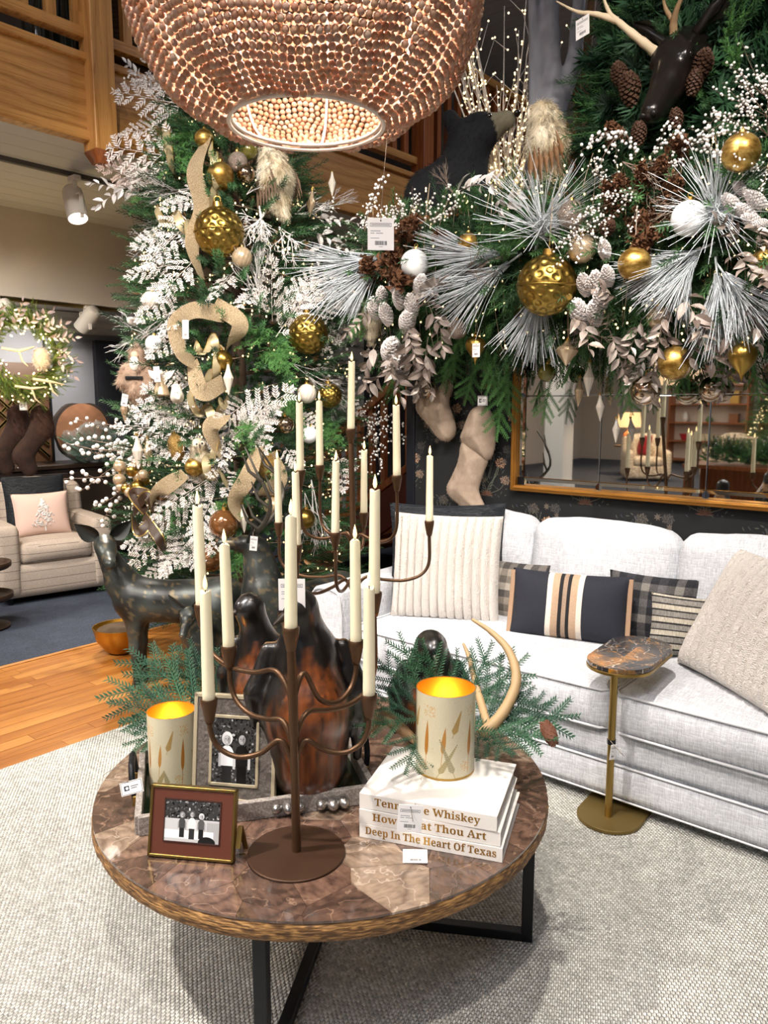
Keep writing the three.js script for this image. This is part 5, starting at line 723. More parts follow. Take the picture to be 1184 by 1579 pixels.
// pick: a decorative stem given by its foot and tip on the photographed surface
let pickSeed = 100;
const faceRoll = (o, dir, face) => { const y = dir.clone().normalize(), z = face.clone().addScaledVector(y, -face.dot(y)).normalize(), x = y.clone().cross(z); o.matrix.makeBasis(x, y, z); o.quaternion.setFromRotationMatrix(o.matrix); };
function pickAt(kind, surf, x0, y0, x1, y1, opt = {}) {
  const seed = pickSeed++; rnd = mulberry(seed); const S = SURF[surf], b = S(x0, y0, (opt.out ?? 0) - 0.05), tp = S(x1, y1, (opt.out ?? 0) + (opt.lift ?? 0.1)); let d = tp.clone().sub(b); const maxLen = (Math.hypot(x1 - x0, y1 - y0) + 10) / FOC * 5 * 1.25; if (d.length() > maxLen * 1.3) d.setLength(maxLen * 1.3);
  const sc = d.length() / LEN[kind] * (opt.k ?? 1); const names = { fern: ['fern_spray', opt.pink ? 'pale pink beige fern spray' : 'white glittered fern spray', 'spray'], bunch: ['frosted_pine_pick', 'white frosted long needle pine pick', 'pine pick'], star: ['frosted_pine_pick', 'star shaped frosted pine pick', 'pine pick'], berry: ['berry_spray', 'white berry spray', 'berry spray'], rust: ['dried_flower_cluster', 'rust brown dried flower cluster', 'dried flower'], cone: ['pine_cone', 'brown open pine cone', 'pine cone'], frostCone: ['frosted_pine_cone', 'white frosted pine cone', 'pine cone'], twig: ['twig_spray', 'silvery bare twig spray', 'twig spray'], coral: ['twig_spray', 'white coral like twig', 'twig spray'], cedar: ['cedar_sprig', 'bright green cedar sprig', 'greenery'], fir: ['fir_branch', 'hanging green fir branch', 'fir branch'], taupe: ['leaf_stem', 'taupe metallic leaf stem', 'leaf stem'], silver: ['leaf_stem', 'silver frosted leaf stem', 'leaf stem'] }[kind];
  const o = new THREE.Group(); o.name = numbered(names[0]); scene.add(o); o.position.copy(b); faceRoll(o, d, TO_CAM.clone().add(V(rr(-0.5, 0.5), rr(-0.1, 0.6), rr(-0.5, 0.5)))); o.scale.setScalar(sc);
  const i = seed; switch (kind) {
    case 'fern': part('fronds', G.fern[i % 4], opt.pink ? M.fernPink : M.fern, o); break; case 'bunch': part('needles', G.bunch[i % 3], M.frostNeedle, o); break; case 'star': part('needles', G.star[i % 2], M.frostNeedle, o); break;
    case 'berry': { const [s, bb] = G.berry[i % 3]; part('stems', s, M.berryStem, o); part('berries', bb, M.berry, o); break; }
    case 'rust': part('petals', G.rust[i % 2], M.rust, o); break; case 'cone': part('scales', G.cone[i % 2], M.cone, o); break; case 'frostCone': part('scales', G.frostCone[i % 2], M.coneFrost, o); break;
    case 'twig': part('twigs', G.twig[i % 3], opt.brown ? M.twigBrown : M.twig, o); break; case 'coral': part('twigs', G.coral[i % 2], M.coral, o); break; case 'cedar': part('leaves', G.cedar[i % 3], M.cedar, o); break;
    case 'fir': part('needles', firs[i % 3], M.firLight, o); break; case 'taupe': leafStem(o, i, M.taupeLeaf, 0.38, opt.n ?? 12, opt.leaf ?? 0.075); break; case 'silver': leafStem(o, i, M.silverLeaf, 0.38, opt.n ?? 12); break;
  }
  const where = surf === 't' ? 'on the tree' : 'in the garland'; later(o, names[1], (x0 + x1) / 2, (y0 + y1) / 2, names[2], names[1] + 's ' + where); return o;
}
// ornaments
const capGeo = new THREE.CylinderGeometry(0.2, 0.22, 0.2, 12).translate(0, 1.06, 0), loopGeo = new THREE.TorusGeometry(0.13, 0.03, 6, 16).translate(0, 1.26, 0);
const ballGeo = new THREE.SphereGeometry(1, 36, 26);
const dimpleGeo = (() => { const g = new THREE.SphereGeometry(1, 150, 110), p = g.attributes.position, c = []; const n = 120; for (let i = 0; i < n; i++) { const y = 1 - 2 * (i + 0.5) / n, r = Math.sqrt(1 - y * y), a = i * 2.39996; c.push(V(Math.cos(a) * r, y, Math.sin(a) * r)); } const v = V(); for (let i = 0; i < p.count; i++) { v.fromBufferAttribute(p, i).normalize(); let m = 9; for (const q of c) { const d = (v.x - q.x) ** 2 + (v.y - q.y) ** 2 + (v.z - q.z) ** 2; if (d < m) m = d; } m = Math.sqrt(m); const k = 1 - 0.042 * (1 - sstep(0.06, 0.14, m)); v.multiplyScalar(k); p.setXYZ(i, v.x, v.y, v.z); } g.computeVertexNormals(); return g; })();
const seamGeo = new THREE.TorusGeometry(1.0, 0.035, 8, 64).rotateX(Math.PI / 2);
const ribBallGeo = (() => { const g = new THREE.SphereGeometry(1, 72, 24), p = g.attributes.position; for (let i = 0; i < p.count; i++) { const a = Math.atan2(p.getZ(i), p.getX(i)), k = 1 - 0.05 * (0.5 + 0.5 * Math.cos(a * 14 + p.getY(i) * 5)); p.setXYZ(i, p.getX(i) * k, p.getY(i), p.getZ(i) * k); } g.computeVertexNormals(); return g; })();
const facet = (pr, n) => { const g = lathe(pr, n).toNonIndexed(); g.computeVertexNormals(); return g; };
const finialGeo = facet([[0, -2.3], [0.1, -2.1], [0.55, -0.5], [0.62, -0.2], [0.5, 0.1], [0.34, 0.5], [0.2, 1.0], [0.12, 1.5], [0, 1.55]], 10);
const dropGeo = lathe([[0, -1.75], [0.06, -1.5], [0.2, -1.15], [0.55, -0.72], [0.9, -0.2], [1.0, 0.2], [0.88, 0.6], [0.55, 0.9], [0.2, 1.0], [0, 1.0]], 40);
const diamondGeo = facet([[0, -1.2], [0.25, -0.9], [0.8, -0.2], [1.0, 0.1], [0.9, 0.35], [0.35, 0.7], [0.2, 0.95], [0, 1.0]], 16);
const eggGeo = new THREE.SphereGeometry(1, 30, 24).scale(0.8, 1.25, 0.8);
const ORN = { gold: [ballGeo, 'goldLeaf', 'gold leaf ball ornament'], satin: [ballGeo, 'goldSatin', 'satin gold ball ornament'], hammered: [dimpleGeo, 'gold', 'hammered gold ball'], white: [ballGeo, 'whiteBall', 'white ball ornament'], pearl: [ribBallGeo, 'pearl', 'ribbed pearl ball ornament'], champagne: [ballGeo, 'champagne', 'champagne ball ornament'], filigree: [ribBallGeo, 'champagne', 'ribbed champagne ball ornament'], glitter: [ballGeo, 'glitter', 'glittered rosy silver ball'], glitterGold: [eggGeo, 'glitterGold', 'gold glitter egg ornament'], mercury: [ballGeo, 'mercury', 'mirror bright mercury ball'], amber: [ballGeo, 'amber', 'amber mercury glass ball'], mint: [ballGeo, 'mint', 'pale mint ball ornament'], olive: [ballGeo, 'olive', 'olive green glass ball'], finial: [finialGeo, 'pearl', 'pearl faceted finial ornament'], finialGold: [finialGeo, 'champagne', 'champagne faceted finial ornament'], drop: [dropGeo, 'goldSatin', 'satin gold drop ornament'], diamond: [diamondGeo, 'champagne', 'bronze pleated diamond ornament'] };
function orn(kind, surf, px, py, rpx, opt = {}) {
  const [g, m, desc] = ORN[kind], p = SURF[surf](px, py, (opt.out ?? 0.06)); const t = toPx(p)[2], r = rpx * t / FOC; const o = thing('ornament', '', 'ornament', p, 0); o.name = numbered(kind === 'finial' || kind === 'finialGold' ? 'finial_ornament' : kind === 'drop' ? 'drop_ornament' : 'ball_ornament'); o.rotation.set(rr(-0.15, 0.15), pickSeed * 1.3, rr(-0.15, 0.15)); o.scale.setScalar(r);
  part('body', g, M[m], o); const top = { finial: 0.5, finialGold: 0.5, glitterGold: 0.24 }[kind] ?? 0; const cp = part('cap', capGeo, M.capGold, o); cp.position.y = top; const lp = part('hanging_loop', loopGeo, M.capGold, o); lp.position.y = top; if (kind === 'hammered') part('seam_band', seamGeo, M.gold, o);
  if (opt.hang) part('ribbon_hanger', new THREE.CylinderGeometry(0.03, 0.03, opt.hang / r, 5).translate(0, 1.3 + top + opt.hang / r / 2, 0), M.string, o);
  pickSeed++; later(o, opt.desc || desc, px, py, 'ornament', desc + 's'); if (opt.mark) { mark(px, py, opt.mark); } return o;
}
function sprigs(name, n, mat, parent, fn, kinds = G.sprig) { const per = kinds.map(() => [[], []]); for (let i = 0; i < n; i++) { const [p, d, s, c] = fn(i), k = i % kinds.length; per[k][0].push(aim(p, d, s, rr(0, 6.28))); per[k][1].push(c); } kinds.forEach((g, k) => instanced(name, g, mat, per[k][0], parent, per[k][1])); }
const green = (a, b) => new THREE.Color().setRGB(...mix3(lin(a), lin(b), rnd()));
// ---------------------------------------------------------------- the Christmas tree
{
  rnd = mulberry(500); const t = thing('christmas_tree', 'tall Christmas tree packed with white ferns, ribbon and gold ornaments', 'tree', TREE);
  part('trunk', limb([V(0, 0.0, 0), V(0, 1.8, 0), V(0, 3.6, 0)], [0.06, 0.045, 0.01], 10), M.bark, t);
  for (let i = 0; i < 40; i++) { const y = 0.3 + i * 0.08, a = i * 2.4, r = treeR(y) * 0.85; part('branch', limb([V(0, y, 0), V(Math.cos(a) * r, y + 0.06, Math.sin(a) * r)], [0.012, 0.004], 5), M.bark, t); }
  sprigs('needles', 3600, M.needle, t, i => { const y = rr(0.2, 3.6), a = rr(0, 6.283), q = rr(0.45, 0.98) * treeR(y), d = V(Math.cos(a), rr(-0.2, 0.5), Math.sin(a)); return [V(Math.cos(a) * q, y, Math.sin(a) * q), d, rr(0.8, 1.35), green(0x16301e, 0x3e6a3a)]; });
  // warm filler of brown leaves deep in the tree
  sprigs('brown_filler', 900, std(0xffffff, 0.6, { side: THREE.DoubleSide, metalness: 0.15 }), t, i => { const y = rr(0.4, 3.2), a = rr(0, 6.283), q = rr(0.6, 0.95) * treeR(y); return [V(Math.cos(a) * q, y, Math.sin(a) * q), V(Math.cos(a) + rr(-0.5, 0.5), rr(-0.6, 0.6), Math.sin(a) + rr(-0.5, 0.5)), rr(0.04, 0.08), green(0x5a3a26, 0xb08a5c)]; }, [leafGeo]);
  mark(338, 358, 'large hammered gold ball'); mark(430, 290, 'fur owl'); mark(475, 515, 'half hidden gold ball'); mark(175, 850, 'doe statue'); mark(345, 808, 'amber glass ball'); mark(215, 575, 'fur coated ornament'); mark(115, 320, 'glowing track light'); mark(470, 180, 'bead chandelier'); mark(430, 830, 'stag head'); mark(352, 600, 'pearl finial'); mark(85, 800, 'pinstriped armchair'); mark(540, 600, 'tallest candle'); mark(130, 495, 'alcove track light'); mark(410, 718, 'gold glitter egg'); mark(232, 463, 'pearl ball by the alcove'); mark(150, 180, 'balcony post');
}
[[300, 165, 178, 150], [250, 195, 185, 215], [290, 245, 165, 240], [265, 262, 185, 290], [300, 335, 225, 420], [285, 365, 205, 385], [275, 405, 195, 435], [270, 430, 220, 505], [300, 400, 245, 470], [425, 520, 490, 430], [430, 505, 530, 470], [420, 495, 405, 395], [445, 520, 545, 515], [440, 480, 485, 415], [330, 645, 205, 640], [300, 655, 215, 605], [290, 668, 182, 662], [350, 695, 250, 705], [330, 605, 285, 632], [365, 668, 445, 588], [360, 675, 432, 620], [398, 605, 420, 700], [355, 652, 345, 722], [345, 700, 328, 742], [345, 722, 258, 782], [322, 740, 240, 805], [330, 762, 300, 838], [300, 772, 225, 835], [285, 800, 205, 872], [300, 822, 252, 895], [312, 800, 312, 885], [255, 822, 190, 852], [300, 845, 250, 885], [310, 135, 205, 135], [320, 300, 250, 330], [360, 420, 330, 470], [450, 470, 520, 430], [255, 300, 195, 270], [300, 470, 250, 520], [290, 500, 235, 560], [260, 690, 200, 720], [380, 620, 330, 660], [440, 690, 470, 730], [450, 640, 500, 660], [520, 600, 560, 640], [480, 480, 540, 450], [410, 440, 370, 480], [350, 800, 330, 860], [270, 860, 220, 900], [380, 730, 345, 770], [300, 590, 240, 585], [520, 700, 540, 760], [500, 520, 560, 520], [280, 150, 230, 175]].forEach(a => pickAt('fern', 't', ...a, { out: 0.02 }));
[[560, 545, 612, 500], [570, 562, 625, 545], [555, 525, 578, 470], [240, 290, 150, 262]].forEach(a => pickAt('fern', 't', ...a, { pink: true }));
[[300, 315, 190, 345], [300, 352, 180, 400], [410, 480, 350, 355], [400, 482, 372, 365], [265, 480, 185, 562], [250, 500, 160, 552], [450, 560, 545, 602], [470, 572, 548, 645], [480, 740, 502, 865], [470, 760, 492, 845], [500, 320, 560, 290], [300, 290, 205, 310], [380, 300, 430, 250]].forEach(a => pickAt('twig', 't', ...a, { out: 0.04 }));
[[410, 325, 392, 392], [430, 350, 455, 402], [400, 318, 432, 395], [455, 330, 520, 300]].forEach(a => pickAt('coral', 't', ...a));
[[470, 350, 560, 405], [480, 335, 575, 365], [245, 150, 192, 100], [225, 292, 142, 300], [225, 272, 152, 325], [470, 380, 530, 430]].forEach(a => pickAt('silver', 't', ...a));
[[300, 200, 255, 245], [295, 225, 288, 282], [275, 180, 225, 190], [420, 505, 365, 540], [438, 512, 428, 588], [405, 540, 445, 565], [400, 640, 368, 695], [402, 660, 395, 712], [285, 740, 262, 815], [250, 300, 205, 332], [332, 770, 352, 800], [440, 600, 470, 660], [500, 640, 520, 700], [380, 850, 350, 890]].forEach(a => pickAt('cedar', 't', ...a, { out: 0.02 }));
[[270, 130, 195, 92], [220, 690, 120, 735], [230, 720, 150, 745], [225, 660, 165, 640], [545, 470, 615, 500], [560, 640, 625, 680], [570, 650, 610, 720], [555, 660, 600, 620], [470, 560, 560, 540], [500, 380, 560, 330], [240, 780, 190, 800]].forEach(a => pickAt('berry', 't', ...a, { out: 0.03 }));
[['hammered', 338, 358, 38, { out: 0.08, desc: 'largest hammered gold ball on the tree' }], ['gold', 340, 272, 21], ['glitter', 367, 250, 15], ['mercury', 379, 268, 14], ['olive', 384, 232, 14], ['filigree', 373, 397, 16], ['hammered', 475, 515, 31], ['satin', 343, 556, 16], ['pearl', 473, 607, 15], ['hammered', 508, 610, 19], ['white', 477, 671, 13], ['white', 237, 530, 13], ['pearl', 232, 463, 14], ['glitterGold', 412, 718, 18], ['glitterGold', 272, 690, 17], ['amber', 345, 808, 23], ['amber', 325, 862, 20], ['finial', 352, 580, 13, { out: 0.12 }], ['finialGold', 331, 572, 11], ['finialGold', 192, 628, 11, { out: 0.1 }], ['finial', 212, 692, 14, { out: 0.1 }], ['finialGold', 228, 692, 11], ['finial', 375, 795, 12], ['finial', 512, 280, 10], ['finialGold', 480, 310, 11], ['mercury', 440, 655, 14], ['gold', 315, 215, 15], ['amber', 250, 765, 13], ['champagne', 400, 850, 15], ['satin', 470, 800, 16], ['gold', 300, 720, 15], ['champagne', 420, 780, 14]].forEach(a => orn(a[0], 't', a[1], a[2], a[3], a[4]));
// bunches of bronze gold glass grapes
{ rnd = mulberry(61); for (let i = 0; i < 16; i++) { const x = 212 + rr(-28, 22), y = 738 + rr(-26, 28); orn(i % 3 ? 'champagne' : 'satin', 't', x, y, rr(7, 10), { out: rr(0.02, 0.12), desc: 'small bronze bauble' }); } mark(215, 738, 'bronze bauble cluster'); }
// ribbons
function ribbonThing(pxs, w, mat, desc, edge, curl) {
  const o = thing('ribbon', '', 'ribbon', onTree(...pxs[0], 0.05)); const pts = pxs.map(([x, y, q]) => onTree(x, y, 0.08 + (q ?? 0)).sub(o.position)); let P = pts; const across = () => RT.clone();
  if (curl) { const c = new THREE.CatmullRomCurve3(pts), n = Math.round(c.getLength() / 0.016); P = []; for (let i = 0; i <= n; i++) { const a = i * 0.9; P.push(c.getPoint(i / n).add(UPV.clone().multiplyScalar(Math.cos(a) * curl)).add(TO_CAM.clone().multiplyScalar(Math.sin(a) * curl))); } }
  part('band', ribbonGeo(P, w, 2.2, curl ? P.length * 4 : 60), mat, o); if (edge) for (const s of [-1, 1]) { const c = new THREE.CatmullRomCurve3(P); const g = ribbonGeo(P, w * 0.12, 2.2, curl ? P.length * 4 : 60); const n = curl ? P.length * 4 : 60, p = g.attributes.position; for (let i = 0; i <= n; i++) { const t = i / n, tg = c.getTangent(t), sd = tg.clone().cross(V(Math.sin(2.2 * t), 0.2, Math.cos(2.2 * t))).normalize().multiplyScalar(s * w * 0.47), nn = tg.clone().cross(sd).normalize().multiplyScalar(0.001); for (let k = 0; k < 5; k++) { const j = i * 5 + k; p.setXYZ(j, p.getX(j) + sd.x + nn.x, p.getY(j) + sd.y + nn.y, p.getZ(j) + sd.z + nn.z); } } part('gold_edge', g, M.ribbonEdge, o); }
  const m = pxs[Math.floor(pxs.length / 2)]; later(o, desc, m[0], m[1], 'ribbon', desc + 's'); return o;
}
[[[318, 215], [300, 265, 0.06], [312, 320], [296, 380, 0.05], [312, 430]], [[345, 485], [300, 478, 0.08], [272, 500], [280, 545, 0.06], [300, 560]], [[296, 560, 0.02], [312, 605, 0.08], [345, 590]], [[348, 640], [325, 660, 0.08], [342, 702]], [[398, 690], [382, 735, 0.08], [362, 775, 0.03], [372, 800]], [[415, 700], [430, 740, 0.05], [400, 765]], [[285, 730], [250, 755, 0.08], [232, 785]], [[330, 470], [370, 500, 0.07], [350, 540]]].forEach(p => ribbonThing(p, 0.095, M.ribbonGold, 'wide champagne glitter ribbon'));
[[[325, 230], [335, 265], [325, 335]], [[300, 540], [335, 530], [330, 580], [300, 600]], [[290, 615], [330, 640], [350, 610]], [[335, 690], [320, 720], [352, 740]], [[255, 195], [262, 230], [268, 265]], [[240, 330], [290, 350], [295, 380]]].forEach(p => ribbonThing(p, 0.045, M.ribbonCream, 'curled cream ribbon with gold wire edge', true, 0.035));
[[[205, 790, 0.02], [228, 765, 0.08], [240, 790, 0.03]], [[235, 800, 0.02], [215, 820, 0.08], [205, 795, 0.03]], [[222, 795, 0.03], [245, 830, 0.06], [255, 850]], [[225, 790, 0.03], [205, 760, 0.06], [240, 760, 0.03]]].forEach(p => ribbonThing(p, 0.055, M.ribbonDark, 'dark brown bow loop with gold edges', true));
// ---------------------------------------------------------------- garland along the mirror wall
{
  rnd = mulberry(900); const t = thing('garland', 'thick evergreen garland heaped along the top of the mirror wall', 'garland', [-1.4, 2.2, -3.6]);
  part('core_branch', tube([V(-1.7, 0.0, 0), V(-0.8, 0.12, 0.02), V(0, 0.16, 0.02), V(1, 0.14, 0.02), V(2, 0.12, 0)], 0.05, 30, 8), M.bark, t);
  sprigs('needles', 2600, M.needle, t, i => { const x = rr(-1.75, 2.0), a = rr(-1.9, 1.9), k = rr(0.25, 1); const y = 0.08 + Math.sin(a) * (a > 0 ? 0.3 : 0.44) * k, z = -0.12 + Math.cos(a) * 0.32 * k; return [V(x, y, Math.max(z, -0.16)), V(rr(-0.6, 0.6), Math.sin(a) * 0.7 - 0.35, Math.max(0.15, Math.cos(a))), rr(0.8, 1.5), green(0x16321e, 0x48743f)]; });
  mark(843, 440, 'big hammered ball of the garland'); mark(639, 407, 'white ball by the long needles'); mark(740, 245, 'black bear'); mark(840, 260, 'ledge owl'); mark(1030, 130, 'black deer head'); mark(587, 361, 'dangling price tag'); mark(978, 407, 'round gold leaf ball'); mark(1062, 337, 'glossy white ball'); mark(1142, 235, 'gold ball by the berries'); mark(1041, 560, 'gold ball over the mirror'); mark(1145, 560, 'gold drop ornament'); mark(733, 540, 'gold drop over the stockings'); mark(995, 602, 'mercury glass ball'); mark(880, 332, 'glittered ball'); mark(670, 640, 'upper cream stocking'); mark(1160, 310, 'frosted cone cluster'); mark(610, 460, 'cone cluster by the tree'); mark(780, 130, 'lit twig tree'); mark(900, 460, 'cones beside the hammered ball'); mark(1095, 515, 'mint ball');
}
[[590, 395, 480, 432], [588, 405, 520, 470], [785, 405, 690, 475], [775, 392, 662, 402], [840, 430, 808, 545], [1080, 385, 972, 438], [1075, 395, 1020, 480], [1115, 420, 1178, 505], [1105, 420, 1115, 540]].forEach(a => pickAt('bunch', 'g', ...a, { out: 0.05 }));
[[830, 370, 850, 300], [1100, 345, 1110, 290]].forEach(a => pickAt('star', 'g', ...a, { out: 0.06, k: 1.25 }));
[['hammered', 843, 440, 46, { out: 0.1, desc: 'largest hammered gold ball of the garland', hang: 0.2 }], ['white', 639, 407, 22], ['gold', 721, 375, 16], ['glitter', 882, 332, 22], ['champagne', 897, 384, 22], ['gold', 978, 407, 25, { hang: 0.15, out: 0.16 }], ['white', 1062, 337, 27], ['gold', 1142, 235, 29, { out: 0.16 }], ['mint', 1095, 515, 20], ['gold', 1041, 560, 26, { hang: 0.16, out: 0.2 }], ['drop', 1145, 552, 22, { out: 0.2, hang: 0.12 }], ['mercury', 995, 602, 23, { hang: 0.3, out: 0.17 }], ['mercury', 1098, 600, 20, { out: -0.05 }], ['champagne', 1015, 490, 18], ['diamond', 874, 543, 18], ['olive', 843, 575, 14, { out: -0.02 }], ['finial', 908, 580, 14, { hang: 0.1 }], ['finialGold', 893, 600, 12], ['drop', 733, 535, 16, { hang: 0.15 }], ['glitter', 705, 508, 15], ['mercury', 655, 598, 17], ['gold', 1180, 405, 22], ['finial', 950, 660, 10, { out: -0.02, hang: 0.55 }], ['finial', 925, 625, 11, { out: 0.02, hang: 0.5 }]].forEach(a => orn(a[0], 'g', a[1], a[2], a[3], a[4]));
[[612, 455, 606, 432], [590, 470, 588, 448], [617, 475, 615, 448], [637, 488, 633, 460], [600, 500, 592, 474], [625, 510, 630, 485], [905, 455, 898, 428], [920, 455, 918, 425], [928, 478, 925, 450], [900, 505, 890, 470], [935, 400, 930, 375], [1140, 330, 1120, 305], [1165, 335, 1140, 320], [1180, 320, 1155, 300], [1175, 350, 1150, 335], [1150, 300, 1135, 285], [1184, 345, 1165, 345], [600, 555, 605, 530], [920, 500, 915, 472], [940, 440, 935, 415], [580, 490, 575, 465], [645, 455, 650, 430], [615, 580, 612, 552]].forEach(a => pickAt('frostCone', 'g', ...a, { out: 0.09, lift: 0.0, k: 1.2 }));
[[640, 505, 630, 590], [660, 520, 655, 600], [610, 520, 600, 580], [620, 540, 580, 600], [650, 440, 665, 500], [990, 490, 965, 555], [1000, 500, 1000, 565], [1010, 490, 1035, 560], [1080, 470, 1100, 560], [1070, 480, 1060, 560], [1120, 500, 1140, 580], [1160, 350, 1184, 390], [1140, 370, 1110, 330], [1130, 390, 1165, 440], [650, 470, 690, 440], [950, 460, 900, 440], [570, 480, 540, 520], [880, 480, 920, 540], [625, 500, 640, 560], [600, 540, 625, 610], [670, 480, 690, 540], [1030, 470, 1000, 540], [1050, 450, 1085, 530], [1150, 460, 1170, 540], [940, 510, 960, 580], [1010, 560, 990, 620], [1120, 560, 1100, 610], [1165, 400, 1184, 460], [660, 540, 640, 610], [580, 530, 560, 590]].forEach(a => pickAt('taupe', 'g', ...a, { out: 0.12, n: 10, leaf: 0.125 }));
[[700, 300, 780, 280], [760, 330, 820, 300], [690, 420, 660, 460], [1000, 540, 970, 600]].forEach(a => pickAt('silver', 'g', ...a, { out: 0.05 }));
[[620, 415, 600, 380], [610, 380, 640, 345], [600, 400, 620, 440], [570, 430, 560, 400], [1000, 300, 985, 255], [965, 300, 950, 275], [1030, 310, 1040, 275], [1015, 280, 1025, 250], [950, 320, 930, 285], [690, 380, 670, 360], [1010, 330, 1000, 370], [990, 345, 985, 385], [1040, 240, 1050, 215], [950, 215, 940, 195], [600, 360, 575, 350]].forEach(a => pickAt('rust', 'g', ...a, { out: 0.06 }));
[[650, 370, 620, 300], [660, 350, 690, 290], [640, 360, 600, 320], [900, 340, 880, 400], [930, 320, 905, 370], [960, 300, 900, 270], [990, 290, 930, 330], [1000, 250, 1060, 200], [1060, 230, 1150, 180], [1184, 180, 1110, 130], [1184, 150, 1130, 100], [1184, 210, 1120, 170], [1170, 200, 1080, 200], [960, 200, 940, 250], [1184, 260, 1130, 270], [620, 320, 560, 340], [560, 350, 610, 290]].forEach(a => pickAt('berry', 'g', ...a, { out: 0.12 }));
[[770, 385, 800, 360], [560, 480, 545, 530], [880, 390, 860, 350], [720, 330, 700, 300]].forEach(a => pickAt('cedar', 'g', ...a, { out: 0.05 }));
[[735, 560, 715, 625], [750, 550, 770, 620], [765, 545, 745, 600], [775, 590, 765, 680], [780, 560, 785, 640], [755, 500, 745, 580], [850, 580, 835, 655], [1075, 560, 1035, 610], [1100, 535, 1128, 600], [700, 530, 700, 590], [600, 560, 608, 625], [960, 570, 975, 640], [690, 560, 680, 600], [900, 500, 870, 590], [1050, 520, 1010, 590], [740, 470, 700, 540], [1160, 560, 1170, 620]].forEach(a => pickAt('fir', 'g', ...a, { out: 0.0, lift: 0.02 }));
[[935, 360, 938, 340], [1075, 125, 1090, 75], [1065, 150, 1075, 105], [975, 165, 968, 110], [1045, 200, 1040, 165], [985, 225, 985, 185], [960, 135, 950, 95]].forEach(a => pickAt('cone', 'g', ...a, { out: 0.08, lift: 0.04, k: 0.95 }));
[[700, 430, 760, 380], [900, 520, 960, 490], [1000, 560, 940, 580], [930, 500, 870, 540], [1080, 300, 1000, 340], [960, 250, 1060, 280], [700, 300, 660, 250]].forEach(a => pickAt('twig', 'g', ...a, { brown: true, out: 0.08 }));
// ---------------------------------------------------------------- string lights
function stringLights(label, path, n, spread, r, seed) {
  rnd = mulberry(seed); const o = thing('string_lights', label, 'string lights', path[0]); const P = path.map(p => p.clone().sub(o.position)), c = new THREE.CatmullRomCurve3(P); part('wire', new THREE.TubeGeometry(c, Math.min(600, P.length * 8), 0.0014, 4), M.wire, o);
  const ms = []; for (let i = 0; i < n; i++) { const p = c.getPoint(i / (n - 1)); ms.push(new THREE.Matrix4().compose(p.add(V(rr(-1, 1), rr(-1, 1), rr(-1, 1)).multiplyScalar(spread)), new THREE.Quaternion(), V(r, r * 1.3, r))); } instanced('bulbs', new THREE.IcosahedronGeometry(1, 1), M.bulb, ms, o); return o;
}
{
  rnd = mulberry(71); const p = []; for (let i = 0; i < 150; i++) { const y = 0.35 + i * 0.021, a = i * 0.62 + rr(-0.3, 0.3), r = treeR(y) * rr(0.84, 1.04); p.push(V(TREE.x + Math.cos(a) * r, y + rr(-0.08, 0.08), TREE.z + Math.sin(a) * r)); } stringLights('warm white fairy lights wound around the Christmas tree', p, 900, 0.035, 0.005, 5);
  const q = []; for (let i = 0; i < 90; i++) { const x = -3.05 + i * 0.036; q.push(V(x, 2.24 + 0.45 * Math.sin(i * 1.7) + rr(-0.05, 0.05), -3.42 - 0.1 * Math.abs(Math.sin(i * 1.7)) + rr(0, 0.08))); } stringLights('warm white fairy lights woven through the mirror garland', q, 420, 0.03, 0.0045, 6);
}
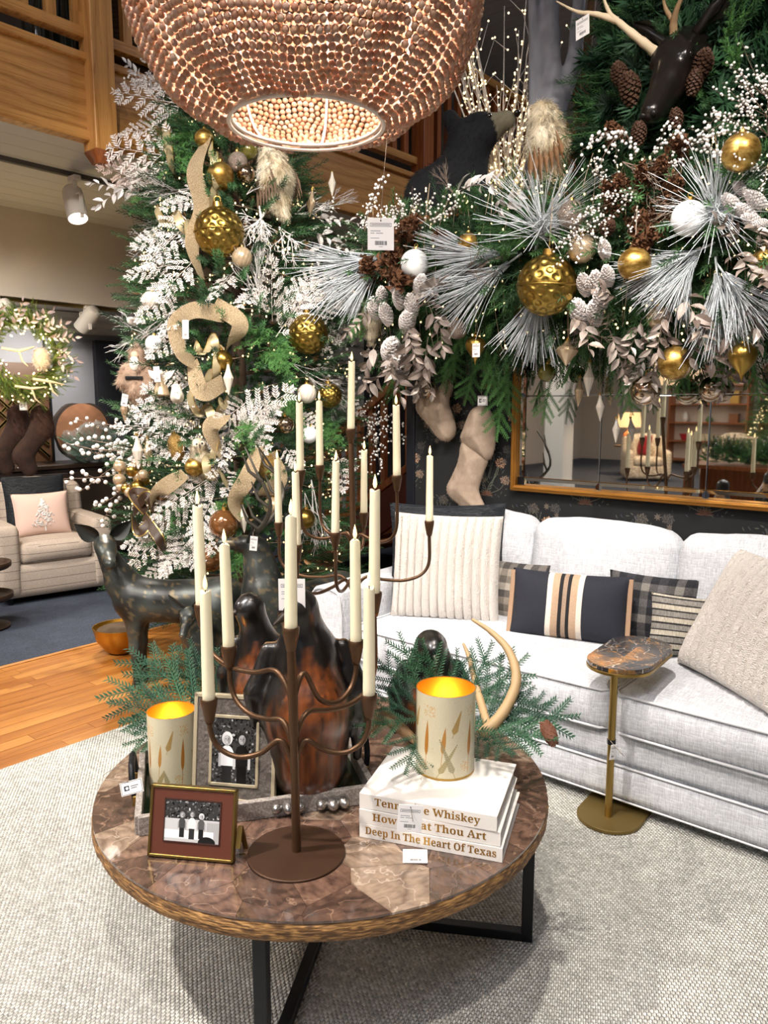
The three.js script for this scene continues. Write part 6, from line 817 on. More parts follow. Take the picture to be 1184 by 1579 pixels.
// ---------------------------------------------------------------- deer statues
const patina = (x, y, z) => { const n = fbm(x * 9 + 3, y * 9, z * 9, 4), m = fbm(x * 40, y * 40, z * 40, 2); return mix3(mix3(lin(0x20211f), lin(0x4e5450), clamp((n - 0.3) * 2, 0, 1)), lin(0x7a6a4c), m > 0.66 ? 0.5 : 0); };
function deer(label, pos, turn, s, head, opt = {}) { // head: [cx, cy, cz, muzzle dir x, y, z]
  const t = thing('deer_statue', label, 'statue', pos, turn); t.scale.setScalar(s); const [hx, hy, hz, mx, my, mz] = head; const m = V(mx, my, mz).normalize(), side = m.clone().cross(UPY).normalize(); const B = [];
  const add = (a, ra, b, rb) => B.push([...a, ra, ...b, rb]);
  add([0.2, 0.5, 0], 0.125, [-0.05, 0.49, 0], 0.115); add([-0.05, 0.49, 0], 0.115, [-0.28, 0.52, 0], 0.115); add([0.22, 0.52, 0], 0.11, [0.28, 0.6, 0], 0.085 * (opt.neck || 1)); add([0.28, 0.6, 0], 0.085 * (opt.neck || 1), [hx - m.x * 0.02, hy - 0.03, hz - m.z * 0.02], 0.05 * (opt.neck || 1));
  const hs = opt.head || 1, h = (k, dy = 0) => [hx + m.x * k * hs, hy + m.y * k * hs + dy, hz + m.z * k * hs]; const HB = [[...h(-0.01), 0.05 * hs, ...h(0.05), 0.045 * hs], [...h(0.05, -0.004), 0.042 * hs, ...h(0.12, -0.01), 0.027 * hs], [...h(0.12, -0.01), 0.027 * hs, ...h(0.165, -0.012), 0.025 * hs]]; for (const q of [-1, 1]) HB.push([hx + side.x * q * 0.034 + m.x * 0.03, hy + 0.018, hz + side.z * q * 0.034 + m.z * 0.03, 0.018, hx + side.x * q * 0.036 + m.x * 0.05, hy + 0.01, hz + side.z * q * 0.036 + m.z * 0.05, 0.014]);
  for (const q of [-1, 1]) { add([0.2, 0.42, q * 0.06], 0.058, [0.205, 0.24, q * 0.062], 0.027); add([0.205, 0.24, q * 0.062], 0.027, [0.2, 0.03, q * 0.062], 0.019); add([0.2, 0.03, q * 0.062], 0.022, [0.215, 0.012, q * 0.062], 0.02); add([-0.26, 0.46, q * 0.055], 0.09, [-0.22, 0.32, q * 0.066], 0.05); add([-0.22, 0.32, q * 0.066], 0.05, [-0.31, 0.21, q * 0.066], 0.027); add([-0.31, 0.21, q * 0.066], 0.026, [-0.29, 0.03, q * 0.066], 0.019); add([-0.29, 0.03, q * 0.066], 0.022, [-0.275, 0.012, q * 0.066], 0.02); }
  add([-0.37, 0.56, 0], 0.03, [-0.41, 0.47, 0], 0.018); const f1 = bones(B, 0.035), f2 = bones(HB, 0.014), f = (x, y, z) => smin(f1(x, y, z), f2(x, y, z), 0.016); const mane = opt.mane ? (x, y, z) => -0.012 * Math.max(0, fbm(x * 30, y * 9, z * 30, 2) - 0.35) * (x > 0.12 && y > 0.45 ? 1 : 0) : () => 0;
  const lo = [-0.46, 0, -0.22], hi = [Math.max(0.36, hx + 0.24), hy + 0.1, 0.22]; lo[2] = Math.min(lo[2], hz + Math.min(0, mz) * 0.22 - 0.08); hi[2] = Math.max(hi[2], hz + Math.max(0, mz) * 0.22 + 0.08);
  part('body', sculpt((x, y, z) => f(x, y, z) + mane(x, y, z), lo, hi, 0.0125, patina), M.statue, t);
  for (const q of [-1, 1]) { // cupped ears
    const e0 = V(hx, hy + 0.035, hz).addScaledVector(side, q * 0.03).addScaledVector(m, -0.012), ed = side.clone().multiplyScalar(q * 0.9).add(V(0, 0.62, 0)).addScaledVector(m, -0.05).normalize(); const pos = [], N = 8, L = 0.15, nf = ed.clone().cross(side.clone().multiplyScalar(q)).normalize(); const fr = m.clone().addScaledVector(ed, -m.dot(ed)).normalize(), ac = ed.clone().cross(fr); const W = u => 0.042 * Math.sin(Math.PI * Math.pow(u, 0.75)) + 0.008 * (1 - u); const pt = (u, k) => e0.clone().addScaledVector(ed, L * u).addScaledVector(ac, k * W(u)).addScaledVector(fr, k * k * W(u) * 0.7 - 0.01); for (let i = 0; i < N; i++) for (let k = -2; k < 2; k++) { const a = pt(i / N, k / 2), b = pt(i / N, (k + 1) / 2), c = pt((i + 1) / N, (k + 1) / 2), d = pt((i + 1) / N, k / 2); for (const v of [a, b, c, a, c, d]) pos.push(v.x, v.y, v.z); } const g = mergeVertices(triSoup(pos).deleteAttribute('normal')); g.computeVertexNormals(); part('ear', g, std(0x2e302d, 0.5, { metalness: 0.4, side: THREE.DoubleSide }), t);
    part('eye', new THREE.SphereGeometry(0.009, 10, 8).translate(...V(hx, hy + 0.012, hz).addScaledVector(m, 0.048).addScaledVector(side, q * 0.044).toArray()), M.eye, t);
  }
  part('nose', new THREE.SphereGeometry(0.016, 12, 8).scale(1, 0.8, 1).translate(hx + m.x * 0.183, hy + m.y * 0.183 - 0.002, hz + m.z * 0.183), std(0x5a4632, 0.4, { metalness: 0.5 }), t);
  if (opt.antlers) for (const q of [-1, 1]) { const b = V(hx, hy + 0.05, hz).addScaledVector(side, q * 0.03), o = side.clone().multiplyScalar(q), bk = m.clone().negate(); const main = [b, b.clone().addScaledVector(o, 0.09).addScaledVector(bk, 0.09).add(V(0, 0.1, 0)), b.clone().addScaledVector(o, 0.17).addScaledVector(bk, 0.13).add(V(0, 0.22, 0)), b.clone().addScaledVector(o, 0.16).addScaledVector(bk, 0.06).add(V(0, 0.36, 0)), b.clone().addScaledVector(o, 0.11).add(V(0, 0.46, 0))]; const c = new THREE.CatmullRomCurve3(main); part('antler', [limb(c.getPoints(16), Array.from({ length: 17 }, (_, i) => 0.015 - 0.0007 * i), 8), ...[0.12, 0.42, 0.66].map(u => { const p = c.getPoint(u); return limb([p, p.clone().addScaledVector(m, 0.06).add(V(0, 0.04, 0)), p.clone().addScaledVector(m, 0.09).add(V(0, 0.12, 0))], [0.011, 0.009, 0.003], 7); })], std(0x4a463e, 0.45, { metalness: 0.4 }), t); }
  return t;
}
{
  const p = onY(272, 1056, 0); deer('dark bronze doe statue standing in front of the tree', [p.x, -0.004, p.z], 220.3 * R, 0.98, [0.36, 0.81, -0.01, -0.42, -0.3, -0.85], { head: 1.2 });
  const q = onY(330, 1072, 0); deer('small bronze fawn statue between the doe and the penguins', [q.x, 0, q.z], -49.7 * R - 0.2, 0.72, [0.37, 0.72, 0.0, 0.8, -0.6, -0.1]);
  deer('bronze stag statue with shaggy neck beside the sofa arm', [-2.915, 0, -2.78], -90 * R, 0.98, [0.3, 0.86, 0.06, 0.62, 0.12, 0.78], { neck: 1.35, mane: true, antlers: true });
  const b = onY(188, 1004, 0); const t = thing('gold_bowl', 'gold planter bowl on the oak floor behind the doe', 'bowl', [b.x, -0.003, b.z]); part('bowl', lathe([[0.07, 0], [0.1, 0.02], [0.15, 0.09], [0.17, 0.17], [0.16, 0.17], [0.14, 0.09], [0.09, 0.03], [0, 0.03]], 40), std(0xb8862e, 0.35, { metalness: 0.85 }), t); part('moss', new THREE.SphereGeometry(0.15, 20, 8, 0, 6.3, 0, 1.57).scale(1, 0.25, 1).translate(0, 0.14, 0), std(0x4a3a28, 0.95), t);
}
// ---------------------------------------------------------------- furred creatures
const hairGeo = new THREE.ConeGeometry(0.5, 1, 3, 1, true).translate(0, 0.5, 0);
function furOn(parent, mesh, n, len, wid, lean, colFn, seed) {
  const r = mulberry(seed), s = new MeshSurfaceSampler(mesh); s.setRandomGenerator(r); s.build(); const p = V(), nn = V(), c = new THREE.Color(), ms = [], cs = []; const hasC = !!mesh.geometry.attributes.color;
  for (let i = 0; i < n; i++) { s.sample(p, nn, c); const d = nn.clone().multiplyScalar(0.6).add(lean).add(V(r() - 0.5, r() - 0.5, r() - 0.5).multiplyScalar(0.7)).normalize(), l = len * (0.6 + 0.8 * r()); ms.push(aim(p.clone().addScaledVector(nn, -0.002), d, V(wid, l, wid))); const k = 0.75 + 0.5 * r(), q = colFn ? colFn(p) : [c.r, c.g, c.b]; cs.push(new THREE.Color().setRGB(q[0] * k, q[1] * k, q[2] * k)); }
  return instanced('fur', hairGeo, std(0xffffff, 0.85), ms, parent, cs);
}
function owl(label, pos, turn, tilt, H, wingCol, seed) {
  const t = thing('fur_owl', label, 'figurine', pos, turn); t.rotation.set(0, turn, tilt, 'YXZ');
  const f = bones([[0, 0.2 * H, 0, 0.16 * H, 0, 0.5 * H, 0, 0.25 * H], [0, 0.5 * H, 0, 0.25 * H, 0, 0.72 * H, 0.02 * H, 0.19 * H], [0, 0.8 * H, 0.05 * H, 0.185 * H, 0, 0.84 * H, 0.06 * H, 0.17 * H], [0, 0.2 * H, -0.02 * H, 0.13 * H, 0, -0.05 * H, -0.12 * H, 0.06 * H]], 0.06 * H);
  const col = (x, y, z) => { const n = fbm(x * 20, y * 20, z * 20, 3); let c = mix3(lin(0xb7a27c), lin(0xefe6cf), clamp(n * 1.5 - 0.2, 0, 1)); if (fbm(x * 45, y * 30, z * 45, 2) > 0.6 && y > 0.5 * H) c = mix3(c, lin(0x6a5844), 0.6); return c; };
  const b = part('body', sculpt(f, [-0.34 * H, -0.16 * H, -0.34 * H], [0.34 * H, 1.08 * H, 0.34 * H], H / 34, col), M.furMat, t); furOn(t, b, 5200, 0.075 * H, 0.008 * H, V(0, -0.7, 0), null, seed);
  for (const s of [-1, 1]) { const pos = []; for (let i = 0; i < 7; i++) { const a = V(s * (0.2 + 0.012 * i) * H, (0.62 - 0.03 * i) * H, (-0.16 + 0.05 * i) * H), d = V(s * 0.06, -1, -0.3 + 0.05 * i).normalize(); bladeTo(pos, a, d, 0.46 * H, 0.075 * H, V(0, 0, 1), 0.3); const e = pos.length; } part('wing', triSoup(pos), std(wingCol, 0.7, { side: THREE.DoubleSide }), t); part('eye', new THREE.SphereGeometry(0.026 * H, 12, 10).translate(s * 0.07 * H, 0.87 * H, 0.222 * H), M.eye, t); part('face_disc', new THREE.SphereGeometry(0.075 * H, 14, 10).scale(1, 1, 0.35).translate(s * 0.072 * H, 0.86 * H, 0.205 * H), std(0xeae0cc, 0.9), t); }
  part('beak', limb([V(0, 0.84 * H, 0.22 * H), V(0, 0.81 * H, 0.26 * H), V(0, 0.77 * H, 0.262 * H)], [0.025 * H, 0.018 * H, 0.003 * H], 8), std(0x4a3c2c, 0.5), t); return t;
}
{
  const a = onTree(432, 330, -0.02); owl('cream fur owl perched high in the tree showing its back', a, YAW + Math.PI + 0.7, -0.12, 0.4, 0x5a4430, 3);
  const p = at(312, 735, 4.38); owl('small frosted grey owl nestled among the white ferns', onTree(312, 735, 0.02), YAW + 0.4, 0.1, 0.22, 0xb5aca2, 4);
  const q = onGarland(570, 500, 0.02); owl('little cream owl tucked under the frosted cones', onGarland(572, 525, 0.02), YAW - 0.1, 0, 0.22, 0xb9a37e, 6);
  const b = onZ(845, 300, -3.84); owl('fluffy owl standing on the wall ledge with golden brown wings', [b.x, LEDGE + 0.07, b.z], YAW - 2.1, -0.12, 0.42, 0x7a5632, 5);
  part('perch_foot', new THREE.CylinderGeometry(0.04, 0.06, 0.06, 10).translate(0, -0.03, 0), M.bark, scene.children[scene.children.length - 1]);
}
{ // bear
  const b = onZ(700, 300, -4.0); const t = thing('plush_bear', 'black plush bear with tan muzzle looking up from the ledge', 'plush toy', [b.x, LEDGE + 0.02, b.z], YAW);
  const f = bones([[-0.1, 0.12, 0, 0.17, 0.02, 0.2, 0, 0.15], [0.02, 0.2, 0, 0.15, 0.08, 0.38, 0.02, 0.11], [0.08, 0.42, 0.03, 0.115, 0.13, 0.45, 0.05, 0.095], [0.13, 0.44, 0.05, 0.078, 0.26, 0.49, 0.1, 0.048], [-0.01, 0.5, -0.0, 0.04, -0.025, 0.535, 0.0, 0.042], [0.1, 0.53, -0.06, 0.03, 0.1, 0.55, -0.06, 0.03], [0.12, 0.1, 0.12, 0.07, 0.14, 0.06, 0.16, 0.07]], 0.04);
  const col = (x, y, z) => x + (y - 0.46) * 0.5 > 0.19 ? lin(0x7a745e) : lin(0x0a0d12); const bd = part('body', sculpt((x, y, z) => Math.max(f(x, y, z), 0.005 - y), [-0.3, 0, -0.22], [0.32, 0.62, 0.26], 0.0125, col), M.furMat, t); furOn(t, bd, 3500, 0.022, 0.003, V(-0.3, -0.6, 0), null, 8);
  part('nose', new THREE.SphereGeometry(0.024, 12, 10).scale(0.8, 0.8, 1).translate(0.31, 0.515, 0.122), M.eye, t); for (const z of [0.125, -0.02]) part('eye', new THREE.SphereGeometry(0.017, 10, 8).translate(0.165, 0.5, z), M.eye, t); t.scale.setScalar(1.12);
}
// ---------------------------------------------------------------- mounted black deer head
M.horn = std(0x9a7e5c, 0.65); M.hornPale = std(0xcdbb9c, 0.6);
{
  const c = onZ(1048, 85, -3.62); const nose = onZ(1000, 170, -3.36); const t = thing('mounted_deer', 'glossy black deer head with antlers set in dark pine', 'wall decor', c); const X = nose.clone().sub(c).normalize(), Yv = UPY.clone().addScaledVector(X, -X.y).normalize(); basis(t, c, X, UPY.clone().addScaledVector(X, -X.y)); const L = nose.distanceTo(c);
  const f = bones([[-0.06, -0.02, 0, 0.1, 0.02, 0.0, 0, 0.092], [0.02, 0, 0, 0.09, 0.16, -0.015, 0, 0.07], [0.16, -0.015, 0, 0.066, L - 0.02, -0.02, 0, 0.046], [-0.04, -0.06, 0, 0.11, -0.12, -0.24, 0, 0.12], [0.06, -0.07, 0, 0.06, L - 0.06, -0.055, 0, 0.035], [0.06, 0.045, 0.06, 0.03, 0.09, 0.04, 0.065, 0.026], [0.06, 0.045, -0.06, 0.03, 0.09, 0.04, -0.065, 0.026]], 0.035);
  part('head', sculpt(f, [-0.26, -0.38, -0.17], [L + 0.06, 0.13, 0.17], 0.011), M.blackStatue, t);
  for (const s of [-1, 1]) { const pos = []; bladeTo(pos, V(-0.06, 0.06, s * 0.08), V(-0.45, 0.45, s * 0.8).normalize(), 0.2, 0.085, V(0.6, 0.5, 0).normalize(), 0.5); part('ear', merge([triSoup(pos), limb([V(-0.05, 0.05, s * 0.07), V(-0.1, 0.1, s * 0.15), V(-0.13, 0.14, s * 0.22)], [0.022, 0.028, 0.004], 8)]), std(0x16130f, 0.3, { metalness: 0.35, side: THREE.DoubleSide }), t); part('eye', new THREE.SphereGeometry(0.019, 14, 10).translate(0.085, 0.03, s * 0.082), M.eye, t); part('nostril', new THREE.SphereGeometry(0.014, 10, 8).scale(0.6, 1, 1).translate(L + 0.018, -0.01, s * 0.024), std(0x070605, 0.5), t); }
  t.updateMatrixWorld(); const loc = v => t.worldToLocal(v.clone()); const horn = (pxs, r0, mat) => { const pts = pxs.map(([x, y, z]) => loc(onZ(x, y, z))), cv = new THREE.CatmullRomCurve3(pts), n = 20, g = cv.getPoints(n); return limb(g, g.map((_, i) => r0 * (1 - 0.8 * i / n) * (1 + 0.08 * Math.sin(i * 2.1))), 8); };
  part('antler', merge([horn([[1012, 82, -3.62], [985, 60, -3.55], [955, 35, -3.5], [940, 20, -3.48], [925, -20, -3.46]], 0.024), horn([[952, 32, -3.5], [920, 22, -3.46], [890, 18, -3.44], [858, 2, -3.42]], 0.016)]), M.hornPale, t, 'pale antler sweeping over the ledge'); part('antler', merge([horn([[1042, 68, -3.64], [1038, 40, -3.6], [1045, 10, -3.55], [1065, -30, -3.5]], 0.024), horn([[1040, 35, -3.6], [1026, 12, -3.56], [1020, -25, -3.52]], 0.014)]), M.horn, t, 'brown ridged antler pointing up');
}
{ // dark pine standing on the ledge around the head
  rnd = mulberry(321); const base = onZ(1075, 250, -4.05); const t = thing('pine_tree', 'dark green long needled pine behind the black deer head', 'tree', [base.x, LEDGE + 0.02, base.z]); part('trunk', limb([V(0, 0, 0), V(0, 0.9, 0), V(0, 1.8, 0)], [0.05, 0.04, 0.01], 8), M.bark, t);
  const rad = y => y < 0.15 ? 0.4 : mixn(0.6, 0.34, y / 1.9); sprigs('needles', 1500, M.needle, t, i => { const y = rr(-0.05, 1.85), a = rr(0, 6.283), q = rr(0.35, 0.95) * rad(y); return [V(Math.cos(a) * q * 1.0, y, Math.sin(a) * q * 0.6), V(Math.cos(a), rr(-0.1, 0.5), Math.sin(a)), rr(0.9, 1.5), green(0x122c1c, 0x2f5c36)]; }, G.tuft); sprigs('short_needles', 900, M.needle, t, i => { const y = rr(-0.1, 1.8), a = rr(0, 6.283), q = rr(0.4, 1) * rad(y); return [V(Math.cos(a) * q, y, Math.sin(a) * q * 0.62), V(Math.cos(a), rr(-0.3, 0.4), Math.sin(a)), rr(0.8, 1.3), green(0x1a3a22, 0x4a7a3a)]; });
  [[1120, 60, 1150, 10], [1140, 110, 1120, 60]].forEach(a => pickAt('cedar', 'r', ...a, { out: 0.1 }));
}
{ // lit twig tree and plush grey trunk on the ledge
  rnd = mulberry(44); const b = onZ(778, 286, -4.5); const t = thing('lit_twig_tree', 'white birch twig tree covered in tiny warm lights', 'tree', [b.x, LEDGE + 0.02, b.z]); const g = [], ms = []; for (let i = 0; i < 34; i++) { const lean = rr(-0.42, 0.42), zl = rr(-0.3, 0.3), l = rr(0.7, 1.5), h0 = rr(0.1, 0.4); const P = u => V(RT.x * lean * u * l + zl * u * 0.4, h0 * 0.3 + l * u, RT.z * lean * u * l + zl * u); const pts = [0, 0.25, 0.5, 0.75, 1].map(u => P(u).add(V(rr(-0.02, 0.02), 0, rr(-0.02, 0.02)))); g.push(limb(pts, [0.009, 0.007, 0.005, 0.0035, 0.002], 5)); for (let k = 0; k < 16; k++) { const u = rr(0.15, 1), p = P(u); if (k < 4) { const e = p.clone().add(V(rr(-0.15, 0.15), rr(0.1, 0.25), rr(-0.1, 0.15))); g.push(limb([p, e], [0.003, 0.0015], 4)); ms.push(new THREE.Matrix4().compose(e, new THREE.Quaternion(), V(1, 1, 1).multiplyScalar(0.006))); } ms.push(new THREE.Matrix4().compose(p.add(TO_CAM.clone().multiplyScalar(0.008)), new THREE.Quaternion(), V(1, 1, 1).multiplyScalar(0.006))); } } part('twigs', g, std(0xe2ddd8, 0.8), t); instanced('bulbs', new THREE.IcosahedronGeometry(1, 1), M.bulb, ms, t);
  const b2 = onZ(848, 270, -4.15); const tr = thing('plush_tree', 'grey plush tree trunk with forked branches on the ledge', 'decoration', [b2.x, LEDGE + 0.02, b2.z], YAW); const f = bones([[0, 0, 0, 0.085, -0.005, 0.5, 0, 0.075], [-0.005, 0.5, 0, 0.075, -0.02, 0.95, 0, 0.05], [-0.02, 0.95, 0, 0.05, -0.03, 1.5, 0, 0.035], [0.02, 0.55, 0, 0.06, 0.12, 0.8, 0, 0.045], [0.12, 0.8, 0, 0.045, 0.14, 1.3, 0, 0.03], [-0.1, 0, 0.01, 0.05, -0.1, 0.55, 0.0, 0.035], [-0.1, 0.55, 0, 0.035, -0.12, 1.3, -0.02, 0.03]], 0.03); part('trunk', sculpt((x, y, z) => f(x, y, z) - 0.006 * (fbm(x * 30, y * 5, z * 30, 2) - 0.5), [-0.22, 0, -0.12], [0.22, 1.56, 0.12], 0.015, (x, y, z) => mix3(lin(0x6a6a70), lin(0xa2a2a8), fbm(x * 30, y * 12, z * 30, 3))), M.furMat, tr);
  for (const [x, r, n, y1] of [[888, 0.026, 'brown wooden pole beside the grey plush trunk', 1.5], [902, 0.03, 'twisted driftwood pole behind the ledge owl', 1.3]]) { const p = onZ(x, 250, -4.35); const o = thing('driftwood_pole', n, 'pole', [p.x, LEDGE + 0.02, p.z]); part('pole', limb([V(0, 0, 0), V(0.02, 0.4, 0), V(-0.015, 0.8, 0.01), V(0.02, y1, 0)], [r, r * 0.9, r * 0.95, r * 0.7], 9), std(0x8a6a4c, 0.8), o); }
}
// ---------------------------------------------------------------- stockings
function stocking(label, pts, rad, zc, col, cuff, seed) { // pts world x,y
  const o = pts[0]; const t = thing('stocking', label, 'stocking', [o.x, o.y, zc]); const B = []; for (let i = 0; i < pts.length - 1; i++) B.push([pts[i].x - o.x, pts[i].y - o.y, 0, rad[i], pts[i + 1].x - o.x, pts[i + 1].y - o.y, 0, rad[i + 1]]); const f = bones(B, 0.03); const xs = pts.map(p => p.x - o.x), ys = pts.map(p => p.y - o.y), m = Math.max(...rad) + 0.04;
  const sd = (x, y, z) => f(x, y, z * 2.1) / 1.6 + 0.004 * (fbm(x * 14, y * 14, z * 14, 3) - 0.5); const b = part('sock', sculpt(sd, [Math.min(...xs) - m, Math.min(...ys) - m, -0.07], [Math.max(...xs) + m, Math.max(...ys) + m, 0.07], 0.0095, (x, y, z) => mix3(lin(col[0]), lin(col[1]), fbm(x * 25, y * 25, z * 25, 3))), M.furMat, t); furOn(t, b, 2600, 0.012, 0.002, V(0, -0.8, 0), null, seed);
  if (cuff) { const c = part('cuff', sculpt((x, y, z) => bones([[cuff[0].x - o.x, cuff[0].y - o.y, 0, cuff[2], cuff[1].x - o.x, cuff[1].y - o.y, 0, cuff[3]]], 0.02)(x, y, z * 1.7) / 1.4, [-0.3, -0.3, -0.09], [0.3, 0.16, 0.09], 0.0105, (x, y, z) => mix3(lin(col[0]), lin(col[1]), 0.3 + 0.7 * fbm(x * 25, y * 25, z * 25, 3))), M.furMat, t); furOn(t, c, 1500, 0.014, 0.002, V(0, -0.8, 0), null, seed + 1); }
  part('hanging_loop', tube([V(0, rad[0] * 0.5, 0), V(0.012, rad[0] + 0.05, 0), V(0, rad[0] + 0.07, 0), V(-0.012, rad[0] + 0.05, 0), V(0, rad[0] * 0.5, 0)], 0.003, 20, 5), M.string, t); return t;
}
const zs = -3.73, S = (x, y) => onZ(x, y, zs);
// flat sewn shapes: an outline with a stuffed middle
function polyD(P, x, y) { let d = 1e9, s = 1; for (let i = 0, j = P.length - 1; i < P.length; j = i++) { const ex = P[j][0] - P[i][0], ey = P[j][1] - P[i][1], wx = x - P[i][0], wy = y - P[i][1], q = clamp((wx * ex + wy * ey) / (ex * ex + ey * ey), 0, 1), bx = wx - ex * q, by_ = wy - ey * q; d = Math.min(d, bx * bx + by_ * by_); const c1 = y >= P[i][1], c2 = y < P[j][1], c3 = ex * wy > ey * wx; if ((c1 && c2 && c3) || (!c1 && !c2 && !c3)) s = -s; } return s * Math.sqrt(d); }
function sewn(parent, name, pxs, o, fat, seed, col) { const c = new THREE.CatmullRomCurve3(pxs.map(([x, y]) => { const p = S(x, y); return V(p.x - o.x, p.y - o.y, 0); }), true), P = c.getPoints(60).slice(0, -1).map(p => [p.x, p.y]); const xs = P.map(p => p[0]), ys = P.map(p => p[1]); const m = part(name, sculpt((x, y, z) => polyD(P, x, y) + z * z * fat + 0.004 * (fbm(x * 14, y * 14, z * 14, 3) - 0.5), [Math.min(...xs) - 0.03, Math.min(...ys) - 0.03, -0.08], [Math.max(...xs) + 0.03, Math.max(...ys) + 0.03, 0.08], 0.009, (x, y, z) => mix3(lin(col[0]), lin(col[1]), fbm(x * 25, y * 25, z * 25, 3))), M.furMat, parent); furOn(parent, m, 2600, 0.011, 0.0018, V(0, -0.8, 0), null, seed); return m; }
{ const tan = [0x8e7a68, 0xc2ae9a]; const t = thing('stocking', 'cream plush stocking hanging nearest the staircase', 'stocking', S(696, 575)); sewn(t, 'sock', [[691.5,566.7],[701.4,567.8],[698.5,585.4],[696.3,603.0],[691.5,620.5],[694.2,631.5],[702.1,655.7],[701.4,668.8],[693.7,679.4],[684.9,680.5],[676.1,675.4],[663.0,657.9],[647.6,640.3],[642.1,629.3],[645.4,612.9],[663.0,603.0],[680.5,594.2],[686.7,578.8]], t.position, 22, 21, tan);
  const u = thing('stocking', 'cream plush stocking with folded cuff above the sofa back', 'stocking', S(741, 640)); sewn(u, 'sock', [[715.7,677.6],[751.9,701.8],[744.2,732.5],[737.6,756.7],[747.5,783.0],[745.3,790.1],[726.6,788.5],[706.9,776.4],[691.5,761.1],[689.8,750.1],[698.1,732.5],[706.9,710.6]], u.position, 24, 23, tan); sewn(u, 'cuff', [[731.0,628.4],[750.8,628.4],[762.9,655.7],[759.6,699.6],[753.0,709.5],[737.6,701.8],[722.3,690.8],[711.3,675.4],[715.7,660.1]], u.position, 16, 24, tan); part('hanging_loop', tube([V(0, -0.02, 0), V(0.01, 0.06, 0), V(0, 0.1, 0)], 0.003, 8, 5), M.string, u); }
priceTag(onZ(744, 618, -3.66), 0.06, 0.055, V(0.2, 0, 1), V(0, 1, 0), 'small black and white tag on the folded cuff stocking', M.tag2, onZ(742, 600, -3.68));
priceTag(onGarland(734, 540, 0.12), 0.04, 0.07, V(0.3, 0, 1), V(0, 1, 0), 'small tag tied to the gold drop over the stockings', M.tag);
priceTag(onZ(898, 42, -3.45), 0.08, 0.085, V(-0.3, 0, 1), V(-0.05, 1, 0), 'white tag hanging from the pale antler', M.tag, onZ(896, 20, -3.44));
priceTag(onTree(286, 508, 0.16), 0.035, 0.1, TO_CAM, V(0.03, 1, 0), 'narrow tag hanging by the champagne ribbon loop', M.tag, onTree(284, 485, 0.14));
priceTag(onTree(242, 577, 0.16), 0.034, 0.085, TO_CAM, V(-0.1, 1, 0), 'narrow tag hanging beside the fur coated ornament', M.tag, onTree(240, 560, 0.14));
priceTag(onTree(192, 617, 0.2), 0.036, 0.07, TO_CAM, V(0.35, 1, 0), 'narrow tag over the finial at the tree edge', M.tag, onTree(189, 598, 0.18));
priceTag(at(391, 838, 3.62), 0.035, 0.07, TO_CAM, V(0.15, 1, 0), 'narrow tag hanging below the stag muzzle', M.tag, at(393, 815, 3.7));
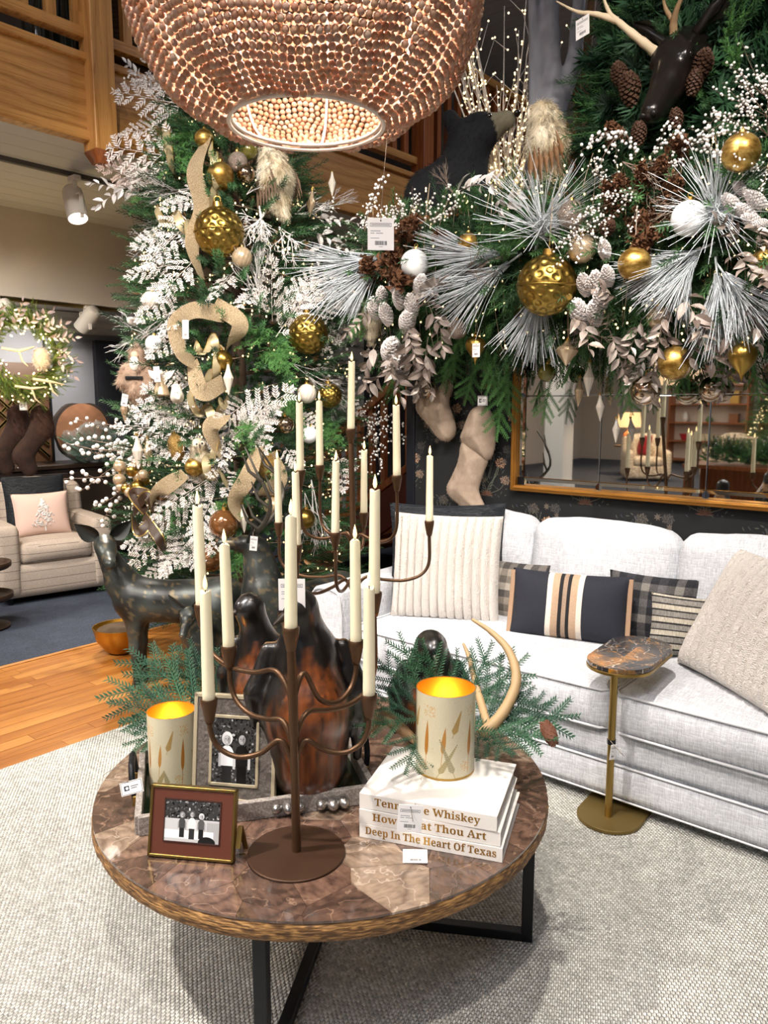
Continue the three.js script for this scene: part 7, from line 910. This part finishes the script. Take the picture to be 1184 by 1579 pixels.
{ // small figures hung on the tree
  const p = onTree(212, 575, 0.08); const t = thing('fur_figure_ornament', 'hanging figure ornament in a brown fur coat', 'ornament', p, YAW); const f = bones([[0, -0.1, 0, 0.075, 0, 0.03, 0, 0.055], [0, 0.085, 0, 0.04, 0, 0.1, 0, 0.04], [0.06, 0.02, 0.02, 0.03, 0.08, -0.06, 0.05, 0.028], [-0.06, 0.02, 0.02, 0.03, -0.08, -0.06, 0.05, 0.028], [0, 0.12, 0, 0.035, 0, 0.18, -0.02, 0.01]], 0.03); const b = part('coat', sculpt(f, [-0.13, -0.2, -0.11], [0.13, 0.2, 0.11], 0.0095, (x, y, z) => mix3(lin(0x7a5c48), lin(0xb8a08a), fbm(x * 40, y * 40, z * 40, 2))), M.furMat, t); furOn(t, b, 1800, 0.024, 0.003, V(0, -0.6, 0), null, 9); part('beard', new THREE.SphereGeometry(0.032, 14, 10).scale(0.9, 1.4, 0.7).translate(0, 0.05, 0.05), std(0xe9e2d6, 0.9), t); part('face', new THREE.SphereGeometry(0.024, 14, 10).translate(0, 0.098, 0.036), std(0xd8b49a, 0.7), t); part('belt', box(0.1, 0.018, 0.02, 0, -0.03, 0.066, 0.004), M.blackMetal, t); part('hanging_loop', tube([V(0, 0.18, -0.02), V(0.01, 0.26, -0.02), V(0, 0.28, -0.02)], 0.002, 8, 4), M.string, t);
  const q = onTree(248, 592, 0.1); const a = thing('angel_ornament', 'small cream and gold angel ornament with skirt', 'ornament', q, YAW); part('skirt', lathe([[0, -0.07], [0.055, -0.07], [0.05, -0.055], [0.03, 0], [0.016, 0.04], [0, 0.045]], 16), M.champagne, a); part('head', new THREE.SphereGeometry(0.018, 12, 10).translate(0, 0.06, 0), M.pearl, a); for (const s of [-1, 1]) { const w = part('wing', leafGeo, M.fern, a); place(w, V(s * 0.01, 0.02, -0.015), V(s * 0.8, 0.7, -0.2), 0.09); }
  const bp = onTree(204, 493, 0.14); const bd = thing('bird_ornament', 'tiny white and black bird on a twig by the alcove', 'ornament', bp, YAW - 1.2); part('body', sculpt(bones([[0, 0, 0, 0.032, 0.03, 0.012, 0, 0.022], [-0.03, 0, 0, 0.02, -0.09, 0.01, 0, 0.008]], 0.02), [-0.12, -0.05, -0.05], [0.08, 0.05, 0.05], 0.006, (x, y, z) => y > 0.012 ? lin(0x2a2622) : lin(0xeeeae4)), M.furMat, bd); part('beak', new THREE.ConeGeometry(0.006, 0.018, 6).rotateZ(-1.57).translate(0.06, 0.014, 0), M.eye, bd);
  const b2 = onTree(273, 612, 0.13); const bd2 = thing('bird_ornament', 'small champagne glass bird below the curled ribbon', 'ornament', b2, YAW + 1.9); part('body', sculpt(bones([[0, 0, 0, 0.038, 0.045, 0.05, 0, 0.025], [-0.03, 0, 0, 0.025, -0.11, -0.01, 0, 0.01]], 0.025), [-0.14, -0.06, -0.06], [0.1, 0.1, 0.06], 0.007, () => lin(0xd8cfc0)), M.furMat, bd2); part('beak', new THREE.ConeGeometry(0.006, 0.02, 6).rotateZ(-1.57).translate(0.075, 0.053, 0), M.capGold, bd2);
}
// ---------------------------------------------------------------- fir branches, antlers and cone on the coffee table
const firN = { L: 0, R: 0 };
function fir(x0, y0, t0, x1, y1, t1, group) { const a = at(x0, y0, t0), b = at(x1, y1, t1), o = new THREE.Group(); o.name = numbered('fir_branch'); scene.add(o); o.position.copy(a); faceRoll(o, b.clone().sub(a), TO_CAM.clone().multiplyScalar(0.6).add(V(0, 1, 0))); o.scale.setScalar(b.distanceTo(a) / 0.32); const k = pickSeed++; part('needles', firs[k % 3], M.fir[k % 3], o); later(o, 'green fir branch', (x0 + 2 * x1) / 3, (y0 + 2 * y1) / 3, 'fir branch', group); }
mark(265, 1140, 'small candle jar'); mark(685, 1140, 'large candle jar'); mark(665, 1010, 'small penguin'); mark(780, 1040, 'big antler'); mark(470, 1050, 'largest penguin'); mark(843, 1128, 'little pine cone'); mark(680, 1250, 'white books'); mark(400, 950, 'medium penguin'); mark(965, 1010, 'marble side table'); mark(365, 1140, 'glittery photo frame');
[[325, 1105, 2.36, 165, 1048, 2.46], [320, 1110, 2.36, 168, 1082, 2.36], [330, 1100, 2.41, 198, 1000, 2.51], [330, 1095, 2.44, 240, 1000, 2.56], [335, 1100, 2.46, 292, 985, 2.56], [320, 1115, 2.36, 185, 1110, 2.28], [300, 1115, 2.36, 190, 1150, 2.24], [335, 1110, 2.41, 335, 1000, 2.56], [360, 1100, 2.46, 385, 1010, 2.56]].forEach(a => fir(...a, 'fir branches spilling from the tray'));
[[660, 1100, 2.3, 615, 975, 2.38], [650, 1100, 2.25, 575, 1010, 2.25], [640, 1105, 2.2, 560, 1060, 2.2], [650, 1110, 2.2, 545, 1120, 2.12], [700, 1110, 2.3, 705, 1000, 2.4], [710, 1110, 2.3, 760, 990, 2.38], [715, 1110, 2.28, 815, 1010, 2.36], [720, 1120, 2.25, 825, 1060, 2.25], [725, 1120, 2.22, 893, 1105, 2.2], [725, 1125, 2.2, 860, 1140, 2.08], [720, 1130, 2.18, 795, 1165, 1.98], [650, 1120, 2.15, 625, 1195, 1.95], [690, 1110, 2.3, 650, 985, 2.28], [730, 1120, 2.24, 850, 1085, 2.2]].forEach(a => fir(...a, 'fir branches behind the white books'));
{ const o = thing('pine_cone', 'little brown pine cone hanging on the outermost fir tip', 'pine cone', at(838, 1112, 2.12)); const m = part('scales', coneGeo(9, 0.066, 0.015, 80, 0.45), std(0x6e4632, 0.7), o); faceRoll(m, at(852, 1142, 2.1).sub(at(838, 1112, 2.12)), TO_CAM);
  const ant = (label, curves, r0, mat) => { const o = thing('shed_antler', label, 'antler', at(...curves[0][0])); const g = curves.map(([pts, r], i) => 0); part('antler', merge(curves.map((c, i) => { const pts = c.map(q => at(...q).sub(o.position)), cv = new THREE.CatmullRomCurve3(pts).getPoints(24); return limb(cv, cv.map((_, k) => r0 * (i ? 0.7 : 1) * (1 - 0.72 * Math.pow(k / 24, 1.4)) * (1 + 0.05 * Math.sin(k * 2.7))), 10); })), mat, o); };
  const bone = std(0xffffff, 0.6, { map: tex(128, 128, (u, v) => { const n = fbm(u * 4, v * 30, 3, 4); return mix3([122, 92, 58], [226, 206, 168], clamp(0.4 + (n - 0.5) * 2.4, 0, 1)); }) });
  const boneFlat = std(0xa08660, 0.6, { bumpMap: plasterTex, bumpScale: 0.004 });
  ant('curved pale antler rising in front of the sofa seat', [[[742, 1135, 2.2], [775, 1100, 2.22], [796, 1050, 2.26], [785, 1005, 2.32], [758, 975, 2.38], [728, 955, 2.42]], [[752, 1120, 2.22], [735, 1060, 2.34], [722, 1010, 2.42], [714, 992, 2.44]]], 0.019, boneFlat);
  ant('brown antler base lying beside the large penguin', [[[560, 1120, 2.2], [590, 1105, 2.22], [620, 1125, 2.2], [650, 1150, 2.15]], [[585, 1108, 2.22], [560, 1080, 2.3], [545, 1060, 2.35]]], 0.028, std(0x8a6c4a, 0.7)); }
// ---------------------------------------------------------------- the alcove behind the armchair
{
  const t = thing('sideboard', 'dark sideboard against the grey alcove wall', 'sideboard', [-7.2, -0.003, -2.9]); part('body', boxTo(-0.32, 0.2, 0.08, 0.94, -1.6, 1.9, 0.01), std(0x2b221d, 0.5), t); part('top', boxTo(-0.34, 0.22, 0.94, 0.98, -1.63, 1.93, 0.006), std(0x3a2c22, 0.4), t); for (const z of [-1.5, 1.8]) for (const x of [-0.27, 0.15]) part('leg', boxTo(x - 0.03, x + 0.03, 0, 0.09, z - 0.03, z + 0.03), std(0x2b221d, 0.5), t); for (let i = 0; i < 4; i++) part('door', boxTo(0.2, 0.215, 0.12, 0.9, -1.57 + i * 0.86, -0.74 + i * 0.86, 0.005), std(0x33281f, 0.5), t);
  const X = -7.1, c = onX(128, 700, X); const w = thing('wood_slice', 'round slab of wood with dark bark standing behind the armchair', 'wood slab', c); const rad = 46 / FOC * toPx(c)[2]; const sh_ = new THREE.Shape(Array.from({ length: 40 }, (_, i) => { const a = i / 40 * 6.283, r = rad * (1 + 0.05 * Math.sin(a * 3) + 0.03 * Math.sin(a * 7)); return new THREE.Vector2(Math.cos(a) * r, Math.sin(a) * r); })); part('bark_ring', new THREE.ExtrudeGeometry(sh_, { depth: 0.05, bevelEnabled: false }).rotateY(Math.PI / 2).translate(-0.025, 0, 0), std(0x241a14, 0.9), w); const ringTex = tex(256, 256, (u, v) => { const r = Math.hypot(u - 0.5, v - 0.48), n = fbm(u * 5, v * 5, 2, 3); return mix3([98, 66, 44], [150, 104, 72], clamp(0.5 + 0.4 * Math.sin((r + n * 0.05) * 160) * 0.12 + (n - 0.5), 0, 1)); }, [0.6, 0.6]); ringTex.offset.set(0.5, 0.5); const cg = new THREE.CircleGeometry(rad * 0.93, 40).rotateY(Math.PI / 2).translate(0.027, 0, 0); part('cut_face', metreUV(cg), std(0xffffff, 0.8, { map: ringTex }), w); w.position.y = 0.98 + rad * 1.02;
  // geometric gold screen
  const a = onX(-30, 700, -7.35), b = onX(86, 700, -7.35); const s = thing('geometric_screen', 'brown screen with gold diagonal strips behind the wreath', 'wall decor', [-7.45, 0.98, (a.z + b.z) / 2]); const hw = Math.abs(a.z - b.z) / 2, top = onX(60, 560, -7.4).y - 0.98; part('board', boxTo(0, 0.03, 0, top, -hw, hw, 0.004), std(0x4e3420, 0.5), s); for (let i = 0; i < 6; i++) for (const k of [-1, 1]) part('gold_strip', box(0.012, 0.9, 0.022).rotateX(k * 0.8).translate(0.036 + (k > 0 ? 0.008 : 0), Math.min(top - 0.35, 0.36 + 0.12 * (i % 3)), -hw + 0.36 + (2 * hw - 0.72) * i / 5), M.brassDull, s); part('edge_strip', boxTo(0, 0.05, 0, top, -hw - 0.02, -hw, 0.004), M.blackMetal, s);
  // panels
  const n0 = onX(155, 600, -7.3), n1 = onX(250, 600, -7.3), nt = onX(160, 524, -7.3); const np = thing('navy_panel', 'tall dark navy panel standing at the alcove wall', 'panel', [-7.42, -0.003, (n0.z + n1.z) / 2]); part('board', boxTo(0, 0.06, 0, nt.y, -Math.abs(n0.z - n1.z) / 2, Math.abs(n0.z - n1.z) / 2, 0.004), M.navyPanel, np);
  const g0 = onX(88, 600, -7.45), gt = onX(120, 526, -7.45); const gp = thing('grey_panel', 'plain grey fabric panel between wreath and navy panel', 'panel', [-7.58, -0.003, (g0.z + n0.z) / 2]); part('board', boxTo(0, 0.05, 0, gt.y, -Math.abs(g0.z - n0.z) / 2 - 0.1, Math.abs(g0.z - n0.z) / 2 + 0.05, 0.004), std(0x7e8086, 0.95, { bumpMap: plasterTex, bumpScale: 0.001 }), gp);
}
{ // lit wreath
  rnd = mulberry(88); const c = at(34, 547, 6.35); const t = thing('lit_wreath', 'evergreen wreath with bright fairy lights, antlers and a small owl', 'wreath', c, 78 * R); const R0 = 0.27; part('hoop', new THREE.TorusGeometry(R0, 0.02, 8, 40), M.bark, t);
  sprigs('needles', 900, M.needle, t, i => { const a = rr(0, 6.283), b = rr(0, 6.283), q = rr(0.02, 0.11); return [V(Math.cos(a) * (R0 + q * Math.cos(b)), Math.sin(a) * (R0 + q * Math.cos(b)), q * Math.sin(b)), V(Math.cos(a + rr(0.3, 1.2)) * 0.8 + rr(-0.4, 0.4), Math.sin(a + rr(0.3, 1.2)) * 0.8 + rr(-0.4, 0.4), rr(0, 1)), rr(0.4, 0.75), green(0x3a5a26, 0x8aa044)]; });
  const ms = []; for (let i = 0; i < 150; i++) { const a = rr(0, 6.283), q = rr(-0.11, 0.12); ms.push(new THREE.Matrix4().compose(V(Math.cos(a) * (R0 + q), Math.sin(a) * (R0 + q), rr(0.04, 0.12)), new THREE.Quaternion(), V(1, 1, 1).multiplyScalar(0.0075))); } instanced('bulbs', new THREE.IcosahedronGeometry(1, 1), M.bulb, ms, t); const l = new THREE.PointLight(0xffd88a, 1.6); l.position.copy(c).add(V(0.45, 0, 0.08)); l.castShadow = true; l.shadow.radius = 4; scene.add(l);
  for (let i = 0; i < 9; i++) { const a = [0.3, 0.7, 1.1, 1.5, 1.9, 2.4, 2.9, 3.4, 0.0][i]; const g = new THREE.Group(); g.name = 'leaf_stem'; t.add(g); const d = V(Math.cos(a - 0.7), Math.sin(a - 0.7), 0.35); place(g, V(Math.cos(a) * R0 * 0.85, Math.sin(a) * R0 * 0.85, 0.09), d, 0.75); leafStem(g, i + 300, [std(0xb7aab0, 0.5, { side: THREE.DoubleSide }), std(0x93858a, 0.5, { side: THREE.DoubleSide })], 0.3, 9, 0.09); }
  for (const [x, y, a] of [[0.02, -0.28, 0.2], [0.16, -0.22, -0.3], [-0.06, 0.02, 0.5]]) part('antler', merge([limb([V(x - 0.12, y + 0.02, 0.13), V(x, y, 0.16), V(x + 0.12, y + Math.sin(a) * 0.08, 0.15)], [0.012, 0.014, 0.005], 7), limb([V(x, y, 0.16), V(x + 0.02, y - 0.08, 0.17), V(x + 0.06, y - 0.12, 0.17)], [0.01, 0.008, 0.003], 7)]), M.hornPale, t); const ow = new THREE.SphereGeometry(0.07, 16, 12).scale(0.85, 1.25, 0.8).translate(0.12, -0.03, 0.12); const om = part('small_owl', ow, std(0xb9aca2, 0.95), t); furOn(t, om, 700, 0.03, 0.004, V(0, -0.6, 0), () => lin(0xc9beb4), 31);
}
{ const X = -6.55, P = (x, y) => onX(x, y, X), z0 = P(45, 650); const pts = [[62, 650], [55, 672], [40, 692], [34, 702], [44, 722]], mk = (label, dx, dxx) => { // brown stockings hang facing the room
    const t = thing('stocking', label, 'stocking', [X + dxx, P(62 + dx, 650).y, P(62 + dx, 650).z], 90 * R); const q = pts.map(([x, y]) => { const p = P(x + dx, y); return [-(p.z - t.position.z), p.y - t.position.y]; }); const B = []; const rad = [0.085, 0.085, 0.08, 0.085, 0.07]; for (let i = 0; i < 4; i++) B.push([q[i][0], q[i][1], 0, rad[i], q[i + 1][0], q[i + 1][1], 0, rad[i + 1]]); const f = bones(B, 0.03); const b = part('sock', sculpt((x, y, z) => f(x, y, z * 2) / 1.6, [-0.4, -0.6, -0.07], [0.25, 0.14, 0.07], 0.0125, (x, y, z) => mix3(lin(0x1c100c), lin(0x3e261c), fbm(x * 22, y * 22, z * 22, 3))), M.furMat, t); const c = part('cuff', sculpt((x, y, z) => bones([[0, 0.05, 0, 0.09, 0.01, -0.06, 0, 0.1]], 0.02)(x, y, z * 1.6) / 1.4, [-0.2, -0.24, -0.1], [0.2, 0.2, 0.1], 0.0125, (x, y, z) => mix3(lin(0x281610), lin(0x4a2e22), fbm(x * 22, y * 22, z * 22, 3))), M.furMat, t); furOn(t, b, 1500, 0.014, 0.003, V(0, -0.8, 0), null, 41); furOn(t, c, 1200, 0.02, 0.003, V(0, -0.8, 0), null, 42); part('hanging_loop', tube([V(0, 0.12, 0), V(0.01, 0.2, 0), V(0, 0.22, 0)], 0.004, 8, 5), M.string, t); };
  mk('brown plush stocking hanging below the lit wreath', 0, 0.02); mk('second brown plush stocking half hidden behind the front one', -22, -0.14); priceTag(onX(19 + 17, 626, -6.45), 0.06, 0.07, V(1, 0, 0.3), V(0, 1, 0), 'small tag hanging between wreath and brown stocking', M.tag2, onX(44, 640, -6.53)); }
{ // greenery in clear film on the sideboard
  rnd = mulberry(19); const c = onX(150, 728, -7.0); const t = thing('wrapped_greenery', 'fir greenery wrapped in clear film beside the wood slab', 'greenery', [c.x, 0.98, c.z]); sprigs('needles', 260, M.needle, t, i => { const a = rr(0, 6.283), q = rr(0, 0.22); return [V(Math.cos(a) * q * 0.6, rr(0.0, 0.2), Math.sin(a) * q), V(Math.cos(a) * 0.5, rr(0.3, 1), Math.sin(a)), rr(0.6, 1), green(0x2e5240, 0x6a8f76)]; }); const g = new THREE.IcosahedronGeometry(0.27, 12), p = g.attributes.position; for (let i = 0; i < p.count; i++) { const x = p.getX(i), y = p.getY(i), z = p.getZ(i), k = 0.85 + 0.45 * Math.abs(fbm(x * 9, y * 9, z * 9, 3) - 0.5) * 2; p.setXYZ(i, x * k * 0.7, Math.max(0.004, (y * 0.8 + 0.16) * k), z * k * 1.15); } g.computeVertexNormals(); part('clear_film', g, phys(0xf4f8f8, 0.12, { transmission: 0.92, thickness: 0, clearcoat: 1 }), t); }
// ---------------------------------------------------------------- the shop behind the photographer, seen in the mirror
{
  for (const [x, z, n] of [[-6.58, 5.05, 'white plastered column beyond the rear armchair aisle'], [-1.9, 5.6, 'white plastered column in the rear of the shop'], [1.5, 5.6, 'white plastered column near the unseen windows']]) { const g = structGroup('trim_' + (x < -5 ? 'column' : x < 0 ? 'column_middle' : 'column_end')); part('shaft', boxTo(x - 0.19, x + 0.19, 0, x < -5 ? 3.14 : 5.6, z - 0.19, z + 0.19, 0.01), std(0xe8e4dc, 0.8, { bumpMap: plasterTex, bumpScale: 0.004 }), g); part('plinth', boxTo(x - 0.23, x + 0.23, 0, 0.16, z - 0.23, z + 0.23, 0.01), M.white, g); }
  const bm = std(0xffffff, 0.9, { map: tex(256, 256, (u, v) => { const n = fbm(u * 14, v * 14, 3, 4); return mix3([168, 148, 124], [226, 212, 190], clamp(0.5 + (n - 0.5) * 2, 0, 1)); }, [0.4, 0.4]) }); armchair([-6.1, -0.004, 7.9], 150 * R, 'tan patterned armchair in the rear of the shop', bm, 0.08); armchair([-4.9, -0.004, 9.4], 190 * R, 'second tan armchair farther back in the shop', bm, 0.08);
  const g = pillowGeo(0.42, 0.42, 0.14, { n: 24 }); g.h = 0.42; pillow('throw_pillow', g, std(0x8e1620, 0.8), 'red pillow on the tan rear armchair', V(-5.98, 0.5, 7.72), V(-6.35, 0.5, 7.95), V(0.1, 1, 0.25)); const fa = V(Math.sin(150 * R), 0, Math.cos(150 * R));
  const lt = thing('lamp_table', 'small round lamp table between the rear armchairs', 'side table', [-6.9, -0.004, 8.9]); part('top', new THREE.CylinderGeometry(0.3, 0.3, 0.03, 32).translate(0, 0.62, 0), std(0x4a3524, 0.5), lt); part('column', lathe([[0, 0], [0.2, 0], [0.2, 0.02], [0.05, 0.06], [0.03, 0.3], [0.05, 0.6], [0, 0.61]], 20), std(0x4a3524, 0.5), lt);
  const lamp = thing('table_lamp', 'lit table lamp with cream drum shade in the rear', 'lamp', [-6.9, 0.631, 8.9]); part('base', lathe([[0, 0], [0.09, 0], [0.1, 0.03], [0.14, 0.14], [0.1, 0.26], [0.03, 0.32], [0.02, 0.4], [0, 0.4]], 24), std(0xb0623a, 0.35), lamp); part('lamp_shade', new THREE.CylinderGeometry(0.22, 0.27, 0.32, 36, 1, true).translate(0, 0.56, 0), phys(0xf0dcc0, 0.9, { transmission: 0.45, thickness: 0, side: THREE.DoubleSide }), lamp); part('bulb', new THREE.SphereGeometry(0.035, 12, 10).translate(0, 0.55, 0), M.bulb, lamp); const l = new THREE.PointLight(0xffd6a0, 14); l.position.set(-6.9, 0.631 + 0.55, 8.9); l.castShadow = true; l.shadow.radius = 1.6; scene.add(l);
  const ct = thing('display_table', 'dark wooden display table behind the photographer', 'table', [-2.7, -0.004, 2.9], 0.1); part('top', boxTo(-0.8, 0.8, 0.72, 0.77, -0.35, 0.35, 0.006), M.oakRed, ct); for (const x of [-0.74, 0.74]) for (const z of [-0.29, 0.29]) part('leg', boxTo(x - 0.04, x + 0.04, 0, 0.72, z - 0.04, z + 0.04), M.oakRed, ct); part('back_panel', boxTo(-0.7, 0.7, 0.2, 0.72, -0.02, 0.02), M.oakRed, ct);
  rnd = mulberry(17); const cg = thing('table_garland', 'evergreen and berry arrangement on the rear display table', 'garland', [-2.7, 0.766, 2.9]); sprigs('needles', 500, M.needle, cg, i => { const x = rr(-0.6, 0.6), a = rr(0, 3.14); return [V(x, 0.04 + Math.sin(a) * 0.12, Math.cos(a) * 0.16), V(rr(-0.6, 0.6), Math.sin(a), Math.cos(a)), rr(0.8, 1.3), green(0x1e3e22, 0x57853f)]; }); const ms = []; for (let i = 0; i < 70; i++) ms.push(new THREE.Matrix4().compose(V(rr(-0.6, 0.6), rr(0.1, 0.34), rr(-0.2, 0.2)), new THREE.Quaternion(), V(1, 1, 1).multiplyScalar(0.009))); instanced('berries', new THREE.IcosahedronGeometry(1, 1), M.berry, ms, cg);
  for (const [x, n] of [[-0.3, 'small'], [0.25, 'second small']]) { const o = thing('ball_ornament', `${n} gold ball resting in the rear table arrangement`, 'ornament', [-2.7 + x, 0.98, 3.05]); o.scale.setScalar(0.07); part('body', ballGeo, M.goldLeaf, o); part('cap', capGeo, M.capGold, o); }
  // shelves, a second tree and hanging shades at the back of the shop
  { const rk = [[-6.4, 12.7], [-4.2, 12.7]]; rk.forEach(([x, z], q) => { const s = thing('display_shelf', `tall wooden display shelf on the rear wall, ${['nearer to', 'farther from'][q]} the white column`, 'shelf', [x, -0.004, z]); for (const k of [-1, 1]) part('upright', boxTo(k * 0.95 - 0.02, k * 0.95 + 0.02, 0, 2.5, -0.22, 0.22), M.oakRed, s); for (let i = 0; i < 6; i++) part('shelf_board', boxTo(-0.93, 0.93, 0.1 + i * 0.47, 0.135 + i * 0.47, -0.22, 0.22), M.oakRed, s); part('back_board', boxTo(-0.93, 0.93, 0.05, 2.5, 0.2, 0.22), M.cream, s); });
    rnd = mulberry(55); const goods = [0xb02030, 0xd8c8a8, 0xc9a050, 0xe8e2d8, 0x5a7a4a, 0x8a5a3a]; let n = 0; rk.forEach(([x, z], q) => { for (let i = 1; i < 4; i++) for (let k = 0; k < 3; k++) { const w = rr(0.14, 0.3), h = rr(0.15, 0.36), kind = Math.floor(rnd() * 3), y = 0.131 + i * 0.47, px = x - 0.6 + k * 0.6; const o = thing(['gift_box', 'ceramic_vase', 'display_bowl'][kind], `${['red', 'tan', 'gold', 'white', 'green', 'brown'][n % 6]} ${['gift box', 'rounded vase', 'wide bowl'][kind]} ${['', 'low', 'midway', 'high'][i]} on the rear shelf ${['nearer to', 'farther from'][q]} the column, ${['one end', 'middle', 'other end'][k]}`, ['box', 'vase', 'bowl'][kind], [px, y, z]); const m = std(goods[n++ % 6], 0.5); if (kind === 0) { part('body', box(w, h, 0.2, 0, h / 2, 0, 0.008), m, o); part('lid', box(w + 0.012, 0.03, 0.212, 0, h, 0, 0.004), m, o); } else part('body', lathe(kind === 1 ? [[0, 0], [w * 0.3, 0], [w * 0.5, h * 0.35], [w * 0.36, h * 0.75], [w * 0.2, h * 0.88], [w * 0.26, h], [w * 0.22, h], [0, h * 0.7]] : [[0, 0], [w * 0.3, 0], [w * 0.32, 0.02], [w * 0.6, h * 0.5], [w * 0.57, h * 0.5], [w * 0.2, 0.05], [0, 0.05]], 20), m, o); } }); }
  { rnd = mulberry(91); const tx = thing('christmas_tree', 'second green Christmas tree in the rear of the shop', 'tree', [-3.6, -0.004, 8.2]); part('trunk', limb([V(0, 0, 0), V(0, 2.5, 0)], [0.06, 0.01], 8), M.bark, tx); sprigs('needles', 1300, M.needle, tx, i => { const y = rr(0.3, 2.5), a = rr(0, 6.283), r = (2.65 - y) * 0.36 * rr(0.4, 1); return [V(Math.cos(a) * r, y, Math.sin(a) * r), V(Math.cos(a), rr(-0.2, 0.3), Math.sin(a)), rr(1, 1.5), green(0x1e3e22, 0x4f7a3f)]; }); const ms = []; for (let i = 0; i < 260; i++) { const y = rr(0.3, 2.5), a = rr(0, 6.283), r = (2.65 - y) * 0.37; ms.push(new THREE.Matrix4().compose(V(Math.cos(a) * r, y, Math.sin(a) * r), new THREE.Quaternion(), V(1, 1, 1).multiplyScalar(0.012))); } instanced('bulbs', new THREE.IcosahedronGeometry(1, 1), M.bulb, ms, tx); }
  for (const [x, z, n] of [[-5.2, 6.9, 'nearer'], [-3.0, 10.2, 'farther']]) { const o = thing('drum_pendant', `${n} cream drum pendant lamp, out of view, lighting the rear aisle`, 'pendant lamp', [x, 2.1, z]); part('lamp_shade', new THREE.CylinderGeometry(0.45, 0.45, 0.42, 48, 1, true), phys(0xf2e2c8, 0.9, { transmission: 0.45, thickness: 0, side: THREE.DoubleSide }), o); part('cord', new THREE.CylinderGeometry(0.006, 0.006, (x < -4.6 ? 3.14 : 5.6) - 2.1, 6).translate(0, ((x < -4.6 ? 3.14 : 5.6) - 2.1) / 2, 0), M.blackMetal, o); part('bulb', new THREE.SphereGeometry(0.05, 12, 10), M.bulb, o); const l = new THREE.PointLight(0xffdcae, 26); l.position.set(x, 2.1, z); l.castShadow = true; l.shadow.radius = 2.4; scene.add(l); }  // behind the camera, out of view, placed to brighten the mirror view
  // unseen shop windows, glowing panes light the rear from the far side wall
  for (let i = 0; i < 3; i++) { const z = 6.4 + i * 2.2, g = structGroup('unseen_window_' + (i + 1)); part('frame', [boxTo(4.93, 5.0, 0.6, 0.68, z, z + 1.7), boxTo(4.93, 5.0, 2.6, 2.68, z, z + 1.7), boxTo(4.93, 5, 0.6, 2.68, z - 0.06, z), boxTo(4.93, 5, 0.6, 2.68, z + 1.7, z + 1.76)], M.white, g); part('glowing_window_glass', boxTo(4.96, 4.99, 0.68, 2.6, z, z + 1.7), new THREE.MeshStandardMaterial({ color: 0xbfd4e4, emissive: 0xbcd6f0, emissiveIntensity: 1.2 }), g); }
}
{ // things at the picture's edge: a tiered stand by the armchair, a basket upstairs
  const p = onY(-22, 968, 0); const t = thing('tiered_stand', 'dark round tiered wooden stand beside the pinstriped armchair', 'stand', [p.x, -0.003, p.z]); part('pole', lathe([[0, 0], [0.16, 0], [0.16, 0.02], [0.03, 0.05], [0.022, 0.3], [0.022, 0.7], [0, 0.72]], 20), std(0x2c1e14, 0.5), t); for (const y of [0.2, 0.42]) part('tray', lathe([[0, y], [0.17, y], [0.19, y + 0.015], [0.19, y + 0.045], [0.178, y + 0.045], [0.17, y + 0.018], [0, y + 0.018]], 32), std(0x3a281a, 0.5), t);
  const b = thing('wicker_basket', 'dark wicker basket behind the balcony rail', 'basket', [-4.95, 3.6, onX(192, 40, -4.95).z]); const rows = []; for (let i = 0; i < 22; i++) rows.push(new THREE.TorusGeometry(0.24 + 0.02 * Math.sin(i * 0.25), 0.018, 6, 40).rotateX(Math.PI / 2).translate(0, 0.02 + i * 0.033, 0)); part('woven_wall', rows, std(0x4a3626, 0.85), b); part('basket_floor', new THREE.CylinderGeometry(0.23, 0.23, 0.02, 30).translate(0, 0.011, 0), std(0x4a3626, 0.85), b);
  for (const [px, h, n] of [[60, 0.7, 'taller'], [98, 0.55, 'shorter']]) { const o = thing('bottle_vase', `${n} dark green bottle vase behind the balcony rail`, 'vase', [-5.05, 3.6, onX(px, 15, -5.05).z]); part('body', lathe([[0, 0], [0.09, 0], [0.11, 0.05], [0.11, h * 0.5], [0.05, h * 0.75], [0.04, h], [0.03, h], [0, h * 0.8]], 20), phys(0x1c2a24, 0.15, { clearcoat: 1 }), o); }
}
settleLabels();
renderer.render(scene, camera);
